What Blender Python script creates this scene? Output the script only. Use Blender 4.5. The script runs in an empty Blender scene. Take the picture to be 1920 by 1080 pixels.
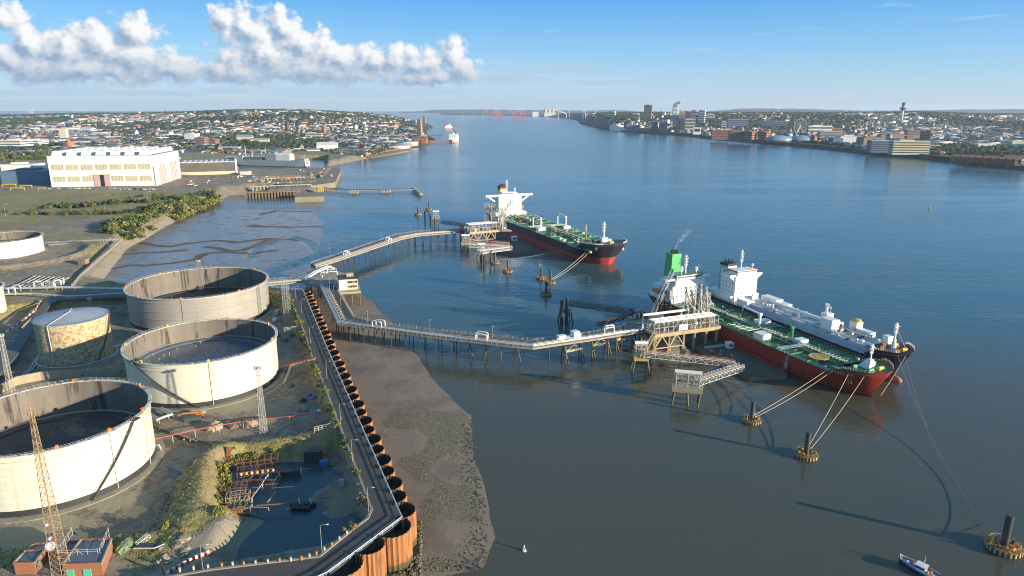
import bpy, bmesh, math, random
import numpy as np
from mathutils import Vector, Matrix
from mathutils.geometry import tessellate_polygon
R = math.radians
random.seed(7); rng = np.random.default_rng(7)
sc = bpy.context.scene
col = sc.collection
# ---------------------------------------------------------------- camera
H = 140.0; F = 1280.0; TH = math.atan(337 / F); RO = R(0.15)
cam_d = bpy.data.cameras.new('camera'); cam = bpy.data.objects.new('camera', cam_d); col.objects.link(cam)
cam_d.sensor_width = 36; cam_d.lens = 24.0; cam_d.clip_start = 1; cam_d.clip_end = 90000
cam.location = (0, 0, H)
cam.matrix_world = Matrix.Translation((0, 0, H)) @ Matrix.Rotation(R(90) - TH, 4, 'X') @ Matrix.Rotation(RO, 4, 'Z')
sc.camera = cam
sc.view_settings.view_transform = 'Standard'; sc.view_settings.look = 'None'
sc.view_settings.gamma = 1; sc.view_settings.exposure = EXPO = 0.95
sc.cycles.filter_width = 1.05; sc.cycles.volume_bounces = 1; sc.cycles.max_bounces = 6

def ray(px, py):
    u = (px - 960) / F; v = (540 - py) / F
    c, s = math.cos(RO), math.sin(RO); u, v = u * c - v * s, u * s + v * c
    return u, math.cos(TH) + v * math.sin(TH), -math.sin(TH) + v * math.cos(TH)
def P(px, py, z=0.0):                       # a point of the photograph that lies at height z
    x, y, d = ray(px, py); t = (z - H) / d
    return Vector((x * t, y * t, z))
def PY(px, py, Y):                          # a point of the photograph at distance Y ahead
    x, y, d = ray(px, py); t = Y / y
    return Vector((x * t, Y, H + d * t))
def ZAT(x, y, py):                          # height of something at (x, y) seen at row py
    lo, hi = -50., 900.
    for _ in range(40):
        z = (lo + hi) / 2
        if QQ(x, y, z)[1] > py: lo = z
        else: hi = z
    return z
def QQ(x, y, z):
    dz = z - H; f = y * math.cos(TH) - dz * math.sin(TH); v = (y * math.sin(TH) + dz * math.cos(TH)) / f; u = x / f
    c, s = math.cos(RO), -math.sin(RO); u, v = u * c - v * s, u * s + v * c
    return 960 + u * F, 540 - v * F
# ---------------------------------------------------------------- node helper
class NT:
    def __init__(s, nt): s.nt = nt; s.nt.nodes.clear()
    def n(s, t, **k):
        nd = s.nt.nodes.new(t)
        for a, b in k.items(): setattr(nd, a, b)
        return nd
    def set(s, sock, v):
        if isinstance(v, bpy.types.NodeSocket): s.nt.links.new(v, sock)
        elif v is not None: sock.default_value = v
    def m(s, op, a, b=None, c=None, clamp=False):
        nd = s.n('ShaderNodeMath', operation=op, use_clamp=clamp)
        for i, v in enumerate((a, b, c)): s.set(nd.inputs[i], v)
        return nd.outputs[0]
    def vm(s, op, a, b=None, out=0):
        nd = s.n('ShaderNodeVectorMath', operation=op)
        s.set(nd.inputs[0], a)
        if b is not None: s.set(nd.inputs[3 if op == 'SCALE' else 1], b)
        return nd.outputs[out]
    def noise(s, vec, scale, detail=4, rough=.55, out=0, dist=0, kind=None):
        nd = s.n('ShaderNodeTexNoise', noise_dimensions=kind or '3D'); s.set(nd.inputs['Vector'], vec)
        nd.inputs['Scale'].default_value = scale; nd.inputs['Detail'].default_value = detail
        nd.inputs['Roughness'].default_value = rough; nd.inputs['Distortion'].default_value = dist
        return nd.outputs[out]
    def ss(s, v, a, b, lo=0., hi=1.):
        nd = s.n('ShaderNodeMapRange', interpolation_type='SMOOTHSTEP'); s.set(nd.inputs[0], v)
        s.set(nd.inputs[1], a); s.set(nd.inputs[2], b); nd.inputs[3].default_value = lo; nd.inputs[4].default_value = hi
        return nd.outputs[0]
    def mix(s, f, a, b):
        nd = s.n('ShaderNodeMix', data_type='RGBA'); s.set(nd.inputs[0], f)
        for i, v in ((6, a), (7, b)): s.set(nd.inputs[i], (*v, 1) if isinstance(v, tuple) and len(v) == 3 else v)
        return nd.outputs[2]
    def sep(s, v):
        nd = s.n('ShaderNodeSeparateXYZ'); s.set(nd.inputs[0], v); return nd.outputs
    def comb(s, x, y, z):
        nd = s.n('ShaderNodeCombineXYZ')
        for i, v in enumerate((x, y, z)): s.set(nd.inputs[i], v)
        return nd.outputs[0]
# ---------------------------------------------------------------- sun and sky
SUN_EL = 11.5; SUN_AZ = 115.5
sd = bpy.data.lights.new('sun', 'SUN'); sd.energy = 4.6; sd.angle = R(0.5); sd.color = (1.0, .86, .66)
sun = bpy.data.objects.new('sun', sd); col.objects.link(sun)
tosun = Vector((math.sin(R(SUN_AZ)) * math.cos(R(SUN_EL)), math.cos(R(SUN_AZ)) * math.cos(R(SUN_EL)), math.sin(R(SUN_EL))))
sun.rotation_euler = tosun.to_track_quat('Z', 'Y').to_euler()
world = bpy.data.worlds.new('World'); sc.world = world; world.use_nodes = True
SKY_S = 0.11
def azel(px, py):
    x, y, d = ray(px, py); return math.degrees(math.atan2(x, y)), math.degrees(math.atan2(d, math.hypot(x, y)))
def cloud_group():
    g = bpy.data.node_groups.new('cloud_density', 'ShaderNodeTree')
    g.interface.new_socket('P', in_out='INPUT', socket_type='NodeSocketVector')
    g.interface.new_socket('D', in_out='OUTPUT', socket_type='NodeSocketFloat')
    N = NT(g); gi = N.n('NodeGroupInput'); go = N.n('NodeGroupOutput'); p = gi.outputs[0]
    # (px, py, rx px, ry px): the heaps of cumulus
    blobs = [(20,110,70,34),(70,85,52,34),(130,95,60,44),(185,78,42,36),(255,62,42,34),(245,110,80,40),(150,130,180,30),(330,130,70,26),
             (425,32,34,28),(470,52,50,40),(535,50,38,34),(500,95,90,55),(580,90,62,42),(640,110,60,36),(600,130,150,30),(440,135,70,28),
             (700,115,50,32),(745,110,40,30),(790,120,52,34),(850,100,30,34),(870,130,34,26),(800,145,110,18),(10,30,34,22)]
    acc = None
    for bx, by, rx, ry in blobs:
        a, e = azel(bx, by); s = 0.0425
        v = N.vm('SUBTRACT', p, (a, e, 0)); v = N.vm('MULTIPLY', v, (1 / (rx * s), 1 / (ry * s), 0))
        L = N.m('SUBTRACT', 1.0, N.vm('LENGTH', v, out=1))
        acc = L if acc is None else N.m('SMOOTH_MAX', acc, L, .25)
    fine = N.noise(N.vm('MULTIPLY', p, (1, 1.2, 1)), .75, 7, .6)
    wob = N.vm('ADD', p, N.vm('SCALE', N.noise(p, .9, 3, .5, out=1), .9))
    def vor(sc_):
        vo = N.n('ShaderNodeTexVoronoi', feature='F1', voronoi_dimensions='2D'); N.set(vo.inputs['Vector'], wob); vo.inputs['Scale'].default_value = sc_; return vo.outputs['Distance']
    d = N.m('ADD', N.m('MULTIPLY', acc, 1.7), N.m('MULTIPLY', N.m('SUBTRACT', fine, .5), 2.6))
    d = N.m('ADD', d, N.m('MULTIPLY', N.m('SUBTRACT', .42, vor(.85)), .85))
    d = N.m('ADD', d, N.m('MULTIPLY', N.m('SUBTRACT', .42, vor(2.3)), .34))
    N.set(go.inputs[0], d)
    return g
def build_world():
    N = NT(world.node_tree)
    tc = N.n('ShaderNodeTexCoord'); d = N.vm('NORMALIZE', tc.outputs['Generated'])
    x, y, z = N.sep(d)
    zc = N.m('MAXIMUM', z, 0.012)
    sky = N.n('ShaderNodeTexSky', sky_type='NISHITA'); sky.sun_disc = False
    sky.sun_elevation = R(SUN_EL); sky.sun_rotation = R(SUN_AZ); sky.altitude = 100; sky.air_density = 1.0; sky.dust_density = .35; sky.ozone_density = 3.0
    N.set(sky.inputs[0], N.comb(x, y, zc))
    ramp = N.n('ShaderNodeValToRGB'); N.set(ramp.inputs[0], N.m('DIVIDE', N.m('ARCSINE', z), 1.5708, clamp=True))
    cr = ramp.color_ramp; stops = [(0., (.33, .45, .56)), (.022, (.26, .42, .58)), (.05, (.15, .36, .60)), (.09, (.045, .25, .58)), (.16, (.05, .25, .52)), (.4, (.075, .22, .40)), (1., (.08, .19, .31))]
    while len(cr.elements) < len(stops): cr.elements.new(.5)
    for e, (pp_, cc_) in zip(cr.elements, stops): e.position = pp_; e.color = tuple(q / SKY_S / 1.25 for q in cc_) + (1,)
    c = N.mix(.8, sky.outputs[0], ramp.outputs[0])
    az = N.m('MULTIPLY', N.m('ARCTAN2', x, y), 57.29578); el = N.m('MULTIPLY', N.m('ARCSINE', z), 57.29578)
    p = N.comb(az, el, 0.0)
    g = cloud_group()
    def dens(v):
        nd = N.n('ShaderNodeGroup'); nd.node_tree = g; N.set(nd.inputs[0], v); return nd.outputs[0]
    d0 = dens(p); d1 = dens(N.vm('ADD', p, (.55, .45, 0)))
    mask = N.ss(d0, -.12, .72)
    lit = N.m('ADD', .52, N.m('MULTIPLY', N.m('SUBTRACT', d0, d1), .62), clamp=True)
    # flat grey base of the cloud bank
    base = N.ss(el, 1.7, 4.6)
    lit = N.m('MULTIPLY', lit, N.m('ADD', .42, N.m('MULTIPLY', base, .62)))
    mask = N.m('MULTIPLY', mask, N.ss(el, .5, 1.9))
    K = 1 / SKY_S
    cc = N.mix(lit, (.155 * K, .22 * K, .31 * K), (.52 * K, .515 * K, .51 * K))
    # low stratus streaks to the left and thin cirrus
    st = N.noise(N.vm('MULTIPLY', p, (.16, 1.5, 1)), 1.2, 5, .6)
    band = N.m('MULTIPLY', N.ss(el, .9, 1.8), N.ss(el, 4.2, 2.2)); left = N.ss(az, 15, -2)
    stm = N.m('MULTIPLY', N.m('MULTIPLY', N.ss(st, .30, .58), band), N.m('MULTIPLY', left, .85))
    c = N.mix(stm, c, (.27 * K, .37 * K, .48 * K))
    ci = N.noise(N.vm('ADD', N.vm('MULTIPLY', p, (.07, .9, 1)), N.comb(N.m('MULTIPLY', el, .3), N.m('MULTIPLY', az, -.05), 0.)), 1.4, 5, .55)
    c = N.mix(N.m('MULTIPLY', N.ss(ci, .60, .74), .22), c, (.45 * K, .52 * K, .60 * K))
    for bx, by, rx, ry, k_ in ((1060, 133, 175, 8, .5), (1110, 155, 140, 6, .45), (940, 148, 130, 15, .5), (640, 172, 420, 14, .4), (150, 172, 330, 12, .45), (880, 186, 90, 6, .3)):
        a_, e_ = azel(bx, by); vv = N.vm('MULTIPLY', N.vm('SUBTRACT', p, (a_, e_, 0)), (1 / (rx * .0425), 1 / (ry * .0425), 0)); dd_ = N.m('ADD', N.m('SUBTRACT', 1., N.vm('LENGTH', vv, out=1)), N.m('MULTIPLY', N.m('SUBTRACT', st, .5), 2.4))
        c = N.mix(N.m('MULTIPLY', N.ss(dd_, .0, .8), k_), c, (.22 * K, .30 * K, .39 * K))
    c = N.mix(N.m('MULTIPLY', mask, .97), c, cc)
    bg = N.n('ShaderNodeBackground'); N.set(bg.inputs[0], c); bg.inputs[1].default_value = SKY_S
    out = N.n('ShaderNodeOutputWorld'); N.set(out.inputs[0], bg.outputs[0])
build_world()
world.cycles.sampling_method = 'MANUAL'; world.cycles.sample_map_resolution = 128
# ---------------------------------------------------------------- mesh and object helpers
WM = {}
def key(o, M): WM[o.name] = M; return o
def tag(o, label=None, cat=None, group=None, kind=None):
    if label: o['label'] = label
    if cat: o['category'] = cat
    if group: o['group'] = group
    if kind: o['kind'] = kind
    return o
def thing(name, label, cat, loc=(0, 0, 0), rot=0., group=None):
    o = bpy.data.objects.new(name, None); col.objects.link(o); o.empty_display_size = .5
    o.location = loc; o.rotation_euler = (0, 0, rot)
    key(o, Matrix.Translation(Vector(loc)) @ Matrix.Rotation(rot, 4, 'Z'))
    return tag(o, label, cat, group)
def V(*a): return Vector(a)
class MB:
    """collects shapes in world coordinates; build() links them as ONE mesh object, local to its parent"""
    def __init__(s): s.v = []; s.f = []; s.m = []
    def add(s, vs, fs, m=0):
        b = len(s.v); s.v += [tuple(v) for v in vs]; s.f += [tuple(i + b for i in f) for f in fs]; s.m += [m] * len(fs); return s
    def box(s, c, sz, rz=0, m=0):
        cx, cy, cz = c; a, b, h = sz[0] / 2, sz[1] / 2, sz[2] / 2; cr, sr = math.cos(rz), math.sin(rz)
        vs = [(cx + x * cr - y * sr, cy + x * sr + y * cr, cz + z) for z in (-h, h) for x, y in ((-a, -b), (a, -b), (a, b), (-a, b))]
        return s.add(vs, [(3, 2, 1, 0), (4, 5, 6, 7), (0, 1, 5, 4), (1, 2, 6, 5), (2, 3, 7, 6), (3, 0, 4, 7)], m)
    def beam(s, a, b, w, h=None, m=0):
        a = Vector(a); b = Vector(b); d = b - a
        if d.length < 1e-6: return s
        h = w if h is None else h; d.normalize()
        up = V(0, 0, 1) if abs(d.z) < .98 else V(1, 0, 0)
        sx = d.cross(up).normalized() * (w / 2); sy = sx.cross(d).normalized() * (h / 2)
        vs = [p + i * sx + j * sy for p in (a, b) for i, j in ((-1, -1), (1, -1), (1, 1), (-1, 1))]
        return s.add(vs, [(0, 1, 2, 3), (7, 6, 5, 4), (0, 4, 5, 1), (1, 5, 6, 2), (2, 6, 7, 3), (3, 7, 4, 0)], m)
    def tube(s, pts, r, n=6, m=0, cap=True, r2=None):
        pts = [Vector(p) for p in pts]; k = len(pts); b = len(s.v); rings = []
        for i, p in enumerate(pts):
            d = (pts[min(i + 1, k - 1)] - pts[max(i - 1, 0)])
            d = d.normalized() if d.length > 1e-9 else V(0, 0, 1)
            up = V(0, 0, 1) if abs(d.z) < .95 else V(1, 0, 0)
            sx = d.cross(up).normalized(); sy = sx.cross(d)
            rr = r if r2 is None else r + (r2 - r) * i / (k - 1)
            rings.append([p + (sx * math.cos(2 * math.pi * j / n) + sy * math.sin(2 * math.pi * j / n)) * rr for j in range(n)])
        vs = [q for rg in rings for q in rg]
        fs = [(i * n + j, i * n + (j + 1) % n, (i + 1) * n + (j + 1) % n, (i + 1) * n + j) for i in range(k - 1) for j in range(n)]
        if cap: fs += [tuple(range(n))[::-1], tuple((k - 1) * n + j for j in range(n))]
        return s.add(vs, fs, m)
    def lathe(s, c, prof, n=48, m=0, a0=0, a1=2 * math.pi, cap=False):
        full = abs(a1 - a0 - 2 * math.pi) < 1e-6; k = n if full else n + 1
        vs = [(c[0] + r * math.cos(a0 + (a1 - a0) * j / n), c[1] + r * math.sin(a0 + (a1 - a0) * j / n), c[2] + z) for r, z in prof for j in range(k)]
        fs = []
        for i in range(len(prof) - 1):
            for j in range(n):
                j2 = (j + 1) % k; fs.append((i * k + j, i * k + j2, (i + 1) * k + j2, (i + 1) * k + j))
        return s.add(vs, fs, m)
    def prism(s, pts, z0, z1, m=0, mt=None):
        pts = [(p[0], p[1]) for p in pts]
        ar = sum(pts[i][0] * pts[(i + 1) % len(pts)][1] - pts[(i + 1) % len(pts)][0] * pts[i][1] for i in range(len(pts)))
        if ar < 0: pts = pts[::-1]
        n = len(pts); vs = [(x, y, z) for z in (z0, z1) for x, y in pts]
        s.add(vs, [(i, (i + 1) % n, n + (i + 1) % n, n + i) for i in range(n)], m)
        tri = tessellate_polygon([[Vector((x, y, 0)) for x, y in pts]])
        fs = []
        for t in tri:
            a, b, c = (Vector((*pts[i], 0)) for i in t)
            if (b - a).cross(c - a).z < 0: t = t[::-1]
            fs.append(t)
        s.add([(x, y, z1) for x, y in pts], fs, m if mt is None else mt)
        s.add([(x, y, z0) for x, y in pts], [f[::-1] for f in fs], m); return s
    def gable(s, c, sz, h, rz=0, m=0, over=.3):          # ridged roof along local x
        cx, cy, cz = c; a, b = sz[0] / 2 + over, sz[1] / 2 + over; cr, sr = math.cos(rz), math.sin(rz)
        L = [(-a, -b, 0), (a, -b, 0), (a, b, 0), (-a, b, 0), (-a, 0, h), (a, 0, h)]
        vs = [(cx + x * cr - y * sr, cy + x * sr + y * cr, cz + z) for x, y, z in L]
        return s.add(vs, [(0, 1, 5, 4), (2, 3, 4, 5), (1, 2, 5), (3, 0, 4), (3, 2, 1, 0)], m)
    def build(s, name, mats, parent=None, at=None, rot=0., smooth=False, label=None, cat=None, group=None, kind=None):
        me = bpy.data.meshes.new(name)
        if parent is not None: M = WM[parent.name]
        else: M = Matrix.Translation(Vector(at)) @ Matrix.Rotation(rot, 4, 'Z') if at is not None else Matrix.Identity(4)
        A = np.array(s.v, float).reshape(-1, 3); Mi = np.array(M.inverted())
        if len(A): A = A @ Mi[:3, :3].T + Mi[:3, 3]
        me.from_pydata(A.tolist(), [], s.f)
        if not isinstance(mats, (list, tuple)): mats = [mats]
        for q in mats: me.materials.append(q)
        if len(mats) > 1: me.polygons.foreach_set('material_index', s.m)
        if smooth: me.polygons.foreach_set('use_smooth', [True] * len(me.polygons))
        me.update()
        o = bpy.data.objects.new(name, me); col.objects.link(o)
        if parent is not None: o.parent = parent
        else: o.matrix_world = M
        key(o, M)
        return tag(o, label, cat, group, kind)
def smooth_angle(o, deg=35):
    me = o.data; me.polygons.foreach_set('use_smooth', [True] * len(me.polygons)); me.set_sharp_from_angle(angle=R(deg)); return o
def kids(o): return KID.get(o.name) if o.name in KID else [c for c in o.children]
KID = {}
def dup(o, loc=None, rz=None, scale=None, label=None, group=None, parent=None):
    c = o.copy(); col.objects.link(c); c.parent = parent
    if loc is not None: c.location = loc
    if rz is not None: c.rotation_euler = (0, 0, rz)
    if scale is not None: c.scale = (scale,) * 3 if not hasattr(scale, '__len__') else scale
    if label: c['label'] = label
    if group: c['group'] = group
    for ch in list(kids(o)): dup(ch, parent=c)
    WM[c.name] = Matrix.Translation(c.location) @ Matrix.Rotation(c.rotation_euler[2], 4, 'Z')
    return c
def freeze(o):
    KID[o.name] = list(o.children)
    for c in o.children: freeze(c)
# ---------------------------------------------------------------- materials
MATS = {}
def mat(name, c, rough=.6, var=.18, scale=.35, metal=0., bump=0., bscale=2., spot=None, spotc=(.16, .07, .03), spots=.8, streak=False, alpha=None, spec=.5, emit=None):
    if name in MATS: return MATS[name]
    m = bpy.data.materials.new(name); m.use_nodes = True; N = NT(m.node_tree); MATS[name] = m
    tc = N.n('ShaderNodeTexCoord'); v = tc.outputs['Object']
    b = N.n('ShaderNodeBsdfPrincipled'); o = N.n('ShaderNodeOutputMaterial'); N.set(o.inputs[0], b.outputs[0])
    vs = N.vm('MULTIPLY', v, (1, 1, .12)) if streak else v
    cc = c
    if var: 
        n1 = N.noise(vs, scale, 5, .6)
        cc = N.mix(n1, tuple(max(0, q * (1 - var * 1.6)) for q in c), tuple(min(1, q * (1 + var * 1.4)) for q in c))
    if spot:
        n2 = N.noise(vs, spots, 6, .65); cc = N.mix(N.ss(n2, 1 - spot - .08, 1 - spot + .06), cc, spotc)
    if name in ('tank_cream', 'tank_grey', 'tank_white'):
        ox, oy, oz = N.sep(v); bk = N.n('ShaderNodeTexBrick'); N.set(bk.inputs['Vector'], N.comb(N.m('MULTIPLY', N.m('ARCTAN2', oy, ox), 35.), oz, 0.)); bk.inputs['Scale'].default_value = 1.; bk.inputs['Brick Width'].default_value = 8.; bk.inputs['Row Height'].default_value = 2.6; bk.inputs['Mortar Size'].default_value = .07; bk.inputs['Mortar Smooth'].default_value = .5
        bk.inputs['Color1'].default_value = (1, 1, 1, 1); bk.inputs['Color2'].default_value = (.93, .925, .91, 1); bk.inputs['Mortar'].default_value = (.74, .70, .64, 1); mx = N.n('ShaderNodeMix', data_type='RGBA', blend_type='MULTIPLY'); mx.inputs[0].default_value = .85; N.set(mx.inputs[6], cc); N.set(mx.inputs[7], bk.outputs[0]); cc = mx.outputs[2]
        drip = N.noise(N.vm('MULTIPLY', v, (1, 1, .05)), .9, 4, .6); cc = N.mix(N.m('MULTIPLY', N.ss(drip, .60, .72), .30), cc, (.30, .22, .13))
    if name == 'sheet_rust':
        wp = N.n('ShaderNodeNewGeometry'); zz = N.sep(wp.outputs['Position'])[2]; cc = N.mix(N.ss(N.m('ADD', zz, N.m('MULTIPLY', N.noise(v, .5, 4), 3.)), 5.2, 3.6), cc, (.075, .07, .03)); cc = N.mix(N.m('MULTIPLY', N.ss(N.noise(N.vm('MULTIPLY', v, (1, 1, .08)), 1.1, 3), .55, .7), .6), cc, (.10, .045, .02))
    N.set(b.inputs['Base Color'], (*cc, 1) if isinstance(cc, tuple) else cc)
    b.inputs['Roughness'].default_value = rough; b.inputs['Metallic'].default_value = metal
    b.inputs['Specular IOR Level'].default_value = spec
    if emit: b.inputs['Emission Color'].default_value = (*emit, 1); b.inputs['Emission Strength'].default_value = 1
    if alpha: b.inputs['Alpha'].default_value = alpha
    if bump:
        bp = N.n('ShaderNodeBump'); bp.inputs['Strength'].default_value = bump; bp.inputs['Distance'].default_value = .3
        N.set(bp.inputs['Height'], N.noise(v, bscale, 5, .65)); N.set(b.inputs['Normal'], bp.outputs[0])
    return m
WHITE = mat('white_paint', (.74, .72, .68), .45, .06)
SHIPW = mat('ship_white', (.80, .79, .76), .4, .05, spot=.28, spotc=(.55, .42, .3), spots=.25)
CREAM = mat('tank_cream', (.66, .635, .52), .5, .08, .12, streak=True, spot=.30, spotc=(.45, .38, .26), spots=.2)
GREYP = mat('grey_steel', (.26, .26, .25), .5, .2)
DKST = mat('dark_steel', (.05, .05, .05), .55, .3)
LTST = mat('pale_steel', (.50, .48, .44), .45, .2, spot=.3, spotc=(.3, .2, .12), spots=.5)
BUFF = mat('buff_steel', (.42, .35, .24), .6, .25, spot=.36, spotc=(.2, .1, .05), spots=.6)
PIPE = mat('silver_pipe', (.55, .56, .56), .35, .15, metal=.3)
RUST = mat('rust', (.23, .095, .04), .8, .4, .6)
ORST = mat('sheet_rust', (.33, .135, .045), .75, .35, .25, spot=.35, spotc=(.14, .06, .03), spots=.35, streak=True)
REDP = mat('red_paint', (.50, .07, .04), .5, .15)
YELP = mat('yellow_paint', (.62, .40, .04), .5, .2, spot=.3)
ORAN = mat('orange_paint', (.65, .20, .03), .5, .1)
GRNP = mat('green_paint', (.05, .35, .22), .5, .1)
BRICK = mat('red_brick', (.36, .15, .08), .8, .2, 1.2, spot=.3, spotc=(.24, .1, .06), spots=3)
BLUER = mat('blue_grey_roof', (.10, .13, .17), .55, .25, .5)
CONC = mat('concrete', (.30, .27, .22), .85, .25, .25, bump=.2, spot=.35, spotc=(.16, .14, .11), spots=.3)
CONCY = mat('weathered_concrete', (.36, .31, .21), .85, .25, .25, spot=.35, spotc=(.12, .10, .07), spots=.25)
ASPH = mat('asphalt', (.080, .070, .063), .8, .25, .18, bump=.15, spot=.3, spotc=(.085, .075, .07), spots=.08)
PILE = mat('wet_pile', (.05, .045, .035), .45, .4, .6)
PILEG = mat('algae_pile', (.12, .11, .05), .6, .4, .5)
GLASS = mat('window_glass', (.03, .04, .05), .12, 0)
BLACK = mat('black_rubber', (.02, .02, .02), .6, .2)
DECKG = mat('deck_green', (.035, .16, .07), .5, .35, .3, spot=.42, spotc=(.025, .075, .045), spots=.22)
ROPE = mat('rope', (.45, .38, .25), .8, .1)
BLUEP = mat('blue_paint', (.06, .18, .42), .5, .15)
ROCK = mat('rock', (.17, .145, .10), .85, .35, .4, bump=.4)
TIMB = mat('weathered_timber', (.24, .17, .10), .85, .3, .8)
HAZE = 2.9e-5
# ---------------------------------------------------------------- polygons and distance fields
def W2(pts, z=None): return [tuple(P(p[0], p[1], p[2] if len(p) > 2 else z)[:2]) for p in pts]
def sdf(poly, X, Y, closed=True):
    """distance, positive inside"""
    poly = np.array(poly, float); n = len(poly); d2 = np.full(X.shape, 1e18); ins = np.zeros(X.shape, bool)
    for i in range(n if closed else n - 1):
        a = poly[i]; b = poly[(i + 1) % n]; e = b - a; L = max(e @ e, 1e-9)
        t = np.clip(((X - a[0]) * e[0] + (Y - a[1]) * e[1]) / L, 0, 1)
        d2 = np.minimum(d2, (X - a[0] - t * e[0]) ** 2 + (Y - a[1] - t * e[1]) ** 2)
        if closed:
            c = ((a[1] > Y) != (b[1] > Y)); den = b[1] - a[1] if abs(b[1] - a[1]) > 1e-12 else 1e-12
            ins ^= c & (X < a[0] + (Y - a[1]) * e[0] / den)
    d = np.sqrt(d2)
    return np.where(ins, d, -d) if closed else d
def vnoise(X, Y, s, seed=0, octv=4):
    r = np.random.default_rng(seed); T = r.random((256, 256)); out = 0; amp = 1; tot = 0
    for o in range(octv):
        x = X * s; y = Y * s; xi = np.floor(x).astype(int); yi = np.floor(y).astype(int); fx = x - xi; fy = y - yi
        fx = fx * fx * (3 - 2 * fx); fy = fy * fy * (3 - 2 * fy)
        g = lambda a, b: T[(xi + a) % 256, (yi + b) % 256]
        out = out + amp * ((g(0, 0) * (1 - fx) + g(1, 0) * fx) * (1 - fy) + (g(0, 1) * (1 - fx) + g(1, 1) * fx) * fy)
        tot += amp; amp *= .5; s *= 2.03
    return out / tot
ss = lambda a, b, x: (lambda t: t * t * (3 - 2 * t))(np.clip((x - a) / (b - a), 0, 1))
Z_ROAD = 12.0; Z_YARD = 4.0; Z_PIT = 1.0; Z_FIELD = 11.0; Z_TOWN = 9.0
rail_px = [(400, 1180), (613, 1080), (754, 975), (611, 650), (568, 545), (501, 539)]
road_out = W2(rail_px, Z_ROAD)
roadL_px = [(300, 1085), (400, 1068), (599, 1044), (663, 992), (690, 972), (697, 955), (640, 805), (605, 715), (587, 674), (576, 637), (555, 584), (541, 552), (501, 546)]
road_in = W2(roadL_px, Z_ROAD)
land = W2([(-900, 1400, 12), (250, 1400, 12)] + [(x, y, 12) for x, y in rail_px] + [(300, 541, 11), (182, 537, 2), (215, 500, 0), (240, 467, 0), (275, 449, 0), (300, 433, 0),
          (335, 412, 0), (375, 394, 0), (410, 378, 0), (432, 366, 0), (480, 364, 0), (530, 365, 0), (600, 366, 0), (606, 352, 0), (622, 340, 0), (638, 318, 0), (612, 322, 0), (616, 312, 0), (650, 305, 0), (690, 297, 0)]) + [(-330, 2300), (-2600, 2300), (-2600, 100)]
yard = W2([(-400, 660), (-60, 640), (30, 585), (130, 576), (235, 570), (500, 572), (533, 590), (560, 660), (575, 700), (619, 800), (560, 826), (440, 836), (392, 846), (345, 885), (322, 950), (290, 1003), (120, 1028), (-250, 1062)], Z_YARD)
pit = W2([(462, 866), (560, 868), (632, 860), (677, 978), (655, 1000), (600, 1034), (440, 1062), (463, 1014), (470, 975), (450, 960), (425, 960), (430, 880)], Z_PIT)
basin = W2([(452, 327), (612, 322), (612, 298), (430, 300)], 0)
tankE_c = P(18, 480, 11)
slip = W2([(480, 362), (606, 352), (600, 366)], 0)
def ground_h(X, Y):
    d = sdf(land, X, Y)
    near = ss(520, 470, Y)
    base = Z_FIELD + (8.5 - Z_FIELD) * near + (vnoise(X, Y, .02, 1) - .5) * 2.2 * ss(480, 560, Y)
    # rough mound strips in the field
    base = base + 2.2 * np.maximum(0, vnoise(X, Y, .012, 5, 2) - .55) * ss(560, 640, Y) * 4
    dr = sdf(list(road_out) + list(road_in)[::-1], X, Y)
    base = np.where(dr > -1.5, 11.2, base)
    crest = sdf(W2([(640, 806), (560, 824), (450, 838), (402, 856), (378, 905), (362, 960), (322, 1020)], 8.5), X, Y, False); base = np.where(dr < -1.5, np.maximum(base, 9.4 - .12 * crest ** 1.3), base)
    dy = sdf(yard, X, Y); h = base + (Z_YARD - base) * ss(-4.5, 0, dy)
    dp = sdf(pit, X, Y); h = h + (Z_PIT + (vnoise(X, Y, .05, 61, 3) - .52) * 1.7 - h) * ss(-8.5, .5, dp)
    # crest of the bund round the pit
    crest = sdf(W2([(640, 806), (560, 824), (450, 838), (402, 856), (378, 905), (362, 960), (322, 1020)], 8.5), X, Y, False)
    # ramp down to the pond
    ramp = sdf(W2([(310, 1078, 8.5), (400, 1020, 5.5), (470, 985, 3), (520, 960, 1.2)]), X, Y, False)
    # earth bund round the far white tank
    de = np.hypot(X - tankE_c[0], Y - tankE_c[1])
    h = h + 3.5 * np.exp(-((de - 62) / 5.) ** 2) * ss(470, 520, Y) * (dy < -8)
    steep = ss(545, 500, Y)
    edge = np.where(Y < 522, np.clip((d - .5) * 5, -12, 30), np.clip(d * .62 + (vnoise(X, Y, .15, 9) - .5) * 1.5, -6, 30))
    h = np.minimum(h, np.where(d > 0, edge, d * .6))
    for bnd, zb in (([(488, 339), (592, 336), (602, 344), (478, 348)], 3.), ([(468, 354), (585, 350), (592, 357), (460, 361)], 2.)): sb_ = sdf(W2(bnd, zb), X, Y); h = h + (np.minimum(zb, h) - h) * ss(-4, 1, sb_)
    db = sdf(basin, X, Y); h = np.where(db > 0, np.minimum(h, -3), h)
    rough = (vnoise(X, Y, .25, 3) - .5) * .8 * (1 - ss(-1, 1.5, dy)) * (dr < -1) + (vnoise(X, Y, .6, 4, 2) - .5) * .3
    return h + np.where(d > 2, rough, 0), d, dy, dp, dr, de, ramp
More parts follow.
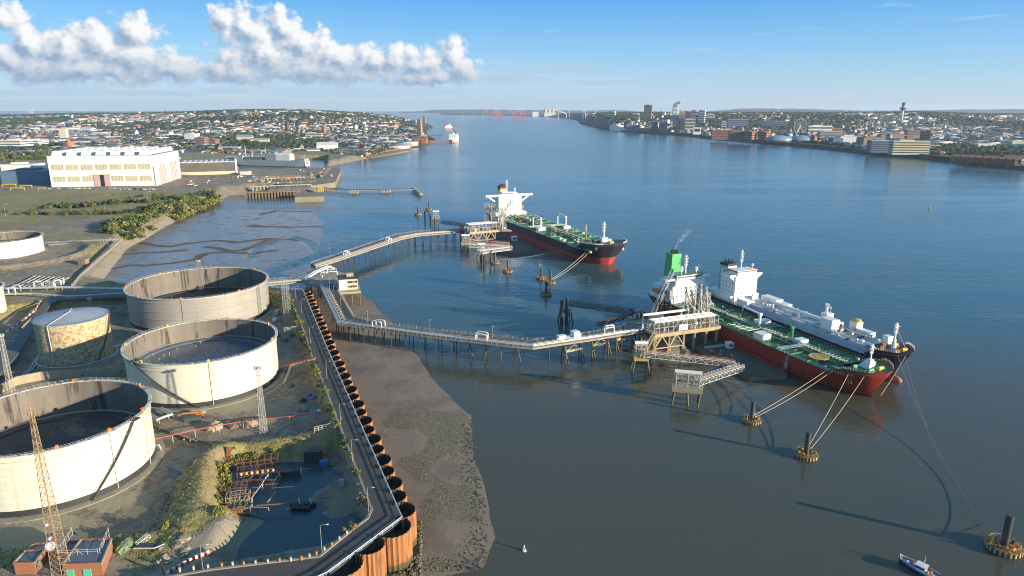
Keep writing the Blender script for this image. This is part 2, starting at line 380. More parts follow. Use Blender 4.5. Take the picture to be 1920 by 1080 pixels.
def grid_mesh(name, xs, ys, Z, mt, attrs=None, mask=None, **k):
    nx, ny = len(xs), len(ys); X, Y = np.meshgrid(xs, ys)
    vs = np.stack([X.ravel(), Y.ravel(), Z.ravel()], 1)
    i = np.arange((ny - 1) * (nx - 1)); r = i // (nx - 1); c = i % (nx - 1); a = r * nx + c
    fs = np.stack([a, a + 1, a + nx + 1, a + nx], 1)
    if mask is not None: fs = fs[mask.ravel()[fs].any(1)]
    me = bpy.data.meshes.new(name)
    used = np.unique(fs); re = np.full(len(vs), -1); re[used] = np.arange(len(used)); vs = vs[used]; fs = re[fs]
    me.vertices.add(len(vs)); me.vertices.foreach_set('co', vs.ravel()); me.loops.add(fs.size); me.loops.foreach_set('vertex_index', fs.ravel())
    me.polygons.add(len(fs)); me.polygons.foreach_set('loop_start', np.arange(0, fs.size, 4)); me.polygons.foreach_set('use_smooth', [True] * len(fs))
    if attrs is not None:
        at = me.color_attributes.new('zone', 'FLOAT_COLOR', 'POINT'); at.data.foreach_set('color', attrs.reshape(-1, 4)[used].ravel())
    me.update(calc_edges=True); me.validate(); me.materials.append(mt)
    o = bpy.data.objects.new(name, me); col.objects.link(o); return tag(o, **k)
def zone_mat(name, fn):
    m = bpy.data.materials.new(name); m.use_nodes = True; N = NT(m.node_tree)
    tc = N.n('ShaderNodeTexCoord'); v = tc.outputs['Object']; at = N.n('ShaderNodeAttribute'); at.attribute_name = 'zone'
    b = N.n('ShaderNodeBsdfPrincipled'); o = N.n('ShaderNodeOutputMaterial'); N.set(o.inputs[0], b.outputs[0])
    fn(N, v, N.sep(at.outputs['Vector']), b); return m
def ground_fn(N, v, z, b):
    n = N.noise(v, .35, 6, .65); n2 = N.noise(v, .06, 4, .6); n3 = N.noise(v, 1.6, 4, .7)
    dirt = N.mix(N.ss(n, .3, .7), (.13, .10, .072), (.33, .265, .19))
    dirt = N.mix(N.m('MULTIPLY', N.ss(n2, .45, .6), .6), dirt, (.30, .25, .185))
    gr = N.mix(N.ss(n, .35, .65), (.155, .145, .045), (.36, .29, .115))
    gr = N.mix(N.ss(n2, .5, .62), gr, (.31, .235, .12))
    gr = N.mix(N.m('MULTIPLY', N.ss(n3, .55, .7), .6), gr, (.06, .07, .02))
    g = N.ss(N.m('ADD', z[0], N.m('MULTIPLY', N.m('SUBTRACT', n, .5), .9)), .4, .6)
    c = N.mix(g, dirt, gr)
    pale = N.mix(n3, (.25, .215, .15), (.37, .325, .22))
    c = N.mix(N.ss(N.m('ADD', z[2], N.m('MULTIPLY', N.m('SUBTRACT', n, .5), .5)), .42, .58), c, pale)
    wet = N.ss(N.m('ADD', z[1], N.m('MULTIPLY', N.m('SUBTRACT', N.noise(v, .12, 5, .6), .5), 1.6)), .62, .74)
    c = N.mix(N.m('MULTIPLY', wet, .7), c, (.035, .035, .03))
    N.set(b.inputs['Base Color'], c); N.set(b.inputs['Roughness'], N.m('SUBTRACT', .92, N.m('MULTIPLY', wet, .82)))
    bp = N.n('ShaderNodeBump'); bp.inputs['Distance'].default_value = .5; N.set(bp.inputs['Strength'], N.m('MULTIPLY', .8, N.m('SUBTRACT', 1., wet)))
    N.set(bp.inputs['Height'], N.m('ADD', n, n3)); N.set(b.inputs['Normal'], bp.outputs[0])
def build_ground():
    xs = np.concatenate([np.arange(-2500, -1200, 30), np.arange(-1200, -430, 6), np.arange(-430, -20, 1.7)])
    ys = np.concatenate([np.arange(125, 640, 1.7), np.arange(640, 2300, 7)])
    X, Y = np.meshgrid(xs, ys)
    h, d, dy, dp, dr, de, ramp = ground_h(X, Y)
    n = vnoise(X, Y, .03, 11); n2 = vnoise(X, Y, .008, 12)
    z = np.zeros(X.shape + (4,))
    grass = np.where(Y > 500, .82 + (n2 - .5) * 1.5, .35 + (n - .5))
    grass = np.where((dy > -14) & (dy < -1.5), .95, grass)
    crest = sdf(W2([(640, 806), (560, 824), (450, 838), (402, 856), (378, 905), (362, 960), (322, 1020)], 8.5), X, Y, False)
    grass = np.where((crest < 13) & (Y < 330) & (dp < 1), .62, grass)
    grass = np.where(dy > 0, .08 + .5 * (ss(6, 0, dy)) * (n > .45), grass)
    grass = np.where((de < 60) & (Y > 480), .15, grass)
    grass = np.where((d < 14) & (Y > 520), .35, grass)
    grass = np.where(Y > 1080, .42 + (n2 - .5) * 1.6, grass)
    grass = np.where((Y > 1080) & (d < 60), .15, grass); grass = np.where(dp > -1, .02, grass); grass = np.where(ramp < 6, .1, grass)
    z[..., 0] = grass
    wet = np.where((dy > 1) | (dp > -2), .34 + (n - .5) * .8, .1); wet = np.where((Y > 560) & (Y < 1000), .12 + (n2 - .5) * .5, wet)
    # broad shallow puddles between the big tanks and the bund
    for px, py, r in ((250, 960, 13), (330, 830, 12), (130, 1005, 9), (500, 790, 9), (585, 770, 12), (330, 890, 9)):
        q = P(px, py, Z_YARD); wet = np.maximum(wet, .95 * np.exp(-(((X - q[0]) / r) ** 2 + ((Y - q[1]) / (r * .55)) ** 2)))
    z[..., 1] = np.where(dy > 1, wet, np.minimum(wet, .3))
    pale = np.where((d < 9) & (d > -5) & (Y > 515) & (Y < 900), .75, 0.1)
    for px, py, r in ((60, 1000, 26), (230, 940, 16), (430, 760, 22), (545, 745, 5)):
        q = P(px, py, Z_YARD); pale = np.maximum(pale, .8 * np.exp(-((X - q[0]) ** 2 + ((Y - q[1]) * 1.5) ** 2) / r ** 2) * (dy > 1))
    pale = np.where(ramp < 5, .6, pale)
    z[..., 2] = pale; z[..., 3] = 1
    grid_mesh('ground', xs, ys, h, zone_mat('ground', ground_fn), z, mask=d > -14, kind='structure')
build_ground()
# ---------------------------------------------------------------- mud
mudA = W2([(500, 1130), (754, 1010), (611, 675), (568, 560), (575, 535), (675, 547), (710, 582), (745, 620), (766, 658), (798, 698), (842, 741), (878, 781), (884, 849), (898, 929), (918, 1008), (898, 1060), (798, 1078), (770, 1150)], 0)
mudB = W2([(150, 575), (568, 560), (600, 525), (600, 495), (597, 470), (607, 430), (605, 415), (587, 392), (572, 376), (530, 362), (432, 360), (380, 375), (290, 420), (225, 455), (150, 540)], 0)
creeks = [W2(c, 0) for c in ([(205, 506), (240, 500), (280, 498), (330, 494), (375, 487), (392, 476), (430, 472), (480, 475), (520, 470)], [(270, 456), (330, 462), (365, 456), (410, 452), (450, 455), (500, 449), (560, 452)],
          [(400, 462), (440, 470), (470, 468), (505, 452)], [(470, 425), (530, 427), (602, 427)], [(488, 404), (520, 396), (578, 398)], [(230, 478), (300, 474), (350, 470)])]
chan = W2([(470, 484), (492, 462), (515, 452), (550, 446), (580, 455), (600, 474)], 0)
def mud_fn(N, v, z, b):
    n = N.noise(v, .5, 6, .65); n2 = N.noise(v, .05, 5, .6); n3 = N.noise(N.vm('MULTIPLY', v, (.25, 1, 1)), .35, 5, .6); n4 = N.noise(v, 2.2, 4, .7)
    c = N.mix(n, (.16, .118, .082), (.31, .235, .165)); c = N.mix(N.m('MULTIPLY', N.ss(n2, .45, .65), .5), c, (.10, .08, .058))
    st = N.ss(N.m('ADD', z[0], N.m('MULTIPLY', N.m('SUBTRACT', n, .5), .8)), .4, .6)          # stony, weedy ground
    c = N.mix(st, c, N.mix(N.ss(n4, .42, .6), (.06, .052, .03), (.25, .21, .125)))
    dry = N.ss(z[2], .3, .7); c = N.mix(N.m('MULTIPLY', dry, .8), c, N.mix(n4, (.05, .033, .02), (.13, .085, .055)))
    wet = N.m('MULTIPLY', N.ss(N.m('ADD', z[1], N.m('ADD', N.m('MULTIPLY', N.m('SUBTRACT', n2, .5), .9), N.m('MULTIPLY', N.m('SUBTRACT', n3, .5), .8))), .38, .6), N.m('SUBTRACT', 1., N.m('MAXIMUM', st, dry)))
    N.set(b.inputs['Base Color'], c); N.set(b.inputs['Roughness'], N.m('SUBTRACT', .8, N.m('MULTIPLY', wet, .62))); b.inputs['Specular IOR Level'].default_value = .6
    bp = N.n('ShaderNodeBump'); bp.inputs['Distance'].default_value = .35; N.set(bp.inputs['Strength'], N.m('ADD', N.m('MULTIPLY', st, .8), N.m('SUBTRACT', .38, N.m('MULTIPLY', wet, .26))))
    N.set(bp.inputs['Height'], N.m('ADD', n, n4)); N.set(b.inputs['Normal'], bp.outputs[0])
def build_mud():
    xs = np.arange(-420, 20, 1.6); ys = np.concatenate([np.arange(135, 480, 1.6), np.arange(480, 960, 2.4)])
    X, Y = np.meshgrid(xs, ys)
    a = sdf(mudA, X, Y); b2 = sdf(mudB, X, Y)
    nz = vnoise(X, Y, .022, 21, 3); nn = vnoise(X, Y, .3, 22)
    dd = np.maximum(a, b2) + (nz - .5) * 9
    h = np.clip(dd * .035, -1.2, .9) + (nn - .5) * .16 * ss(2, 14, dd)
    ck = np.min([sdf(c, X + (nz - .5) * 14, Y + (nz - .5) * 24, False) for c in creeks], 0)
    ch = sdf(chan, X + (nz - .5) * 10, Y, False)
    h = h + .45 * np.exp(-((ck - 2.5) / 1.6) ** 2) - .3 * np.exp(-(ck / 1.3) ** 2)
    h = np.where(b2 > -20, h - 1.3 * ss(6, 1, ch), h)
    st = np.zeros(X.shape)
    sto = W2([(700, 760), (760, 740), (830, 740), (878, 781), (884, 849), (898, 929), (918, 1008), (898, 1060), (798, 1078), (780, 960), (740, 860), (715, 800)], 0)
    st = ss(-6, 8, sdf(sto, X, Y)) * (.25 + .95 * ss(.40, .56, vnoise(X, Y, .045, 33, 4)))
    h = h + st * (np.abs(vnoise(X, Y, .35, 30) - .5)) * .8
    z = np.zeros(X.shape + (4,)); z[..., 0] = st; z[..., 1] = np.where(b2 > a, .62, .3); z[..., 2] = .95 * ss(6, 2.5, ck) * (b2 > 0); z[..., 3] = 1
    grid_mesh('mudflat', xs, ys, h, zone_mat('mud', mud_fn), z, mask=dd > -12, kind='structure')
    return
build_mud()
# ---------------------------------------------------------------- water
def water_mat(name, deep=(.05, .108, .12), silt=(.088, .080, .054), wind=1., rough=.07):
    m = bpy.data.materials.new(name); m.use_nodes = True; N = NT(m.node_tree)
    tc = N.n('ShaderNodeTexCoord'); v = tc.outputs['Object']; x, y, z = N.sep(v)
    b = N.n('ShaderNodeBsdfPrincipled'); o = N.n('ShaderNodeOutputMaterial'); N.set(o.inputs[0], b.outputs[0])
    big = N.noise(N.vm('MULTIPLY', v, (1, 1.6, 1)), .0045, 5, .6); patch = N.noise(N.vm('MULTIPLY', v, (.35, 1.6, 1)), .006, 6, .62)
    # silt hangs in the shallows by the mud; the channel further out is clearer
    k = N.ss(N.m('ADD', y, N.m('MULTIPLY', N.m('SUBTRACT', big, .5), 260)), 330, 520)
    b.inputs['IOR'].default_value = 1.33
    st2 = N.noise(N.vm('MULTIPLY', v, (.12, 1.1, 1)), .012, 5, .6); cw = N.mix(k, silt, deep); cw = N.mix(N.m('MULTIPLY', N.ss(st2, .42, .62), .45), cw, (.05, .075, .07)); N.set(b.inputs['Base Color'], cw)
    N.set(b.inputs['Roughness'], N.m('ADD', rough, N.m('MULTIPLY', N.ss(y, 400, 2500), .12)))
    w1 = N.noise(N.vm('MULTIPLY', v, (.55, 1, 1)), .22, 4, .6, dist=.6); w2 = N.noise(N.vm('MULTIPLY', v, (.5, 1, 1)), .035, 5, .62); w3 = N.noise(v, 1.1, 3, .6)
    hgt = N.m('ADD', N.m('MULTIPLY', w1, .8), N.m('ADD', N.m('MULTIPLY', w2, 1.6), N.m('MULTIPLY', w3, .14)))
    bp = N.n('ShaderNodeBump'); bp.inputs['Distance'].default_value = 1.0
    near = N.m('MULTIPLY', N.ss(y, 120, 520), N.ss(y, 4200, 700, .3, 1.)); st = N.m('ADD', .085, N.m('MULTIPLY', N.m('MULTIPLY', near, N.m('ADD', .25, N.ss(patch, .38, .62, 0, 1.25))), .26 * wind))
    N.set(bp.inputs['Strength'], st); N.set(bp.inputs['Height'], hgt); N.set(b.inputs['Normal'], bp.outputs[0])
    return m
WATER = water_mat('river_water')
def disc(name, r0, r1, z, m, n=96, rings=14, **k):
    mb = MB(); vs = [(0, 0, z)]; rr = [r0 * (r1 / r0) ** (i / (rings - 1)) for i in range(rings)]
    for r in rr: vs += [(r * math.cos(2 * math.pi * j / n), r * math.sin(2 * math.pi * j / n), z) for j in range(n)]
    fs = [(0, 1 + j, 1 + (j + 1) % n) for j in range(n)]
    for i in range(rings - 1): fs += [(1 + i * n + j, 1 + (i + 1) * n + j, 1 + (i + 1) * n + (j + 1) % n, 1 + i * n + (j + 1) % n) for j in range(n)]
    mb.add(vs, fs); return mb.build(name, m, **k)
SEA_R = 31000
disc('water', 400, SEA_R, 0, WATER, kind='structure')
pw = MB(); pp = W2([(425, 862), (560, 858), (645, 850), (690, 985), (655, 1010), (600, 1045), (420, 1075), (455, 1015), (500, 975), (470, 965), (425, 965)], 1.25); pw.prism(pp, 1.1, 1.3)
pw.build('pond_water', water_mat('pond_water', (.05, .085, .10), (.05, .085, .10), .6, .2), kind='structure')
# ---------------------------------------------------------------- road, kerb, walls beside it
def offset(pts, d):
    out = []
    for i, p in enumerate(pts):
        a = Vector(pts[max(i - 1, 0)]); b = Vector(pts[min(i + 1, len(pts) - 1)]); t = (b - a).normalized(); out.append((p[0] - t.y * d, p[1] + t.x * d))
    return out
rp = road_out + road_in[::-1]
rp = road_out[0:] + [road_in[-1]] + road_in[::-1][1:] + [tuple(P(250, 1180, Z_ROAD)[:2])]
mb = MB(); mb.prism(rp, 11.3, Z_ROAD); mb.build('road', ASPH, kind='structure')
wl = MB()
ri = road_in
for a, b in zip(ri[:-1], ri[1:]):
    wl.beam((a[0], a[1], 6.2), (b[0], b[1], 6.2), .8, 12.2)
wl.build('retaining_wall', CONC, at=(ri[5][0], ri[5][1], 0), label='long stained concrete retaining wall holding up the inner side of the sea wall road', cat='wall')
# rusty sheet pile cells along the river side: every scallop is an arc of corrugated sheet
INSH = mat('inner_rust_shade', (.045, .028, .018), .9, .4, .5)  # rust of inner faces painted near black for shade inside the cells
def cell(cx, cy, ang, r, i, full=1.12):
    mb = MB(); n = 26; pr = []
    for j in range(n + 1):
        a = ang + (j / n - .5) * math.pi * full; rr = r + (.16 if j % 2 else -.16); pr.append((cx + rr * math.cos(a), cy + rr * math.sin(a), cx + (rr - .24) * math.cos(a), cy + (rr - .24) * math.sin(a)))
    top = Z_ROAD + .85; vs = []
    for ox, oy, ix, iy in pr: vs += [(ox, oy, -1), (ox, oy, top), (ix, iy, top), (ix, iy, -1)]
    fs = []
    for j in range(n): a = j * 4; c = a + 4; fs += [(a, c, c + 1, a + 1), (a + 1, c + 1, c + 2, a + 2), (a + 2, c + 2, c + 3, a + 3)]
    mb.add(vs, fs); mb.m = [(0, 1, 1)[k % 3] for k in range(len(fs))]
    o = mb.build('sheet_pile_wall', [ORST, INSH], at=(cx, cy, 0)); 
    f = MB(); f.lathe((cx, cy, Z_ROAD - 3.0), [(0.01, 0), (r - .2, 0)], 20, a0=ang - 1.8, a1=ang + 1.8); f.build('earth_fill', mat('shaded_fill', (.04, .035, .03), .9), o)  # fill colour darkened too, carrying the shade down in the cell
    return o
def cells():
    path = [Vector(p) for p in road_out[:5]]; k = 0
    pts = []
    for a, b in zip(path[:-1], path[1:]):
        L = (b - a).length; t = (b - a) / L; s = 0
        pts.append((a, b, L, t))
    for si, (a, b, L, t) in enumerate(pts):
        if si == 0: a = b - t * min(L, 60); L = (b - a).length
        nrm = Vector((t.y, -t.x)); n = max(1, round(L / (11.4 if si < 2 else 9.0))); step = L / n
        for i in range(n):
            c = a + t * step * (i + .5); big = (i % 2 == 0)
            r = step * (.56 if big else .47); 
            o = cell(c.x + nrm.x * .5, c.y + nrm.y * .5, math.atan2(nrm.y, nrm.x), r, k); k += 1
            where = 'counted from the bottom of the picture' if si == 0 else 'counted up the straight from the road bend'
            tag(o, 'rusty scalloped sheet pile cell of the sea wall, number %d %s' % (i + 1, where), 'sea wall', 'sheet pile cells of the sea wall')
    return
cells()
gr = thing('guard_rail', 'long pale blue pipe guard rail on the river edge of the sea wall road', 'guard rail', (*road_out[3], Z_ROAD))
mb = MB(); ro = road_out
mb.tube([(p[0], p[1], Z_ROAD + 1.25) for p in ro], .16, 6); mb.tube([(p[0], p[1], Z_ROAD + .65) for p in ro], .1, 5); mb.build('rail', mat('pale_rail', (.5, .6, .68), .4, .05), gr)
def posts(par, q, z, h=1.2, w=.12, m=None, name='post', store={}):
    k = (par.name, name)
    if k not in store:
        mb = MB(); mb.beam((q[0], q[1], z), (q[0], q[1], z + h), w); store[k] = (mb.build(name, m or mat('pale_rail', (0, 0, 0)), par), Vector((q[0], q[1], z))); return
    o, q0 = store[k]; c = o.copy(); col.objects.link(c); Mi = WM[par.name].inverted().to_3x3(); c.location = o.location + Mi @ (Vector((q[0], q[1], z)) - q0); c.parent = par
for a, b in zip(ro[:-1], ro[1:]):
    a = Vector(a); b = Vector(b); n = int((b - a).length / 4.2)
    for i in range(n): q = a.lerp(b, i / n); posts(gr, q, Z_ROAD)
# ---------------------------------------------------------------- far land
def landmass(name, pts, z0, z1, m): mb = MB(); mb.prism(pts, z0, z1); return mb.build(name, m, kind='structure')
def town_fn():
    m = bpy.data.materials.new('town_ground'); m.use_nodes = True; N = NT(m.node_tree); tc = N.n('ShaderNodeTexCoord'); v = tc.outputs['Object']
    b = N.n('ShaderNodeBsdfPrincipled'); o = N.n('ShaderNodeOutputMaterial'); N.set(o.inputs[0], b.outputs[0])
    n = N.noise(v, .006, 5, .65); n2 = N.noise(v, .03, 4, .7)
    c = N.mix(N.ss(n, .42, .55), (.06, .07, .03), (.12, .105, .085)); c = N.mix(N.m('MULTIPLY', N.ss(n2, .5, .62), .8), c, (.025, .04, .018)); c = N.mix(N.ss(n2, .68, .74), c, (.26, .24, .21))
    N.set(b.inputs['Base Color'], c); b.inputs['Roughness'].default_value = .9; return m
TOWNG = town_fn()
west_px = [(690, 297), (720, 290), (770, 276), (800, 270), (818, 268), (812, 262), (800, 255), (800, 246), (812, 240), (800, 233), (770, 228), (742, 224), (735, 220.5)]
west = W2(west_px, 0) + [(-3300, 15000), (-9000, 10200), (-9000, 2280), (-340, 2280)]
west[-1] = (-345, 2280)
landmass('land', west, -3, Z_TOWN, TOWNG)
east_px = [(2100, 335), (1920, 317), (1815, 310), (1790, 304), (1715, 296), (1640, 290), (1552, 280), (1480, 273), (1398, 266), (1327, 260), (1283, 254), (1224, 251), (1173, 247.5), (1125, 241.5), (1088, 232), (1083, 226), (1062, 221.5), (1010, 218.5), (930, 216), (830, 215), (825, 214)]
east = W2(east_px, 0) + [(-2000, 23000), (20000, 23000), (20000, 1200)]
landmass('land', east, -3, 12, TOWNG)
def ridge_west(x, y):
    px = 960 + 1240 * x / np.maximum(y, 1); d = y
    need = np.interp(px, [-50, 100, 200, 300, 350, 400, 480, 560, 610, 660, 700, 735, 760], [226, 224, 220, 219, 217, 215, 211, 209.5, 211, 214, 216.5, 220.5, 227])
    z = 140 - 5600 * (need + (px - 960) * .0026 - 203) / 1240
    return Z_TOWN + np.maximum(0, z - Z_TOWN) * ss(3000, 5600, d) * ss(9500, 7000, d)
def ridge_east(x, y):
    px = 960 + 1240 * x / np.maximum(y, 1); d = y
    need = np.interp(px, [1050, 1100, 1200, 1400, 1600, 1650, 1700, 1760, 1850, 1950, 2300], [219, 215, 213, 212, 210.5, 208.5, 209, 212, 213, 212, 212])
    z = 140 - 5600 * (need + (px - 960) * .0026 - 203) / 1240
    return 12 + np.maximum(0, z - 12) * ss(3700, 5600, d)
def hills(name, xs, ys, fn, lo, m, cut):
    X, Y = np.meshgrid(xs, ys); Zv = fn(X, Y); Zv = np.where(Zv > lo + .5, Zv + (vnoise(X, Y, .004, 44) - .5) * 8, lo - 2)
    ins = sdf(cut, X, Y) > 90; Zv = np.where(ins, Zv, -8)
    grid_mesh(name, xs, ys, Zv, m, mask=ins & (Zv > 0), kind='structure')
hills('hill', np.arange(-8200, -600, 70), np.arange(2600, 10000, 90), ridge_west, Z_TOWN, TOWNG, west)
hills('hill', np.arange(300, 12000, 100), np.arange(2600, 11500, 120), ridge_east, 12, TOWNG, east)
FARH = mat('far_hill', (.06, .075, .05), .95, .3, .002)
def far_ridge(name, az0, az1, dist, pyf, n=60, seed=3):
    mb = MB(); r = random.Random(seed); vs = []
    for i in range(n + 1):
        a = R(az0 + (az1 - az0) * i / n); k = min(1, 6 * min(i, n - i) / n)
        h = (pyf(i / n) * k + r.uniform(-6, 6) * k); x, y = math.sin(a), math.cos(a)
        vs += [(x * dist, y * dist, -5), (x * (dist + 900), y * (dist + 900), h), (x * (dist + 3200), y * (dist + 3200), -5)]
    fs = [(i * 3 + j, i * 3 + j + 3, i * 3 + j + 4, i * 3 + j + 1) for i in range(n) for j in (0, 1)]
    mb.add(vs, [f[::-1] for f in fs]); mb.build(name, FARH, smooth=True, kind='structure')
far_ridge('hill', 12, 47, 19000, lambda t: 105 + 45 * math.sin(t * 7) ** 2)
far_ridge('hill', -9.5, 12, 21500, lambda t: 78 + 22 * math.sin(t * 5) ** 2, seed=5)
# ---------------------------------------------------------------- storage tanks
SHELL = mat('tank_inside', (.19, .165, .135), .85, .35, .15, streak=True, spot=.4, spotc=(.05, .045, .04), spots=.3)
RIMM = mat('rim_steel', (.66, .62, .50), .55, .2, 1., spot=.42, spotc=(.30, .16, .07), spots=.5)
BAND = mat('tar_band', (.035, .037, .04), .6, .2)
def rail_ring(mb, c, r, z, a0, a1, n, h=1.1, w=.09):
    pts = [(c[0] + r * math.cos(a0 + (a1 - a0) * i / n), c[1] + r * math.sin(a0 + (a1 - a0) * i / n), z) for i in range(n + 1)]
    for dz in (h, h * .5): mb.tube([(x, y, z_ + dz) for x, y, z_ in pts], w / 2, 4, cap=False)
    for x, y, z_ in pts: mb.beam((x, y, z_), (x, y, z_ + h), w)
def open_tank(cx, cy, rad, z0, z1, label, shell_mat, lift=.45, foam=(0.4, 1.3, 2.3, 3.2, 4.1, 4.7, 5.4), stair=None, band=2.6, rings=((.86,), (.93,)), floor_m=None, foamc=None, name='storage_tank'):
    t = thing(name, label, 'tank', (cx, cy, z0)); c = (cx, cy, z0); h = z1 - z0
    mb = MB(); mb.lathe(c, [(rad, 0), (rad, h)], 112); smooth_angle(mb.build('shell', shell_mat, t))
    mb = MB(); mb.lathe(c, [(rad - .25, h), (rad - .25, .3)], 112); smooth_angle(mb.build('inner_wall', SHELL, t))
    mb = MB(); mb.lathe(c, [(rad + .04, 0), (rad + .04, band)], 112); smooth_angle(mb.build('base_band', BAND, t))
    mb = MB(); mb.lathe(c, [(rad + 1.1, -.25), (rad + 3.2, -.3), (rad + 3.2, .3), (rad + .05, .38)], 112); mb.build('plinth', mat('pale_plinth', (.30, .26, .19), .9, .25, .3), t)
    mb = MB(); mb.lathe(c, [(rad - .3, h), (rad - .3, h + .22), (rad + 1.15, h + .22), (rad + 1.15, h - .05), (rad + .05, h - .3)], 112); mb.build('wind_girder', RIMM, t)
    for q in rings:
        mb = MB(); mb.lathe(c, [(rad + .02, h * q[0] - .12), (rad + .32, h * q[0] - .1), (rad + .32, h * q[0] + .1), (rad + .02, h * q[0] + .14)], 112); mb.build('stiffening_ring', shell_mat, t)
    mb = MB(); rail_ring(mb, c, rad + 1.0, z1 + .2, 0, 2 * math.pi, 84, 1.0, .07); mb.build('railing', LTST, t)
    # floating roof: flat deck with a raised pontoon ring and legs
    fl = z0 + h * lift; fm = floor_m or mat('roof_deck', (.07, .065, .06), .8, .35, .12, spot=.4, spotc=(.16, .14, .11), spots=.1)
    mb = MB(); mb.lathe((cx, cy, fl), [(.01, -.1), (rad - 5, 0), (rad - 4.6, .7), (rad - .45, .95), (rad - .3, .9)], 96); fr = mb.build('floating_roof', fm, t)
    mb = MB(); mb.lathe((cx, cy, fl), [(rad - 1.7, 1.0), (rad - 1.7, 1.12), (rad - .5, 1.14)], 96); mb.build('rim_seal', mat('seal', (.40, .40, .36), .6, .3), fr)
    rr = random.Random(int(cx * 7))
    mb = MB()
    for i in range(46):
        a = rr.uniform(0, 6.28); q = rr.uniform(.15, .93) * (rad - 3); mb.beam((cx + q * math.cos(a), cy + q * math.sin(a), fl), (cx + q * math.cos(a), cy + q * math.sin(a), fl + 1.1), .22)
    mb.build('roof_leg', LTST, fr, kind='stuff')
    for fi, a in enumerate(foam):
        mb = MB(); x, y = cx + (rad + .2) * math.cos(a), cy + (rad + .2) * math.sin(a)
        mb.box((x, y, z1 + .7), (.7, 1.3, .9), a); mb.gable((x, y, z1 + 1.1), (.7, 1.3), .4, a + math.pi / 2, over=.1); mb.build('foam_chamber', foamc or ORAN, t)
        if fi % 3: continue
        mb = MB(); mb.tube([(cx + (rad + .35) * math.cos(a), cy + (rad + .35) * math.sin(a), z0 + .2), (cx + (rad + .35) * math.cos(a), cy + (rad + .35) * math.sin(a), z1)], .12, 5); mb.build('foam_pipe', shell_mat, t)
    if stair:
        a0, a1 = stair; n = 44; pts = [(cx + (rad + .9) * math.cos(a0 + (a1 - a0) * i / n), cy + (rad + .9) * math.sin(a0 + (a1 - a0) * i / n), z0 + .4 + (h - .2) * i / n) for i in range(n + 1)]
        mb = MB()
        for i in range(n): mb.beam(pts[i], pts[i + 1], 1.0, .16)
        st = mb.build('stairway', DKST, t); mb = MB()
        for dz in (.6, 1.1): mb.tube([(cx + (x - cx) * 1.013, cy + (y - cy) * 1.013, z + dz) for x, y, z in pts], .05, 4)
        for x, y, z in pts[::2]: mb.beam((cx + (x - cx) * 1.013, cy + (y - cy) * 1.013, z), (cx + (x - cx) * 1.013, cy + (y - cy) * 1.013, z + 1.1), .07)
        mb.build('handrail', DKST, st)
        mb = MB(); a = a1; mb.box((cx + (rad + .6) * math.cos(a), cy + (rad + .6) * math.sin(a), z1 + .3), (4.2, 3, .2), a); 
        for dx in (-1.9, 1.9):
            for dy in (-1.4, 1.4): x = cx + (rad + .6) * math.cos(a) + dx * math.cos(a) - dy * math.sin(a); y = cy + (rad + .6) * math.sin(a) + dx * math.sin(a) + dy * math.cos(a); mb.beam((x, y, z1), (x, y, z1 + 1.6), .1)
        mb.build('landing', DKST, t)
        # rolling ladder down to the floating roof
        mb = MB(); A_ = V(cx + (rad - .5) * math.cos(a1), cy + (rad - .5) * math.sin(a1), z1); B_ = V(cx + (rad * .45) * math.cos(a1), cy + rad * .45 * math.sin(a1), fl + 1)
        truss(mb, A_, B_, 1.2, 1.2, 10, .12); mb.build('rolling_ladder', DKST, t)
    return t
def truss(mb, a, b, w, h, n, t=.1, deck=False, up=None, m=0):
    """box truss from a to b: four chords, cross frames and diagonals"""
    a = Vector(a); b = Vector(b); d = b - a; L = d.length; d = d / L
    u = V(0, 0, 1) if abs(d.z) < .9 else V(0, 1, 0)
    sx = d.cross(u).normalized() * (w / 2); sy = sx.cross(d).normalized() * h
    c = [sx, -sx, -sx + sy, sx + sy]
    for q in c: mb.beam(a + q, b + q, t * 1.3, m=m)
    for i in range(n + 1):
        p = a + d * (L * i / n)
        for k in range(4): mb.beam(p + c[k], p + c[(k + 1) % 4], t, m=m)
        if i < n:
            p2 = a + d * (L * (i + 1) / n)
            if i % 2: mb.beam(p + c[0], p2 + c[3], t, m=m); mb.beam(p + c[1], p2 + c[2], t, m=m); mb.beam(p + c[3], p2 + c[2], t * .8, m=m)
            else: mb.beam(p + c[3], p2 + c[0], t, m=m); mb.beam(p + c[2], p2 + c[1], t, m=m); mb.beam(p + c[2], p2 + c[3], t * .8, m=m)
    if deck: mb.box((a + b) / 2 + V(0, 0, .08), (0, 0, 0)); mb.beam(a, b, w * .9, .08, m=m)
GREYT = mat('tank_grey', (.34, .32, .285), .5, .12, .1, streak=True, spot=.34, spotc=(.26, .23, .19), spots=.15)
open_tank(-175.3, 238.5, 33.3, 4, 27, 'big cream open-topped tank nearest the camera, a dark stair on its right side', CREAM, .38, foam=(.1, .95, 1.9, 2.9, 4.6, 5.35, 5.85), stair=(-.72, -.12), rings=((.9,), (.82,)))
open_tank(-157.1, 328.4, 35.2, 4, 25.8, 'middle cream open-topped tank with a dark diagonal stair and yellow rim boxes', CREAM, .52, foam=(.0, .8, 1.6, 2.5, 3.4, 4.3, 5.2), stair=(-1.25, -2.12), foamc=YELP, rings=((.93,), (.86,)), floor_m=mat('wet_roof', (.10, .13, .16), .25, .3, .08))
open_tank(-211.1, 445.9, 43.4, 4, 26, 'widest open-topped tank, grey-beige, behind the two cream ones', GREYT, .3, foam=(.2, 1.0, 1.8, 2.6, 3.5, 4.2, 4.9, 5.7), rings=((.88,), (.62,), (.4,)), floor_m=mat('dark_roof_deck', (.03, .03, .032), .7, .3))
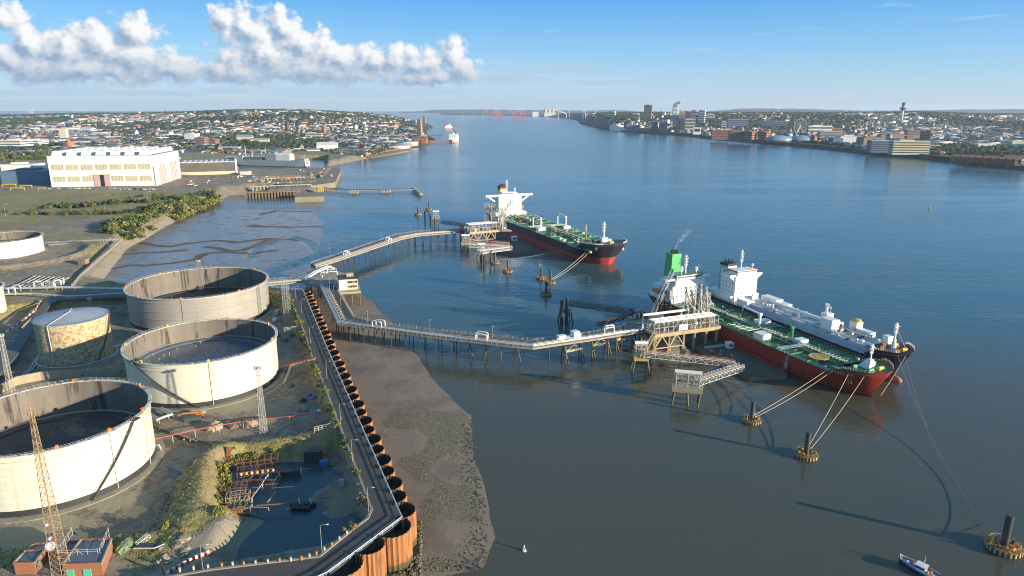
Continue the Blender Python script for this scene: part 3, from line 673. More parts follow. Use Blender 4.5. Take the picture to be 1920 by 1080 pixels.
open_tank(tankE_c[0] - 13, tankE_c[1] + 12, 30.5, 10.5, 25.5, 'white open-topped tank standing alone behind an earth bund at the left edge', mat('tank_white', (.76, .75, .72), .45, .04, .1, streak=True), .5, foam=(4.9, .3), rings=(), band=.3)
q = P(-22, 600, 4); open_tank(q[0] - 12, q[1] + 6, 17, 4, 24, 'cream tank mostly cut off by the left edge beside the rusty tank', CREAM, .6, foam=(), rings=((.9,),))
def rusty_tank():
    cx, cy, rad, z0, z1 = -243.6, 360.9, 17.7, 4, 28; c = (cx, cy, z0); h = z1 - z0
    t = thing('storage_tank', 'smaller rusty mottled tank with a pale grey cone roof', 'tank', c)
    m = mat('lichen_rust', (.50, .43, .26), .85, .3, .5, spot=.46, spotc=(.38, .19, .08), spots=.7, bump=.3)
    mb = MB()
    mb.lathe(c, [(rad, 1.2), (rad, h)], 80); smooth_angle(mb.build('shell', m, t))
    for q in (.3, .52, .68, .86): mb = MB(); mb.lathe(c, [(rad, h * q - .1), (rad + .22, h * q - .08), (rad + .22, h * q + .08), (rad, h * q + .1)], 72); mb.build('stiffening_ring', GREYP, t)
    mb = MB(); mb.lathe(c, [(.01, h + 3.2), (rad + .5, h + .15), (rad + .5, h - .15), (rad, h - .15)], 80); ro = mb.build('cone_roof', mat('roof_lead', (.36, .38, .40), .45, .2, .15), t)
    mb = MB(); rail_ring(mb, c, rad + .3, z1 + .1, 0, 6.283, 56, 1.0, .07); mb.build('railing', DKST, ro)
    mb = MB(); mb.tube([(cx, cy, z1 + 3.2), (cx, cy, z1 + 4.4), (cx + .9, cy - .6, z1 + 5), (cx + 2, cy - 1.4, z1 + 4.4)], .22, 6)
    mb.tube([(cx, cy, z1 + 3.3), (cx - 1.5, cy - rad, z1 + .6), (cx - 1.5, cy - rad - .5, z1 - .5), (cx - 1.2, cy - rad - .4, z0 + .5)], .22, 6); mb.build('vent_pipe', LTST, ro)
    mb = MB(); mb.tube([(cx + (rad + 1.8) * math.cos(a), cy + (rad + 1.8) * math.sin(a), z0 + 1.4) for a in np.linspace(0, 6.283, 60)], .3, 6); mb.build('foam_main', PIPE, t)
    mb = MB(); mb.lathe(c, [(rad + .05, 1.2), (rad + 1.4, .9), (rad + 2.6, .1), (rad + 2.6, -.4)], 72); mb.build('plinth', CONC, t)
    mb = MB(); 
    for i in range(18):
        a = -.5 + i * .05; p = V(cx + (rad + .8) * math.cos(a), cy + (rad + .8) * math.sin(a), z0 + 1 + h * i / 18); a2 = a + .05; mb.beam(p, V(cx + (rad + .8) * math.cos(a2), cy + (rad + .8) * math.sin(a2), z0 + 1 + h * (i + 1) / 18), .8, .15)
    mb.build('stairway', DKST, t)
rusty_tank()
# ---------------------------------------------------------------- lattice masts
def lattice(mb, x, y, z0, z1, w0, w1, n, t=.14, sides=4):
    P_ = lambda i, k: V(x + (w0 + (w1 - w0) * i / n) / 2 * math.cos(k * 2 * math.pi / sides + .6) * 1.41, y + (w0 + (w1 - w0) * i / n) / 2 * math.sin(k * 2 * math.pi / sides + .6) * 1.41, z0 + (z1 - z0) * i / n)
    for i in range(n):
        for k in range(sides):
            mb.beam(P_(i, k), P_(i + 1, k), t * 1.3); mb.beam(P_(i, k), P_(i + 1, (k + 1) % sides), t * .7); mb.beam(P_(i, (k + 1) % sides), P_(i + 1, k), t * .7); mb.beam(P_(i, k), P_(i, (k + 1) % sides), t * .7)
def mast(px, pyb, pyt, zb, w0, w1, label, m=LTST, dishes=(), lamps=0, n=None):
    p = P(px, pyb, zb); z1 = ZAT(p.x, p.y, pyt); t = thing('lattice_mast', label, 'mast', p); mb = MB()
    lattice(mb, p.x, p.y, zb, z1 - (z1 - zb) * .06, w0, w1, n or int((z1 - zb) / 2.6), .095); mb.build('tower', m, t)
    mb = MB(); mb.beam((p.x, p.y, z1 - (z1 - zb) * .07), (p.x, p.y, z1), .22); 
    for i in range(3): z = z1 - 1.2 - i * 1.6; mb.beam((p.x - 1, p.y, z), (p.x + 1, p.y, z), .1); mb.beam((p.x - 1, p.y, z), (p.x - 1, p.y, z + 1.3), .08); mb.beam((p.x + 1, p.y, z), (p.x + 1, p.y, z + 1.3), .08)
    mb.build('aerial', m, t)
    for (z, r, dx) in dishes:
        mb = MB(); q = V(p.x + dx, p.y - 1.0, zb + (z1 - zb) * z)
        d = V(.25, -.95, .1).normalized(); mb.tube([q - d * .5, q], r, 20); mb.tube([q, q + d * .28], r, 20, r2=r * .5); mb.build('dish', WHITE, t)
    if lamps:
        mb = MB()
        for i in range(lamps): a = i * 6.283 / lamps; mb.box((p.x + 1.1 * math.cos(a), p.y + 1.1 * math.sin(a), z1 - .6), (.8, .5, .6), a)
        mb.tube([(p.x, p.y, z1 - 1.3), (p.x, p.y, z1 - 1.1)], 1.5, 10); mb.build('floodlight', LTST, t)
    return t
mast(118, 1085, 752, 8, 3.6, .7, 'tall rust-brown lattice radio mast with white dishes behind the brick buildings', mat('mast_rust', (.42, .30, .17), .6, .25, .5, spot=.4, spotc=(.2, .1, .05)), dishes=((.205, 1.3, -1.2), (.25, .5, -.8), (.33, .5, -1.0), (.5, .5, -.5)), n=26)
mast(22, 735, 626, 4, 2.2, 1.3, 'grey lattice floodlight mast between the left edge and the rusty tank', LTST, lamps=6)
mast(495, 812, 686, 4, 2.3, 1.1, 'slim pale floodlight mast right of the middle cream tank', LTST, lamps=6)
mast(540, 604, 527, 4, 3.6, 3.0, 'broad pale lattice mast by the head of the sea wall road', LTST, n=12)
mast(379, 553, 487, 10, 2.4, 1.8, 'lattice mast rising inside the outline of the wide grey-beige tank', GREYP, lamps=5)
mast(172, 586, 558, 4, 1.0, .8, 'short floodlight post behind the rusty tank', BUFF, lamps=6, n=4)
# ---------------------------------------------------------------- street lamps
def make_lamp(h=9):
    t = thing('street_lamp', 'x', 'street lamp'); mb = MB(); mb.tube([(0, 0, 0), (0, 0, 1.2), (0, 0, h)], .12, 6, r2=.07); mb.build('pole', mat('lamp_pole', (.35, .33, .29), .5, .2), t)
    mb = MB(); mb.tube([(0, 0, h), (.2, 0, h + .25), (1.9, 0, h + .3)], .05, 5); mb.build('arm', mat('lamp_pole', (0,) * 3), t)
    mb = MB(); mb.box((2.1, 0, h + .27), (.8, .32, .16)); mb.build('lamp_head', WHITE, t); freeze(t); return t
lampP = make_lamp(); first = [True]
ords = ['first', 'second', 'third', 'fourth', 'fifth', 'sixth', 'seventh', 'eighth', 'ninth', 'tenth', 'eleventh', 'twelfth', 'thirteenth', 'fourteenth', 'fifteenth', 'sixteenth', 'seventeenth', 'eighteenth', 'nineteenth', 'twentieth', 'twenty-first', 'twenty-second', 'twenty-third', 'twenty-fourth']
def lamp(px, py, z, rz, label, s=1.0, group=None):
    p = P(px, py, z) if not isinstance(px, Vector) else px
    if first[0]: o = lampP; o.location = p; o.rotation_euler = (0, 0, rz); o['label'] = label; o.scale = (s,) * 3; first[0] = False; 
    else: o = dup(lampP, p, rz, s, label, group)
    if group: o['group'] = group
for i, (px, py) in enumerate([(691, 960), (661, 866), (639, 795), (613, 710), (582, 642), (566, 587), (555, 561)]):
    lamp(px, py, Z_ROAD, -.2, 'grey street lamp on the sea wall road, %s one up from the bend' % ords[i], 1, 'street lamps along the sea wall road')
lamp(604, 1036, Z_ROAD, .2, 'street lamp on the near bend of the sea wall road beside the pond', 1, 'street lamps along the sea wall road')
lamp(381, 1070, Z_ROAD, .2, 'street lamp beside the red and white barrier at the bottom', .9, 'street lamps along the sea wall road')
for i, (px, py, s) in enumerate([(11, 407, 1.7), (278, 383, 1.9), (203, 463, 1.0), (365, 352, 1.6), (376, 373, 1.3), (346, 384, 1.2), (247, 396, 1.2), (197, 397, 1), (134, 399, 1), (69, 402, 1)]):
    lamp(px, py, 11, .4, 'pale lamp column on the rough field, %s in the row from the sea wall inland' % ords[i] if i > 2 else ['tall lamp column at the left edge of the rough field', 'tall lamp column in the bushes in front of the white hall', 'pale lamp column on top of the concrete embankment'][i], s, 'lamp columns on the rough field')
# ---------------------------------------------------------------- white boundary posts by the lower road
def bollard(px, py, z, m, label, g): 
    p = P(px, py, z); mb = MB(); mb.box((p.x, p.y, z + .75), (.5, .5, 1.5), .4); mb.box((p.x, p.y, z + 1.6), (.62, .62, .2), .4); mb.build('marker_post', m, at=p, label=label, cat='post', group=g)
wp = mat('pale_post', (.50, .42, .28), .7, .2); op = mat('orange_post', (.50, .20, .06), .7, .2)
for i, (px, py) in enumerate([(338, 1075), (364, 1072), (391, 1069), (417, 1066), (437, 1064), (458, 1063), (480, 1061), (503, 1059), (525, 1057), (546, 1055), (566, 1053), (581, 1049), (594, 1044), (609, 1036), (623, 1027), (637, 1016), (651, 1005), (667, 993)]):
    o_ = i in (3, 5, 8, 10, 12, 14, 17)
    bollard(px, py - 1, Z_ROAD - .4, op if o_ else wp, ('squat orange' if o_ else 'slim pale') + ' post, %s from the left along the inner verge of the lower road' % ords[i], 'posts along the lower road')
# scrub on the retaining wall is added with the plants
# ---------------------------------------------------------------- pipe trestles
def strip(name, label, near, far, z, cat='jetty', step=9.5, road=True, pipes=5, m=CONCY, skip=0, rake=3, posts_far=True, wallside=False, pilem=PILE, loops=(), lamps=(), foot=-2.5, width_f=1.0):
    N_ = [Vector(p) for p in W2(near, z)]; F_ = [Vector(p) for p in W2(far, z)]
    t = thing(name, label, cat, (*N_[0], 0))
    mb = MB(); mb.prism([tuple(p) for p in N_] + [tuple(p) for p in F_[::-1]], z - 1.0, z); mb.build('deck', m, t)
    if road:
        G_ = [n.lerp(f, .52) for n, f in zip(N_, F_)]; G2 = [n.lerp(f, .93) for n, f in zip(N_, F_)]
        mb = MB(); mb.prism([tuple(p) for p in G_] + [tuple(p) for p in G2[::-1]], z - .2, z + .03); mb.build('roadway', ASPH, t)
    L = [(b - a).length for a, b in zip([n.lerp(f, .5) for n, f in zip(N_, F_)][:-1], [n.lerp(f, .5) for n, f in zip(N_, F_)][1:])]
    def at(s, k):
        for i, l in enumerate(L):
            if s <= l or i == len(L) - 1: u = s / l; return N_[i].lerp(N_[i + 1], u).lerp(F_[i].lerp(F_[i + 1], u), k)
            s -= l
    T = sum(L); nb = int(T / step)
    for i in range(nb + 1):
        s = min(T - .1, skip + i * (T - skip) / nb); a = at(s, .02); b = at(s, .98); mb = MB(); d = (b - a)
        mb.beam((a.x, a.y, z - 1.35), (b.x, b.y, z - 1.35), 1.0, .75)
        k = 3 if d.length < 13 else 4; dirn = (at(min(s + 1, T), .5) - at(max(s - 1, 0), .5)).normalized()
        for j in range(k):
            q = a.lerp(b, .06 + .88 * j / (k - 1)); off = V(0, 0)
            if rake and i % rake == 1: off = dirn * (2.6 if j % 2 else -2.6)
            mb.tube([(q.x, q.y, z - 1.5), (q.x + off.x, q.y + off.y, foot)], .29, 6)
        if rake and i % (rake * 2) == 2: q0 = a.lerp(b, .06); q1 = a.lerp(b, .94); mb.beam((q0.x, q0.y, z - 2), (q1.x, q1.y, 2), .25); mb.beam((q1.x, q1.y, z - 2), (q0.x, q0.y, 2), .25)
        mb.build('pile_bent', pilem, t)
    def line(k, dz, r, m_, nm, n=5, s0=0, s1=None):
        pts = []; s1 = T if s1 is None else s1; cuts = sorted({s0, s1, *[c for c in np.cumsum(L)[:-1] if s0 < c < s1]})
        for c in cuts: q = at(c, k); pts.append((q.x, q.y, z + dz))
        mb = MB(); mb.tube(pts, r, n); return mb.build(nm, m_, t)
    for j in range(pipes):
        r = (.42, .3, .36, .22, .3, .2)[j % 6]; line(.05 + .085 * j, .55 + r, r, (PIPE, LTST, PIPE, GREYP, BUFF, PIPE)[j % 6], 'pipe', 7)
    sup = MB()
    for i in range(int(T / 6)): a = at(i * 6 + 1, .02); b = at(i * 6 + 1, .5); sup.beam((a.x, a.y, z + .3), (b.x, b.y, z + .3), .35, .5)
    if pipes: sup.build('pipe_support', BUFF, t, kind='stuff')
    for k in ((.0, .5, 1.0) if pipes else (0, 1.0)):
        o = line(k, 1.15, .06, LTST, 'handrail', 4); line(k, .6, .045, LTST, 'handrail', 4)
    mb = MB()
    for i in range(int(T / 3)):
        for k in ((.0, 1.0)): a = at(i * 3 + .5, k); mb.beam((a.x, a.y, z - .1), (a.x, a.y, z + (1.9 if (i % 2 and k) else 1.2)), .13)
    mb.build('rail_post', LTST, t, kind='stuff')
    for s, hh, ww in loops:
        a = at(s * T, .08); b = at(s * T, .42); dr = (at(min(s * T + 1, T), .3) - at(s * T - 1, .3)).normalized(); mb = MB()
        for q in (a, b): 
            c = [V(q.x, q.y, z + .8) - dr.to_3d() * ww, V(q.x, q.y, z + hh) - dr.to_3d() * ww, V(q.x, q.y, z + hh + .6) - dr.to_3d() * (ww - .8), V(q.x, q.y, z + hh + .6) + dr.to_3d() * (ww - .8), V(q.x, q.y, z + hh) + dr.to_3d() * ww, V(q.x, q.y, z + .8) + dr.to_3d() * ww]
            mb.tube(c, .36, 8)
        mb.build('expansion_loop', WHITE, t)
    return t, at, T
S, at_s, T_s = strip('pipe_jetty', 'long southern pipe jetty on dark piles with a roadway, bending twice to the red ship', [(597, 532), (632, 607), (700, 616), (800, 630), (960, 649), (1000, 652.5), (1100, 638), (1218, 619)], [(627, 532), (664, 594), (720, 608), (815, 620), (960, 634), (1000, 639), (1100, 626), (1212, 607)], 11.5, loops=((.42, 4, 3.2), (.64, 4, 3.4), (.905, 4.6, 3.4)))
S2, at_n, T_n = strip('pipe_jetty', 'northern pipe jetty on tall dark piles climbing away to the black hulled ship', [(592, 501), (625, 491), (755, 447.5), (782, 442), (884, 433)], [(583, 494), (613, 484), (742, 441), (779, 435), (876, 427)], 11.5, step=9, loops=((.2, 3.4, 3), (.52, 3.4, 3)), pilem=mat('dark_pile', (.045, .04, .035), .6, .3), rake=4)
strip('pipe_jetty', 'short approach bridge carrying pipes from the shore behind the grey tank to the jetty junction', [(490, 535), (575, 527)], [(490, 526), (575, 520)], 11.5, step=14, road=False, pipes=4, rake=0)
# white rails and cars lights: lamp columns on the jetties
for i, s in enumerate((.06, .14, .255, .385, .53, .66, .9)):
    q = at_s(s * T_s, .52); lamp(Vector((q.x, q.y, 11.5)), 0, 0, -1.2, 'lamp column on the southern pipe jetty, %s along it counting from the shore' % ords[i], .95, 'lamp columns on the southern pipe jetty')
for i, s in enumerate((.12, .3, .5, .7)):
    q = at_n(s * T_n, .95); lamp(Vector((q.x, q.y, 11.5)), 0, 0, -1.2, 'lamp column on the northern pipe jetty, %s along it counting from the shore' % ords[i], .95, 'lamp columns on the northern pipe jetty')
# pipe manifold and white pipe bridge at the junction
def piperun(name, pts, rr, m, label, sup=True, cat='pipe', parent=None, zb=None, each=10, gr=None):
    pts = [Vector(p) for p in pts]; t = thing(name, label, cat, (*pts[0].xy, zb if zb is not None else pts[0].z), group=gr)
    dirs = []
    for k, (off, r) in enumerate(rr):
        mb = MB(); o2 = []
        for i, p in enumerate(pts):
            d = (pts[min(i + 1, len(pts) - 1)] - pts[max(0, i - 1)]); s = V(-d.y, d.x, 0); s = s.normalized() if s.length > 1e-6 else V(1, 0, 0); o2.append(p + s * off)
        mb.tube(o2, r, 7); mb.build('pipe', m, t)
    if sup:
        w = max(abs(o) for o, r in rr) + .4
        for a, b in zip(pts[:-1], pts[1:]):
            n = max(1, int((b - a).length / each)); d = (b - a).normalized(); s = V(-d.y, d.x, 0)
            for i in range(n + 1 if b is pts[-1] else n):
                q = a.lerp(b, i / n); mb = MB(); zz = q.z - rr[0][1]
                mb.beam(q + s * w - V(0, 0, rr[0][1] + .15), q - s * w - V(0, 0, rr[0][1] + .15), .25)
                if zz - zb > .3:
                    mb.beam((q.x + s.x * w, q.y + s.y * w, zz), (q.x + s.x * w, q.y + s.y * w, zb), .22)
                    if w > .7: mb.beam((q.x - s.x * w, q.y - s.y * w, zz), (q.x - s.x * w, q.y - s.y * w, zb), .22)
                mb.build('support', LTST, t)
    return t
mb = MB(); mb.prism(W2([(570, 530), (600, 537), (648, 538), (660, 515), (600, 500), (578, 508)], 11.3), 10.3, 11.3); jn = thing('junction_platform', 'junction platform where both pipe jetties meet, crowded with white pipework', 'platform', P(600, 520, 0)); mb.build('deck', CONC, jn)
for i in range(12):
    q = P(575 + 7.2 * i, 536 - (i % 3) * 11, 11); mb = MB(); mb.tube([(q.x, q.y, 10.5), (q.x, q.y, -2)], .4, 6); mb.build('pile', PILE, jn)
rr_ = random.Random(4)
for i in range(16):
    a = P(rr_.uniform(578, 632), rr_.uniform(508, 534), 12); l = rr_.uniform(5, 14); an = rr_.choice((.3, 1.9, .3, -.6)); hh = rr_.uniform(.8, 4.5); mb = MB(); d = V(math.cos(an), math.sin(an), 0)
    mb.tube([a, a + V(0, 0, hh), a + V(0, 0, hh) + d * l, a + d * l], rr_.uniform(.2, .45), 6); mb.build('pipe_bend', rr_.choice((PIPE, WHITE, LTST, BUFF)), jn)
piperun('pipe_bridge', [P(571, 524, 13), P(590, 511, 17), P(617, 499, 17), P(622, 504, 13)], ((-1.2, .7), (0, .5), (1.2, .7)), WHITE, 'white raised pipe bridge with fat pipes over the jetty junction', zb=11, each=9, cat='pipe bridge')
# control house on piles
def control_house():
    a, b, c_, d = P(632, 544, 12), P(672, 541, 12), P(668, 519, 12), P(627, 517, 12)
    t = thing('control_house', 'cream two-storey flat roofed control building on its own piled platform above the water', 'building', (a + c_) / 2 - V(0, 0, 12))
    mb = MB(); ex = [a + (a - c_) * .12, b + (b - d) * .1, c_ + (c_ - a) * .02, d + (d - b) * .08]; mb.prism([p[:2] for p in ex], 9.6, 11.2); mb.build('platform', CONCY, t)
    for i in range(4):
        for j in range(3): q = ex[0].lerp(ex[1], .05 + .3 * i).lerp(ex[3].lerp(ex[2], .05 + .3 * i), .05 + .45 * j); mb = MB(); mb.tube([(q.x, q.y, 9.7), (q.x, q.y, -2)], .4, 6); mb.build('pile', PILEG, t)
    ang = math.atan2((b - a).y, (b - a).x); u = (b - a).normalized(); w = V(-u.y, u.x, 0); L = (b - a).length * .88; D = 12.5; c0 = a + u * (L / 2 + 1.6) + w * (D / 2 + 1.2); c0.z = 0
    wm = mat('house_cream', (.55, .47, .32), .7, .12, .3, spot=.25, spotc=(.35, .28, .18))
    mb = MB(); mb.box(c0 + V(0, 0, 15.2), (L, D, 8), ang); mb.build('wall', wm, t)
    mb = MB(); mb.box(c0 + V(0, 0, 19.35), (L + .8, D + .8, .35), ang); rf = mb.build('roof', mat('felt_roof', (.06, .06, .06), .8), t)
    mb = MB(); mb.box(c0 + w * 2 + u * 2 + V(0, 0, 20.7), (5, 3.5, 2.4), ang); mb.build('roof_cabin', BUFF, rf)
    mb = MB(); mb.box(c0 - u * (L * .27) - w * (D / 2 + .04) + V(0, 0, 15.3), (L * .42, .1, 7.6), ang); mb.build('pale_panel', WHITE, t)
    for fl in (0, 1):
        for k in range(4): mb = MB(); mb.box(c0 + u * (L * (.02 + .13 * k)) - w * (D / 2 + .05) + V(0, 0, 13.6 + 3.4 * fl), (1.5, .12, 1.5), ang); mb.build('window', GLASS if (k + fl) % 3 else RUST, t)
control_house()
# ---------------------------------------------------------------- dolphins with a thick steel pile
FOAMY = mat('dolphin_deck', (.16, .09, .05), .8, .4, .8, spot=.45, spotc=(.40, .20, .05), spots=1.2)
def make_dolphin():
    t = thing('mooring_dolphin', 'x', 'mooring dolphin'); mb = MB(); mb.lathe((0, 0, 0), [(4.3, .2), (4.5, 1.6), (.3, 1.7)], 28); mb.build('fender_ring', FOAMY, t)
    mb = MB(); mb.lathe((0, 0, 0), [(3.6, -2.), (4.0, .3)], 24); mb.build('collar', BLACK, t)
    mb = MB()
    for i in range(22): a = i * 6.283 / 22; mb.box((4.55 * math.cos(a), 4.55 * math.sin(a), .85), (.35, .5, 1.3), a)
    mb.build('fender', mat('pale_fender', (.45, .38, .22), .7, .4, 2), t, kind='stuff')
    mb = MB(); mb.tube([(0, 0, -3), (0, 0, 3), (0, 0, 8), (0, 0, 11.2)], 1.02, 18); p_ = mb.build('pile', mat('steel_pile', (.09, .085, .08), .45, .35, .4, metal=.3, spot=.35, spotc=(.18, .12, .07), streak=True), t, smooth=False); smooth_angle(p_)
    r = random.Random(2)
    for i in range(9):
        a = i * .7; mb = MB(); d = r.uniform(2, 3.6); mb.box((d * math.cos(a), d * math.sin(a), 2.05), (r.uniform(.4, .9), r.uniform(.4, 1.2), r.uniform(.6, 1.0)), a); mb.tube([(d * math.cos(a), d * math.sin(a), 1.7), (d * math.cos(a), d * math.sin(a), 2.9)], .18, 6)
        mb.build('bollard', r.choice((YELP, ORAN, RUST, DKST)), t)
    mb = MB()
    for i in range(14): a = i * .45; mb.beam((3.9 * math.cos(a), 3.9 * math.sin(a), 1.7), (3.9 * math.cos(a), 3.9 * math.sin(a), 2.7), .09)
    mb.tube([(3.9 * math.cos(i * .3), 3.9 * math.sin(i * .3), 2.7) for i in range(22)], .05, 4); mb.build('railing', YELP, t)
    mb = MB(); mb.tube([(1.3, .9, 1.7), (1.6, 1.1, 4.4), (2.3, 1.3, 4.5), (2.3, 1.3, 3.2)], .09, 5); mb.build('davit', WHITE, t)
    freeze(t); return t
dol = make_dolphin(); DP = {}
for i, (px, py, s, rz, lab) in enumerate([(1409, 791, .92, 0, 'round mooring dolphin with a tall steel pile, left of two below the red bow'), (1511, 856, 1.0, 1, 'round mooring dolphin with a tall steel pile, right of two below the red bow'), (1881, 1030, 1.14, 2.2, 'largest round mooring dolphin, at the right edge near the bottom corner'),
        (928, 494, .92, .5, 'rusty mooring dolphin furthest left in the row off the black ship'), (952, 510, .95, 1.5, 'rusty mooring dolphin second in the row off the black ship'), (1015, 523, .95, 2.5, 'rusty mooring dolphin at the water left of the taut lines to the black bow'), (1032, 531, .95, .9, 'rusty mooring dolphin holding the lines to the black bow'), (1024, 553, .92, 1.9, 'dark mooring dolphin in shadow, nearest the camera of the cluster before the black bow'),
        (784, 403, 1.0, .4, 'small dark mooring dolphin beside two bare piles beyond the northern jetty'), (804, 393, 1.0, 1.4, 'furthest mooring dolphin, beyond the end of the northern jetty')]):
    p = P(px, py, 0); o = dol if i == 0 else dup(dol); o.location = p; o.rotation_euler = (0, 0, rz); o.scale = (s,) * 3; o['label'] = lab; o['group'] = 'mooring dolphins'; DP[i] = (p, s)
for i, (px, py, pt) in enumerate([(797, 414, 396), (807, 418, 402), (815, 425, 408), (902, 492, 470), (920, 494, 470), (908, 503, 480)]):
    p = P(px, py, 0); mb = MB(); z1 = ZAT(p.x, p.y, pt); mb.tube([(p.x, p.y, -2), (p.x, p.y, z1)], .9, 10); mb.build('bare_pile', PILE, at=p, label=('bare dark steel pile standing free beyond the northern jetty, %s from the left' % ords[i]) if i < 3 else ('bare dark steel pile at the foot of the pale gangway, %s of three' % ords[i - 3]), cat='pile', group='bare piles')
# ---------------------------------------------------------------- truss gangways and their towers
def gangway(a, b, w, h, n, label, m=LTST, deckm=TIMB, name='gangway', cat='gangway', rail=None, t_=.2):
    a = Vector(a); b = Vector(b); t = thing(name, label, cat, a); mb = MB(); truss(mb, a, b, w, h, n, t_); mb.build('truss', m, t)
    mb = MB(); mb.beam(a + V(0, 0, h * .5), b + V(0, 0, h * .5), w * .8, .12); mb.build('walkway', deckm, t)
    mb = MB(); d = (b - a).normalized(); s = V(-d.y, d.x, 0)
    for k in (-1, 1):
        for dz in (.7, 1.3): mb.tube([a + s * k * w / 2 + V(0, 0, h + dz), b + s * k * w / 2 + V(0, 0, h + dz)], .07, 4)
        for i in range(n + 1): q = a.lerp(b, i / n) + s * k * w / 2 + V(0, 0, h); mb.beam(q, q + V(0, 0, 1.3), .08)
    mb.build('railing', rail or LTST, t); return t
def tower_dolphin(px, py, wx, wy, zt, legs, label, cap=CONCY, rot=0., split=2.6, mach=True, blocks=1):
    p = P(px, py, 0); p.z = 0; t = thing('jetty_tower', label, 'tower', p); cr, sr = math.cos(rot), math.sin(rot)
    L = lambda x, y, z: V(p.x + x * cr - y * sr, p.y + x * sr + y * cr, z)
    mb = MB(); mb.box((p.x, p.y, zt - 1.2), (wx, wy, 2.4), rot); mb.build('pile_cap', cap, t)
    for i in range(legs[0]):
        for j in range(legs[1]):
            x = wx * (-.42 + .84 * i / max(1, legs[0] - 1)); y = wy * (-.38 + .76 * j / max(1, legs[1] - 1)); mb = MB(); sx = (1 if i % 2 else -1) * split * .6; sy = (1 if j else -1) * split * .5
            mb.tube([L(x, y, zt - 2.2), L(x + sx, y + sy, -2)], .5, 8); mb.build('raking_pile', PILEG, t)
    if mach:
        mb = MB(); r = random.Random(int(px))
        h = 6.5
        for x in (-.38, 0, .38):
            for y in (-.36, .36): mb.beam(L(x * wx, y * wy, zt), L(x * wx, y * wy, zt + h), .28)
        for z in (zt + 2.2, zt + 4.4, zt + h):
            for y in (-.36, .36): mb.beam(L(-.38 * wx, y * wy, z), L(.38 * wx, y * wy, z), .2)
            for x in (-.38, 0, .38): mb.beam(L(x * wx, -.36 * wy, z), L(x * wx, .36 * wy, z), .2)
        for y in (-.36, .36): mb.beam(L(-.38 * wx, y * wy, zt), L(0, y * wy, zt + h), .16); mb.beam(L(0, y * wy, zt + h), L(.38 * wx, y * wy, zt), .16)
        mb.build('frame', LTST, t)
        mb = MB(); mb.tube([L(-.45 * wx, 0, zt + h + .4), L(.45 * wx, 0, zt + h + .4)], 1.1, 10); mb.build('winch_housing', WHITE, t)
        for k in range(6): mb = MB(); mb.box(L(r.uniform(-.4, .4) * wx, r.uniform(-.4, .4) * wy, zt + 1 + r.uniform(0, 3)), (r.uniform(.8, 1.8), r.uniform(.8, 1.6), r.uniform(.8, 1.8)), rot); mb.build('machinery', r.choice((WHITE, BUFF, RUST, GREYP, ORAN)), t)
        mb = MB()
        for y in (-.5, .5):
            for dz in (.6, 1.1): mb.beam(L(-.5 * wx, y * wy, zt + dz), L(.5 * wx, y * wy, zt + dz), .08)
        for x in (-.5, .5):
            for dz in (.6, 1.1): mb.beam(L(x * wx, -.5 * wy, zt + dz), L(x * wx, .5 * wy, zt + dz), .08)
        mb.build('railing', LTST, t)
    return p
ycap = mat('yellow_cap', (.42, .34, .10), .8, .25, .4, spot=.3, spotc=(.2, .16, .08))
tower_dolphin(1200, 694, 8, 7, 9, (2, 2), 'tower dolphin with a yellow cap and splayed legs at the foot of the jetty stair', ycap, -.05)
tower_dolphin(1287, 755, 14.5, 7.5, 9, (3, 2), 'free-standing tower dolphin with machinery on splayed legs, nearest the camera', CONCY, -.25, split=1.6)
gangway(P(1206, 668, 9.5), P(1377, 687, 4.5), 2.6, 2.6, 16, 'long pale truss gangway with an orange edged walkway sloping to the pontoon deck', rail=mat('rail_orange', (.5, .25, .12), .6, .3))
gangway(P(1306, 722, 9.5), P(1390, 694, 4.5), 2.8, 2.6, 14, 'shorter truss gangway rising from the nearest tower dolphin to the pontoon deck')
bp = tower_dolphin(1060, 604, 7, 7, 10, (2, 2), 'dark mooring tower standing alone at the end of the black footbridge', CONC, .2, mach=False)
for k, (dx, lab) in enumerate(((-2.5, 'left'), (3.4, 'right'))):
    q = P(1056 + dx * 1.6, 606, 0); mb = MB(); mb.tube([(q.x, q.y - 3, -2), (q.x, q.y - 3, 17 + k * 2)], 1.1, 12); mb.build('fender_pile', PILE, at=q, label='very tall dark fender pile on the %s of the lone mooring tower' % lab, cat='pile')
BLK = mat('black_truss', (.05, .055, .06), .5, .2)
gangway(P(1066, 573, 10), P(1190, 590, 10), 2.4, 2.8, 22, 'long black truss footbridge from the lone mooring tower to the jetty head', BLK, rail=BLK)
gangway(P(1190, 592, 10), P(1120, 612, 10), 2.4, 2.6, 14, 'dark truss footbridge curving behind the southern jetty', BLK, rail=BLK)
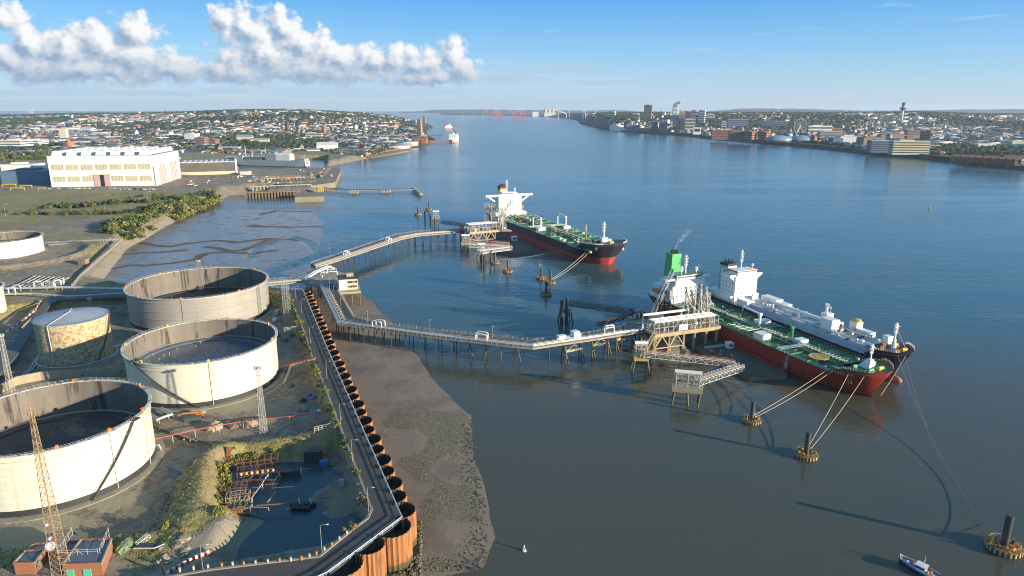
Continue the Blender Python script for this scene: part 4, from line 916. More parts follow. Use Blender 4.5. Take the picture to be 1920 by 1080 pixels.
# ---------------------------------------------------------------- southern jetty head
def frame_rack(mb, a, b, w, z0, z1, n, t=.35):
    a = Vector(a); b = Vector(b); a.z = b.z = 0; d = (b - a); s = V(-d.y, d.x, 0).normalized() * w
    for i in range(n + 1):
        q = a + d * (i / n)
        for o in (V(0, 0, 0), s): mb.beam(q + o + V(0, 0, z0), q + o + V(0, 0, z1), t)
        for z in (z1, (z0 + z1) / 2): mb.beam(q + V(0, 0, z), q + s + V(0, 0, z), t * .8)
        if i < n:
            q2 = a + d * ((i + 1) / n)
            for o in (V(0, 0, 0), s):
                for z in (z1, (z0 + z1) / 2): mb.beam(q + o + V(0, 0, z), q2 + o + V(0, 0, z), t * .7)
                if i % 2 == 0: mb.beam(q + o + V(0, 0, z0), q2 + o + V(0, 0, z1), t * .5)
def loading_arm(parent, base, h, reach, az, m):
    b = Vector(base); u = V(math.cos(az), math.sin(az), 0); mb = MB()
    mb.tube([b, b + V(0, 0, h * .45)], .55, 8); top = b + V(0, 0, h * .45); k = top + V(0, 0, h * .55) - u * reach * .15; e = k + u * reach * .55 - V(0, 0, h * .5)
    mb.tube([top, k], .35, 6); mb.tube([k, e], .3, 6); mb.beam(top + u * .8, k + u * .8, .2); mb.beam(k, top - u * reach * .35 - V(0, 0, h * .05), .2); mb.box(top - u * reach * .35 - V(0, 0, h * .05), (1.6, 1.1, 1.4), az)
    for i in range(5): q = top.lerp(k, (i + .5) / 5); mb.beam(q, q + u * .8, .12)
    mb.tube([k + V(0, 1, 0) * .6, k - V(0, 1, 0) * .6], .8, 10); mb.build('loading_arm', m, parent)
def jetty_head_s():
    t = thing('loading_jetty', 'buff steel jetty head beside the red ship with pipe racks, loading arms and gangway tower', 'jetty', P(1290, 640, 0))
    a, b = P(1228, 627, 13), P(1351, 611, 13); d = (b - a).normalized(); s = V(-d.y, d.x, 0); W = 15
    mb = MB(); mb.prism([tuple(p[:2]) for p in (a, b, b + s * W, a + s * W)], 11.6, 13); mb.build('deck', BUFF, t)
    mb = MB(); mb.beam(a - s * .3 + V(0, 0, -1), b - s * .3 + V(0, 0, -1), .5, 2.2); mb.build('edge_girder', mat('ochre_girder', (.45, .34, .19), .7, .25, .4, spot=.35, spotc=(.25, .13, .06)), t)
    # trussed substructure on piles
    c1 = a.lerp(b, .44)
    for off in (0, W):
        for i in range(3):
            q = a.lerp(c1, i / 2) + s * off; mb = MB(); mb.beam((q.x, q.y, 11.6), (q.x, q.y, 3.2), .9); mb.box((q.x, q.y, 2.6), (2.2, 2.2, 1.6)); 
            for k in range(3): mb.tube([(q.x - 1 + k, q.y, 2.6), (q.x - 1.6 + 1.6 * k, q.y + (k - 1), -2)], .4, 6)
            mb.build('leg', mat('ochre_girder', (0,) * 3), t)
            if i < 2:
                q2 = a.lerp(c1, (i + 1) / 2) + s * off; mid = (q + q2) / 2; mb = MB(); mb.beam((q.x, q.y, 4), (mid.x, mid.y, 11.2), .55); mb.beam((q2.x, q2.y, 4), (mid.x, mid.y, 11.2), .55); mb.beam((q.x, q.y, 4), (q2.x, q2.y, 4), .6); mb.beam((q.x, q.y, 4), (q.x * .6 + q2.x * .4, q.y * .6 + q2.y * .4, 11.2), .4); mb.build('brace', mat('ochre_girder', (0,) * 3), t)
    for i, k in enumerate((.62, .8, .97)):
        for off in (1.5, W - 1.5): q = a.lerp(b, k) + s * off; mb = MB(); mb.tube([(q.x, q.y, 11.6), (q.x, q.y, -2)], .9, 10); mb.box((q.x, q.y, 10.9), (2.6, 2.6, 1.5)); mb.build('column', CONCY, t)
    mb = MB(); frame_rack(mb, a + s * .6, a.lerp(b, .97) + s * .6, 7, 13, 19.5, 14, .3); mb.build('pipe_rack', LTST, t)
    mb = MB(); frame_rack(mb, a + s * 8.5, a.lerp(b, .8) + s * 8.5, 5, 13, 18, 10, .3); mb.build('pipe_rack', BUFF, t)
    for k in range(7): mb = MB(); r = (.55, .35, .42, .3, .5, .3, .35)[k]; mb.tube([a + s * (1.2 + k * 1.0) + V(0, 0, 7.0), a.lerp(b, .93) + s * (1.2 + k * 1.0) + V(0, 0, 7.0)] + ([a.lerp(b, .93) + s * (1.2 + k) + V(0, 0, 1)] if k % 2 else []), r, 7); mb.build('pipe', (WHITE, BUFF, PIPE, LTST)[k % 4], t)
    mb = MB(); mb.tube([a + s * 9 - d * 3 + V(0, 0, 1), a + s * 9 - d * 3 + V(0, 0, 9.5), a.lerp(b, .62) + s * 9 + V(0, 0, 9.5)], .8, 10); mb.build('fat_pipe', WHITE, t)
    rr = random.Random(9)
    for i in range(26):
        q = a.lerp(b, rr.uniform(.02, .98)) + s * rr.uniform(.8, 13); mb = MB(); mb.box(q + V(0, 0, rr.uniform(.8, 4)), (rr.uniform(.5, 2.2), rr.uniform(.5, 2), rr.uniform(.8, 2.6)), rr.uniform(0, 1)); mb.build('equipment', rr.choice((LTST, BUFF, WHITE, GREYP, RUST, DKST)), t)
    mb = MB(); q = a.lerp(b, .42) + s * .2; mb.box(q + V(0, 0, 2.2), (6, .5, 3.6), math.atan2(d.y, d.x)); mb.build('white_cabinet', WHITE, t)
    # loading arms
    for i in range(11): q = a.lerp(b, .60 + .034 * i) + s * (8 + (i % 3) * 3.2); loading_arm(t, q + V(0, 0, 0), 17 + (i % 4) * 2.4, 13, .2 + .35 * (i % 4), (LTST, BUFF, GREYP)[i % 3])
    mb = MB(); q = a.lerp(b, .9) + s * 8; truss(mb, q, q + V(0, 0, 19), 3, 3, 9, .22); mb.build('arm_tower', LTST, t)
    # stair down to the tower dolphin
    mb = MB(); e = P(1203, 672, 10); truss(mb, a + V(0, 0, .3), e, 1.8, 1.4, 9, .16); mb.build('stair_truss', mat('ochre_girder', (0,) * 3), t)
    # gangway tower with its ladder laid on the ship
    g = P(1246, 588, 13); mb = MB(); 
    for i in range(4): frame_rack(mb, g + V(-4, -3, 0), g + V(4, -5, 0), 6, 13 + 0, 24, 3, .28)
    mb.build('gangway_tower', LTST, t); mb = MB(); truss(mb, g + V(-7, 0, 0), g + V(9, 22, 22), 2.4, 2.2, 14, .2); mb.build('ship_gangway', LTST, t)
    mb = MB(); mb.box(g + V(5, 10, 10), (3.5, 3, 6), .6); mb.build('grey_hood', GREYP, t)
    mb = MB(); q = P(1180, 606, 12); mb.prism([tuple(p[:2]) for p in (P(1165, 607, 11), P(1235, 606, 11), P(1245, 590, 11), P(1178, 590, 11))], 9.8, 11.2); mb.build('rear_deck', CONC, t)
    for i in range(10): q = P(1170 + 7.5 * i, 600 - (i % 2) * 8, 10); mb = MB(); mb.tube([(q.x, q.y, 10), (q.x, q.y, -2)], .45, 6); mb.build('rear_pile', PILE, t)
    for i in range(12): q = P(rr.uniform(1178, 1240), rr.uniform(590, 603), 11.5); mb = MB(); mb.box(q + V(0, 0, 1.5), (rr.uniform(1, 4), rr.uniform(1, 3), rr.uniform(1.5, 5)), rr.uniform(0, 1)); mb.build('rear_equipment', rr.choice((DKST, GREYP, BLUER, LTST)), t)
jetty_head_s()
# trussed portal frames under the last stretch of the southern jetty
for i, px in enumerate((1075, 1125, 1170)):
    t = thing('portal_frame', 'ochre trussed portal frame under the southern jetty, %s of three towards the head' % ords[i], 'frame', P(px, 668 - i * 10, 0), group='portal frames under the southern jetty')
    a, b = P(px - 14, 656 - i * 11 + 3, 7.2), P(px + 16, 652 - i * 11 + 1, 7.2); mb = MB(); mb.beam(a, b, 1.0, 1.3); mb.build('lower_beam', CONCY, t)
    mb = MB(); mid = (a + b) / 2
    for q in (a, b): mb.beam(q, V(mid.x, mid.y, 10.3), .4); mb.beam(q, V(q.x, q.y, 10.4), .5)
    mb.build('brace', CONCY, t)
    for q in (a, b): mb = MB(); mb.tube([(q.x, q.y, 7.4), (q.x, q.y, -2)], .45, 7); mb.tube([(q.x, q.y, 6.5), (q.x + 2.4, q.y, -2)], .35, 6); mb.build('leg', PILEG, t)
# pump skid and white cabin on the jetty deck
sk = thing('pump_skid', 'white pump skid and cabin on the southern jetty just past its second bend', 'machinery', P(1068, 640, 11.5))
for i, (px, sx, sy, sz) in enumerate(((1052, 5, 3, 3), (1063, 8, 2.4, 2.2), (1078, 4, 4, 5), (1083, 3, 3, 3.5))): q = P(px, 638 - i, 11.5); mb = MB(); mb.box(q + V(0, 0, sz / 2 + .1), (sx, sy, sz), .5); mb.tube([q + V(-sx / 2, -2, 1.5), q + V(sx / 2, -1, 1.5)], .6, 8); mb.build('unit', (WHITE, PIPE)[i % 2], sk)
# ---------------------------------------------------------------- pontoons
def pontoon(pts, z, label, name='pontoon'):
    t = thing(name, label, 'pontoon', P(*pts[0], 0)); w = W2(pts, z); mb = MB(); mb.prism(w, -.6, z - .25); mb.build('hull', mat('pontoon_side', (.16, .14, .11), .8, .4, .5, spot=.4, spotc=(.3, .26, .2)), t)
    mb = MB(); mb.prism(w, z - .25, z); mb.build('deck', mat('pontoon_deck', (.075, .07, .05), .8, .35, .25, spot=.35, spotc=(.13, .12, .09), spots=.3), t); return t
pn = pontoon([(1285, 636), (1325, 630), (1378, 650), (1477, 699), (1476, 702), (1407, 707), (1383, 693), (1340, 668)], 2.6, 'dark timber decked pontoon floating between the jetty head and the red ship')
mb = MB(); a, b = P(1372, 648, 3), P(1470, 694, 3); mb.beam(a, b, 2.2, 1.2); mb.build('red_fender', mat('dark_red', (.30, .03, .03), .5, .2), pn)
mb = MB(); a = P(1322, 655, 2.8); b = P(1358, 650, 2.8); mb.beam(a + V(0, 0, .8), b + V(0, 0, .8), 2.0, 1.2); mb.build('slipway_box', mat('pale_green_steel', (.25, .34, .33), .5, .2), pn)
def cabin(q, s, label, rot=.4):
    t = thing('deck_cabin', label, 'cabin', q); mb = MB(); mb.box(q + V(0, 0, 1.4 * s), (3.4 * s, 3 * s, 2.8 * s), rot); mb.build('wall', WHITE, t); mb = MB(); mb.box(q + V(0, 0, 2.9 * s), (3.8 * s, 3.4 * s, .25), rot); mb.build('roof', WHITE, t)
    for sx, sy, an in ((0, -1.52, 0), (1.72, 0, 1.57)):
        mb = MB(); c, s_ = math.cos(rot), math.sin(rot); mb.box(q + V(sx * s * c - sy * s * s_, sx * s * s_ + sy * s * c, 1.7 * s), (1.8 * s, .08, 1.1 * s), rot + an); mb.build('window', GLASS, t)
cabin(P(1367, 652, 2.6), 1.15, 'small white cabin with dark windows on the pontoon beside the red ship')
bq = P(1333, 662, 2.6); mb = MB(); mb.lathe((bq.x, bq.y, 2.6), [(.01, 2.2), (1, 2), (1.25, 1.1), (1, .2), (.01, 0)], 14); mb.build('orange_buoy', ORAN, at=bq, label='round orange buoy resting on the pontoon deck', cat='buoy', smooth=True)
for i, (px, py) in enumerate(((1350, 666), (1371, 675))): q = P(px, py, 2.6); mb = MB(); mb.beam(q, q + V(0, 0, 3.4), .2); mb.beam(q + V(0, 0, 2.2), q + V(1.2, .4, 3), .15); mb.box(q + V(0, 0, .3), (1.4, .6, .5)); mb.build('mooring_hook', LTST, at=q, label='pale mooring post on the pontoon, %s of two by the gangway' % ords[i], cat='post')
# ---------------------------------------------------------------- northern jetty head by the black ship
def jetty_head_n():
    t = thing('loading_jetty', 'northern jetty head with ochre trusses and a thicket of loading arms against the black ship', 'jetty', P(910, 450, 0))
    a, b = P(880, 436, 13.5), P(938, 431, 13.5); d = (b - a).normalized(); s = V(-d.y, d.x, 0); W = 22; og = mat('ochre_girder', (0,) * 3)
    mb = MB(); mb.prism([tuple(p[:2]) for p in (a, b, b + s * W, a + s * W)], 12, 13.5); mb.build('deck', BUFF, t)
    mb = MB(); mb.beam(a - s * .5 + V(0, 0, -.8), b - s * .5 + V(0, 0, -.8), .5, 2.4); mb.build('edge_girder', og, t)
    n = 4
    for i in range(n):
        q = a.lerp(b, i / 3.6); mb = MB(); mb.beam((q.x, q.y, 12.3), (q.x, q.y, 4), 1.0); mb.tube([(q.x, q.y, 4), (q.x + 1, q.y, -2)], .6, 7); mb.tube([(q.x, q.y, 4), (q.x - 2, q.y + 2, -2)], .5, 7); mb.build('leg', og, t)
        if i < n - 1: q2 = a.lerp(b, (i + 1) / 3.6); m_ = (q + q2) / 2; mb = MB(); mb.beam((q.x, q.y, 4.4), (m_.x, m_.y, 12), .7); mb.beam((q2.x, q2.y, 4.4), (m_.x, m_.y, 12), .7); mb.beam((q.x, q.y, 4.4), (q2.x, q2.y, 4.4), .7); mb.build('brace', og, t)
    for i in range(12): q = a.lerp(b, (i % 6) / 5.5) + s * (8 + 12 * (i // 6)); mb = MB(); mb.tube([(q.x, q.y, 12.2), (q.x + (i % 3 - 1) * 2, q.y, -2)], .6, 6); mb.build('pile', PILE, t)
    mb = MB(); frame_rack(mb, a + s, b + s, 9, 13.5, 21, 9, .4); mb.build('pipe_rack', LTST, t)
    for k in range(5): mb = MB(); mb.tube([a + s * (1.5 + 2 * k) + V(0, 0, 8.2), b + s * (1.5 + 2 * k) + V(0, 0, 8.2)], .55, 7); mb.build('pipe', (WHITE, BUFF, LTST)[k % 3], t)
    mb = MB(); e0 = b; e1 = P(958, 431, 13.5); mb.prism([tuple(p[:2]) for p in (e0 - s * 2, e1 - s * 2, e1 + s * 24, e0 + s * 24)], 12, 13.4); mb.build('arm_deck', BUFF, t)
    rr = random.Random(12)
    for i in range(7): q = e0.lerp(e1, (i % 4) / 3.2) + s * (3 + 5 * (i % 5)); loading_arm(t, V(q.x, q.y, 13.4), 22 + (i % 3) * 3, 15, .2 + .3 * (i % 4), (LTST, BUFF, WHITE)[i % 3])
    for k, (px, py) in enumerate(((945, 432), (925, 420), (912, 418))): q = P(px, py, 13.4); mb = MB(); truss(mb, q, q + V(0, 0, 22), 4, 4, 8, .3); mb.build('arm_tower', LTST, t)
    mb = MB(); q = P(926, 428, 14); truss(mb, q, q + V(20, 36, 24), 2.8, 2.4, 14, .28); mb.build('ship_gangway', LTST, t)
    for i in range(26): q = a.lerp(e1, rr.uniform(0, 1)) + s * rr.uniform(0, 20); mb = MB(); mb.box(V(q.x, q.y, 13.5 + rr.uniform(1, 3)), (rr.uniform(1, 3), rr.uniform(1, 3), rr.uniform(1.5, 4)), rr.uniform(0, 1)); mb.build('equipment', rr.choice((LTST, BUFF, WHITE, GREYP, DKST)), t)
jetty_head_n()
pontoon([(905, 452), (945, 442), (1002, 463), (1000, 470), (960, 475), (925, 468)], 2.6, 'dark pontoon floating in shadow between the northern jetty head and the black ship')
cabin(P(964, 451, 2.6), 1.6, 'small white cabin on the dark pontoon beside the black ship', .3)
redr = mat('red_walk', (.48, .07, .07), .6, .2)
tower_dolphin(873, 470, 9, 8, 9, (3, 2), 'tower dolphin with white machinery at the landward end of the red gangway', CONC, .1)
tower_dolphin(903, 486, 8, 7, 8, (2, 2), 'bluish tower dolphin at the foot of the pale gangway near the black ship', CONC, .1)
gangway(P(868, 452, 10), P(955, 461, 5), 3, 2.8, 16, 'gangway with a bright red walkway running to the dark pontoon', LTST, redr, rail=redr)
gangway(P(878, 463, 9), P(945, 466, 5), 3, 2.8, 12, 'pale truss gangway just below the red one', LTST)
gangway(P(898, 476, 8.5), P(958, 468, 5), 3.2, 3, 14, 'white truss gangway above the bare piles', WHITE)
rt = thing('fire_tower', 'red painted fire monitor tower at the end of the northern pipe jetty', 'tower', P(865, 452, 0)); mb = MB(); q = P(865, 455, 0); truss(mb, V(q.x, q.y, 9), V(q.x, q.y, 19), 3, 3, 5, .35); mb.build('frame', REDP, rt); mb = MB(); mb.tube([(q.x, q.y, 9), (q.x, q.y, -2)], .9, 8); mb.build('leg', PILE, rt)
tower_dolphin(818, 420, 9, 8, 9, (3, 2), 'dark tower dolphin beyond the northern jetty at the end of the far footbridge', CONC, .1)
gangway(P(828, 419, 10), P(885, 427, 10), 3, 3, 14, 'dark truss footbridge behind the northern jetty', BLK, rail=BLK)
# ---------------------------------------------------------------- far oil jetty in the river and its small piers
tj = thing('old_jetty', 'low narrow old jetty running out into the river from the slipway corner', 'jetty', P(606, 358, 0))
for a, b in (((606, 353.5), (656, 357)), ((656, 357), (724, 357)), ((724, 357), (778, 355))): mb = MB(); mb.beam(P(*a, 5), P(*b, 5), 2.6, .7); mb.build('walkway', CONCY, tj); mb = MB(); truss(mb, P(*a, 2.5), P(*b, 2.5), 2.2, 1.8, 12, .25); mb.build('truss', DKST, tj)
for a, b in (((655, 360.5), (672, 360.5)), ((715, 359), (732, 359)), ((775, 352.5), (790, 364.5))):
    mb = MB(); A_ = P(*a, 3.5); B_ = P(*b, 3.5); mb.beam(A_, B_, 6, 3.0); mb.build('pier', CONCY, tj)
    for i in range(4): q = A_.lerp(B_, i / 3); mb = MB(); mb.tube([(q.x, q.y, 2.5), (q.x, q.y, -2)], .9, 6); mb.build('pile', PILE, tj); mb = MB(); mb.beam(q, q + V(0, 0, 3.6), .8); mb.build('mooring_post', LTST, tj)
for i, (px, m_) in enumerate(((598, YELP), (602, YELP), (606, YELP))): q = P(px, 366, 0); mb = MB(); mb.tube([(q.x, q.y, -1), (q.x, q.y, 12 + i)], 1.0, 8); mb.build('fender_post', m_, at=q, label='yellow timber fender post at the slipway corner, %s of three' % ords[i], cat='post', group='yellow fender posts')
# ---------------------------------------------------------------- ships
def text_mesh(txt, size, extrude=.02):
    cu = bpy.data.curves.new('lettering', 'FONT'); cu.body = txt; cu.size = size; cu.extrude = extrude; cu.align_x = 'CENTER'; cu.align_y = 'CENTER'
    o = bpy.data.objects.new('lettering', cu); col.objects.link(o); bpy.context.view_layer.update()
    me = bpy.data.meshes.new_from_object(o); vs = [tuple(v.co) for v in me.vertices]; fs = [tuple(p.vertices) for p in me.polygons]
    bpy.data.objects.remove(o); return vs, fs
class Hull:
    def __init__(s, L, B, D, fc=3., rake=8., bluffw=.76, bluffd=.87, sternw=.3, sternd=.86, boot=5., zbot=-2.5, bulw=1.1, qw=.8, qd=.62):
        s.__dict__.update(locals()); s.s = s
    def zd(s, u): return s.D + s.fc * float(ss(.895, .93, u))
    def hb(s, u, t):
        sb = s.bluffw + (s.bluffd - s.bluffw) * t ** .8; q = s.qw + (s.qd - s.qw) * t; f = 1.
        if u > sb: k = (u - sb) / (1 - sb); f = max(0, 1 - k ** (1.7 + .9 * t)) ** q
        su = .16 - .08 * t
        if u < su: k = u / su; a = s.sternw + (s.sternd - s.sternw) * min(1, t * 1.35) ** .8; f = a + (1 - a) * math.sin(k * math.pi / 2)
        return f * s.B / 2
    def pt(s, u, t, side=1):
        z = s.zbot + (s.zd(u) + (s.bulw if u > .9 else 0) - s.zbot) * t; th = min(1, max(0, z / (s.D + s.fc)))
        xe = s.L - s.rake * (1 - th ** 1.3)
        return V(u * xe - 2.5 * 0, side * s.hb(u, max(0, th)), z)
    def build(s, t, mt, mb_, smooth=True):
        us = list(np.linspace(0, .14, 9)) + list(np.linspace(.18, .7, 12)) + list(np.linspace(.73, 1, 34)); rows = []
        tb = [0.0, .5, 1.0]
        for nm, m, lo, hi, n in (('boot_topping', mb_, None, s.boot, 4), ('hull', mt, s.boot, None, 8)):
            b = MB(); K = len(us)
            grid = {}
            for side in (-1, 1):
                for j in range(n + 1):
                    for i, u in enumerate(us):
                        H_ = s.zd(u) + (s.bulw if u > .9 else 0) - s.zbot; t0 = 0 if lo is None else (lo - s.zbot) / H_; t1 = 1 if hi is None else (hi - s.zbot) / H_
                        p = s.pt(u, t0 + (t1 - t0) * j / n, side); grid[(side, j, i)] = len(b.v); b.v.append(tuple(p))
                for j in range(n):
                    for i in range(K - 1):
                        f = (grid[(side, j, i)], grid[(side, j, i + 1)], grid[(side, j + 1, i + 1)], grid[(side, j + 1, i)]); b.f.append(f if side < 0 else f[::-1]); b.m.append(0)
            for j in range(n): b.f.append((grid[(-1, j, 0)], grid[(-1, j + 1, 0)], grid[(1, j + 1, 0)], grid[(1, j, 0)])); b.m.append(0)
            o = b.build(nm, m, t); smooth_angle(o, 40)
    def deck(s, t, m, u0=0., u1=.905, z=None, name='deck', inset=.15):
        us = np.linspace(u0, u1, 40); z = s.D - .02 if z is None else z; b = MB(); pts = []
        for side in (-1, 1):
            for u in (us if side < 0 else us[::-1]): p = s.pt(u, 1 if z > s.D + 1 else (z - s.zbot) / (s.zd(u) + (s.bulw if u > .9 else 0) - s.zbot), side); pts.append((p.x, p.y - side * inset * 0))
        b.prism(pts, z - .3, z); return b.build(name, m, t)
    def rails(s, t, m, u0=.02, u1=.9, n=70, name='railing', z=None):
        b = MB()
        for side in (-1, 1):
            pts = [s.pt(u, 1, side) for u in np.linspace(u0, u1, n)]; pts = [V(p.x, p.y * .985, (z or (s.zd(u0 + (u1 - u0) * i / (n - 1)) + (s.bulw if u0 + (u1 - u0) * i / (n - 1) > .9 else 0)))) for i, p in enumerate(pts)]
            b.tube([p + V(0, 0, 1.1) for p in pts], .06, 4); b.tube([p + V(0, 0, .55) for p in pts], .05, 4)
            for p in pts: b.beam(p, p + V(0, 0, 1.15), .16)
        b.build(name, m, t)
    def letters(s, t, txt, u, z, size, m, side=-1, name='ship_name'):
        b = MB(); n = len(txt); L0 = s.L
        for i, ch in enumerate(txt):
            if ch == ' ': continue
            uu = u + (i - n / 2) * size * .74 / L0; H_ = s.zd(uu) + (s.bulw if uu > .9 else 0) - s.zbot; tt = (z - s.zbot) / H_
            p = s.pt(uu, tt, side); dx = (s.pt(uu + .004, tt, side) - s.pt(uu - .004, tt, side)).normalized(); dz = (s.pt(uu, tt + .04, side) - s.pt(uu, tt - .04, side)).normalized(); nn = dx.cross(dz).normalized()
            if nn.y > 0: nn = -nn
            vs, fs = text_mesh(ch, size); b.add([p + dx * x + dz * y + nn * (.14 + zz) for x, y, zz in vs], fs)
        b.build(name, m, t)
def windows_on(t, parent, c, w, rows, n, z0, dz, face='x', sz=(.7, .8), m=GLASS, skip=None):
    for r in range(rows):
        for k in range(n):
            if skip and skip(r, k): continue
            y = c[1] + w * (-.5 + (k + .5) / n); b = MB()
            if face == 'x': b.box((c[0], y, z0 + r * dz), (.12, sz[0], sz[1]))
            else: b.box((c[0] + (y - c[1]), c[1], z0 + r * dz), (sz[0], .12, sz[1]))
            b.build('window', m, parent)
def rad_mast(t, x, y, z, h, m=WHITE, name='mast', s=1.0):
    b = MB(); b.tube([(x, y, z), (x, y, z + h * .5), (x, y, z + h)], .5 * s, 8, r2=.22 * s)
    for i in range(7): zz = z + h * (.35 + .09 * i); w = (2.4 if i % 2 else 1.5) * s; b.box((x, y, zz), (.8 * s, w, .16)); b.beam((x, y - w / 2, zz), (x, y - w / 2, zz + .9), .14); b.beam((x, y + w / 2, zz), (x, y + w / 2, zz + .9), .14)
    b.box((x + .7, y, z + h * .62), (.5, 3.2 * s, .35), .5); b.box((x + .7, y, z + h * .8), (.5, 2.2 * s, .3), -.4)
    b.build(name, m, t)
def crane(t, x, y, z, h, l, az, m=WHITE, name='crane'):
    b = MB(); b.tube([(x, y, z), (x, y, z + h)], .8, 10); b.box((x, y, z + h + .5), (2, 2, 1.6), az); cr = b.build(name, m, t)
    b = MB(); e = V(x + l * math.cos(az), y + l * math.sin(az), z + h + .8 + l * .05); b.beam((x, y, z + h + .6), e, .8, .9); b.beam(e, e - V(0, 0, 3), .12); b.build('jib', m, cr)
def pipes_on_deck(t, x0, x1, ys, z, r, m, name='deck_pipe'):
    for y in ys: b = MB(); b.tube([(x0, y, z + .9), (x1, y, z + .9)], r, 6); b.build(name, m, t)
def red_ship():
    t = thing('oil_tanker', 'red hulled oil tanker with green deck, white bridge block and tall green funnel', 'ship'); L, B, D = 186, 32.2, 11.2
    h = Hull(L, B, D, fc=3.2, rake=7, boot=1.6)
    hm = mat('hull_red', (.30, .034, .020), .42, .16, .25, spot=.34, spotc=(.40, .13, .07), spots=.22, streak=True); h.build(t, hm, mat('boot_red', (.15, .02, .02), .5, .3, .3)); h.deck(t, DECKG); h.deck(t, DECKG, .9, .985, D + 3.0, 'forecastle_deck')
    h.rails(t, mat('deck_rail', (.42, .40, .28), .5, .2)); h.rails(t, mat('deck_rail', (0,) * 3), .91, .985, 14)
    h.letters(t, 'SILVER CAROLYN', .905, 12.3, 1.9, WHITE); 
    mark = set(t.children)
    b = MB(); b.box((14, 0, D + 1.6), (27, 27, 3.2)); b.build('poop_house', SHIPW, t)
    b = MB(); b.box((18.5, 0, D + 9.2), (16, 21, 12)); acc = b.build('accommodation_block', SHIPW, t)
    b = MB(); b.box((24.6, 0, D + 7.4), (4.5, 25.4, 8.4)); b.build('front_wing_block', SHIPW, t)
    for dz in (3.25, 6.2, 9.1, 12.0): b = MB(); b.box((18.5, 0, D + dz), (17.2, 23, .22)); b.build('deck_edge', SHIPW, acc)
    b = MB(); b.box((21, 0, D + 17), (9, 18, 3.0)); br = b.build('bridge', SHIPW, t)
    b = MB(); b.box((21, 0, D + 15.3), (6.5, 33, .5)); b.box((24.1, 0, D + 15.9), (.2, 33, 1.1)); b.box((21, 16.2, D + 15.9), (6.4, .2, 1.1)); b.box((21, -16.2, D + 15.9), (6.4, .2, 1.1)); 
    for sy in (-1, 1): b.beam((22, sy * 15.5, D + 15), (22, sy * 12, D + 10.6), .6, .6)
    b.build('bridge_wing', SHIPW, t)
    for k in range(11): b = MB(); b.box((25.54, -8 + 1.6 * k, D + 17.3), (.12, 1.2, 1.1)); b.build('bridge_window', GLASS, br)
    for k in range(4): b = MB(); b.box((18.2 + 1.8 * k, -9.05, D + 17.3), (1.2, .12, 1.1)); b.build('bridge_window', GLASS, br)
    windows_on(t, acc, (26.92, 0), 22, 3, 7, D + 4.6, 2.6); windows_on(t, acc, (18.5, -10.55), 13, 4, 5, D + 4.6, 2.9, 'y')
    b = MB(); b.box((21, 0, D + 18.65), (9.8, 19, .25)); b.build('bridge_roof', mat('deck_green2', (.10, .22, .14), .5), t)
    # funnel
    fu = mat('funnel_green', (.06, .42, .12), .4, .08, .2); b = MB(); x0, z0, z1 = 5.5, D + 3.2, D + 30
    vs = [(x0 - 4.6, -4.4, z0), (x0 + 4.6, -4.4, z0), (x0 + 4.6, 4.4, z0), (x0 - 4.6, 4.4, z0), (x0 - 3.4, -3.3, z1), (x0 + 4.0, -3.3, z1), (x0 + 4.0, 3.3, z1), (x0 - 3.4, 3.3, z1)]
    b.add(vs, [(0, 1, 5, 4), (1, 2, 6, 5), (2, 3, 7, 6), (3, 0, 4, 7), (4, 5, 6, 7)]); f = b.build('funnel', fu, t)
    for k, (dx, dy) in enumerate(((-2.4, 1), (-.8, -1), (.6, 1.2), (1.8, -.8), (3, .8))): b = MB(); b.tube([(x0 + dx, dy, z1), (x0 + dx, dy, z1 + 2.2)], .55, 8); b.build('exhaust_pipe', BLACK, f)
    b = MB(); b.box((5, 0, D + 6), (8, 21, 5.6)); b.build('engine_casing', SHIPW, t)
    for sy in (-1, 1): b = MB(); b.tube([(6, sy * 13.5, D + 5), (8, sy * 13.5, D + 5.5), (12, sy * 13.5, D + 5.5), (14, sy * 13.5, D + 5)], 1.4, 8); b.build('lifeboat', ORAN, t)
    rad_mast(t, 20, 0, D + 18.7, 13); rad_mast(t, 23.5, -5, D + 18.7, 6, s=.7); rad_mast(t, 22, 6.5, D + 18.7, 4, s=.6)
    b = MB(); b.tube([(24, -8, D + 18.7), (24, -8, D + 24)], .08, 4); b.tube([(24, 7, D + 18.7), (24, 7, D + 25)], .08, 4); b.build('whip_aerial', WHITE, t)
    def widen(o):
        for v in o.data.vertices: v.co.y *= 1.17; v.co.x += 4
        for c in o.children: widen(c)
    for o in set(t.children) - mark: widen(o)
    # main deck
    gp = mat('deck_pipe_green', (.06, .24, .11), .5, .2, .6); yp = mat('catwalk_posts', (.50, .47, .34), .6, .25, .8)
    b = MB(); 
    for i in range(58): x = 33 + i * 2.33; b.beam((x, -1.6, D), (x, -1.6, D + 2.6), .16); b.beam((x, 1.6, D), (x, 1.6, D + 2.6), .16); b.beam((x, -1.6, D + 2.1), (x, 1.6, D + 2.1), .2)
    b.beam((33, 0, D + 1.7), (168, 0, D + 1.7), 2.6, .12); b.tube([(33, 1.6, D + 2.6), (168, 1.6, D + 2.6)], .07, 4); b.tube([(33, -1.6, D + 2.6), (168, -1.6, D + 2.6)], .07, 4); b.build('catwalk', yp, t)
    pipes_on_deck(t, 36, 160, (-4.6, -3.7, -2.8, 3, 3.9, 4.8, 5.7), D, .26, gp)
    for i, x in enumerate(range(40, 165, 11)): b = MB(); b.box((x, 0, D + .35), (.5, 30, .7)); b.build('deck_girder', gp, t)
    for i in range(8): x = 86 + i * 2.1; b = MB(); b.tube([(x, -14.6, D + 1.5), (x, 14.6, D + 1.5)], .32, 7); b.build('manifold_pipe', (gp, yp)[i % 2], t)
    for sy in (-1, 1): b = MB(); b.box((93, sy * 14.4, D + .5), (19, 2.2, .9)); b.build('drip_tray', gp, t)
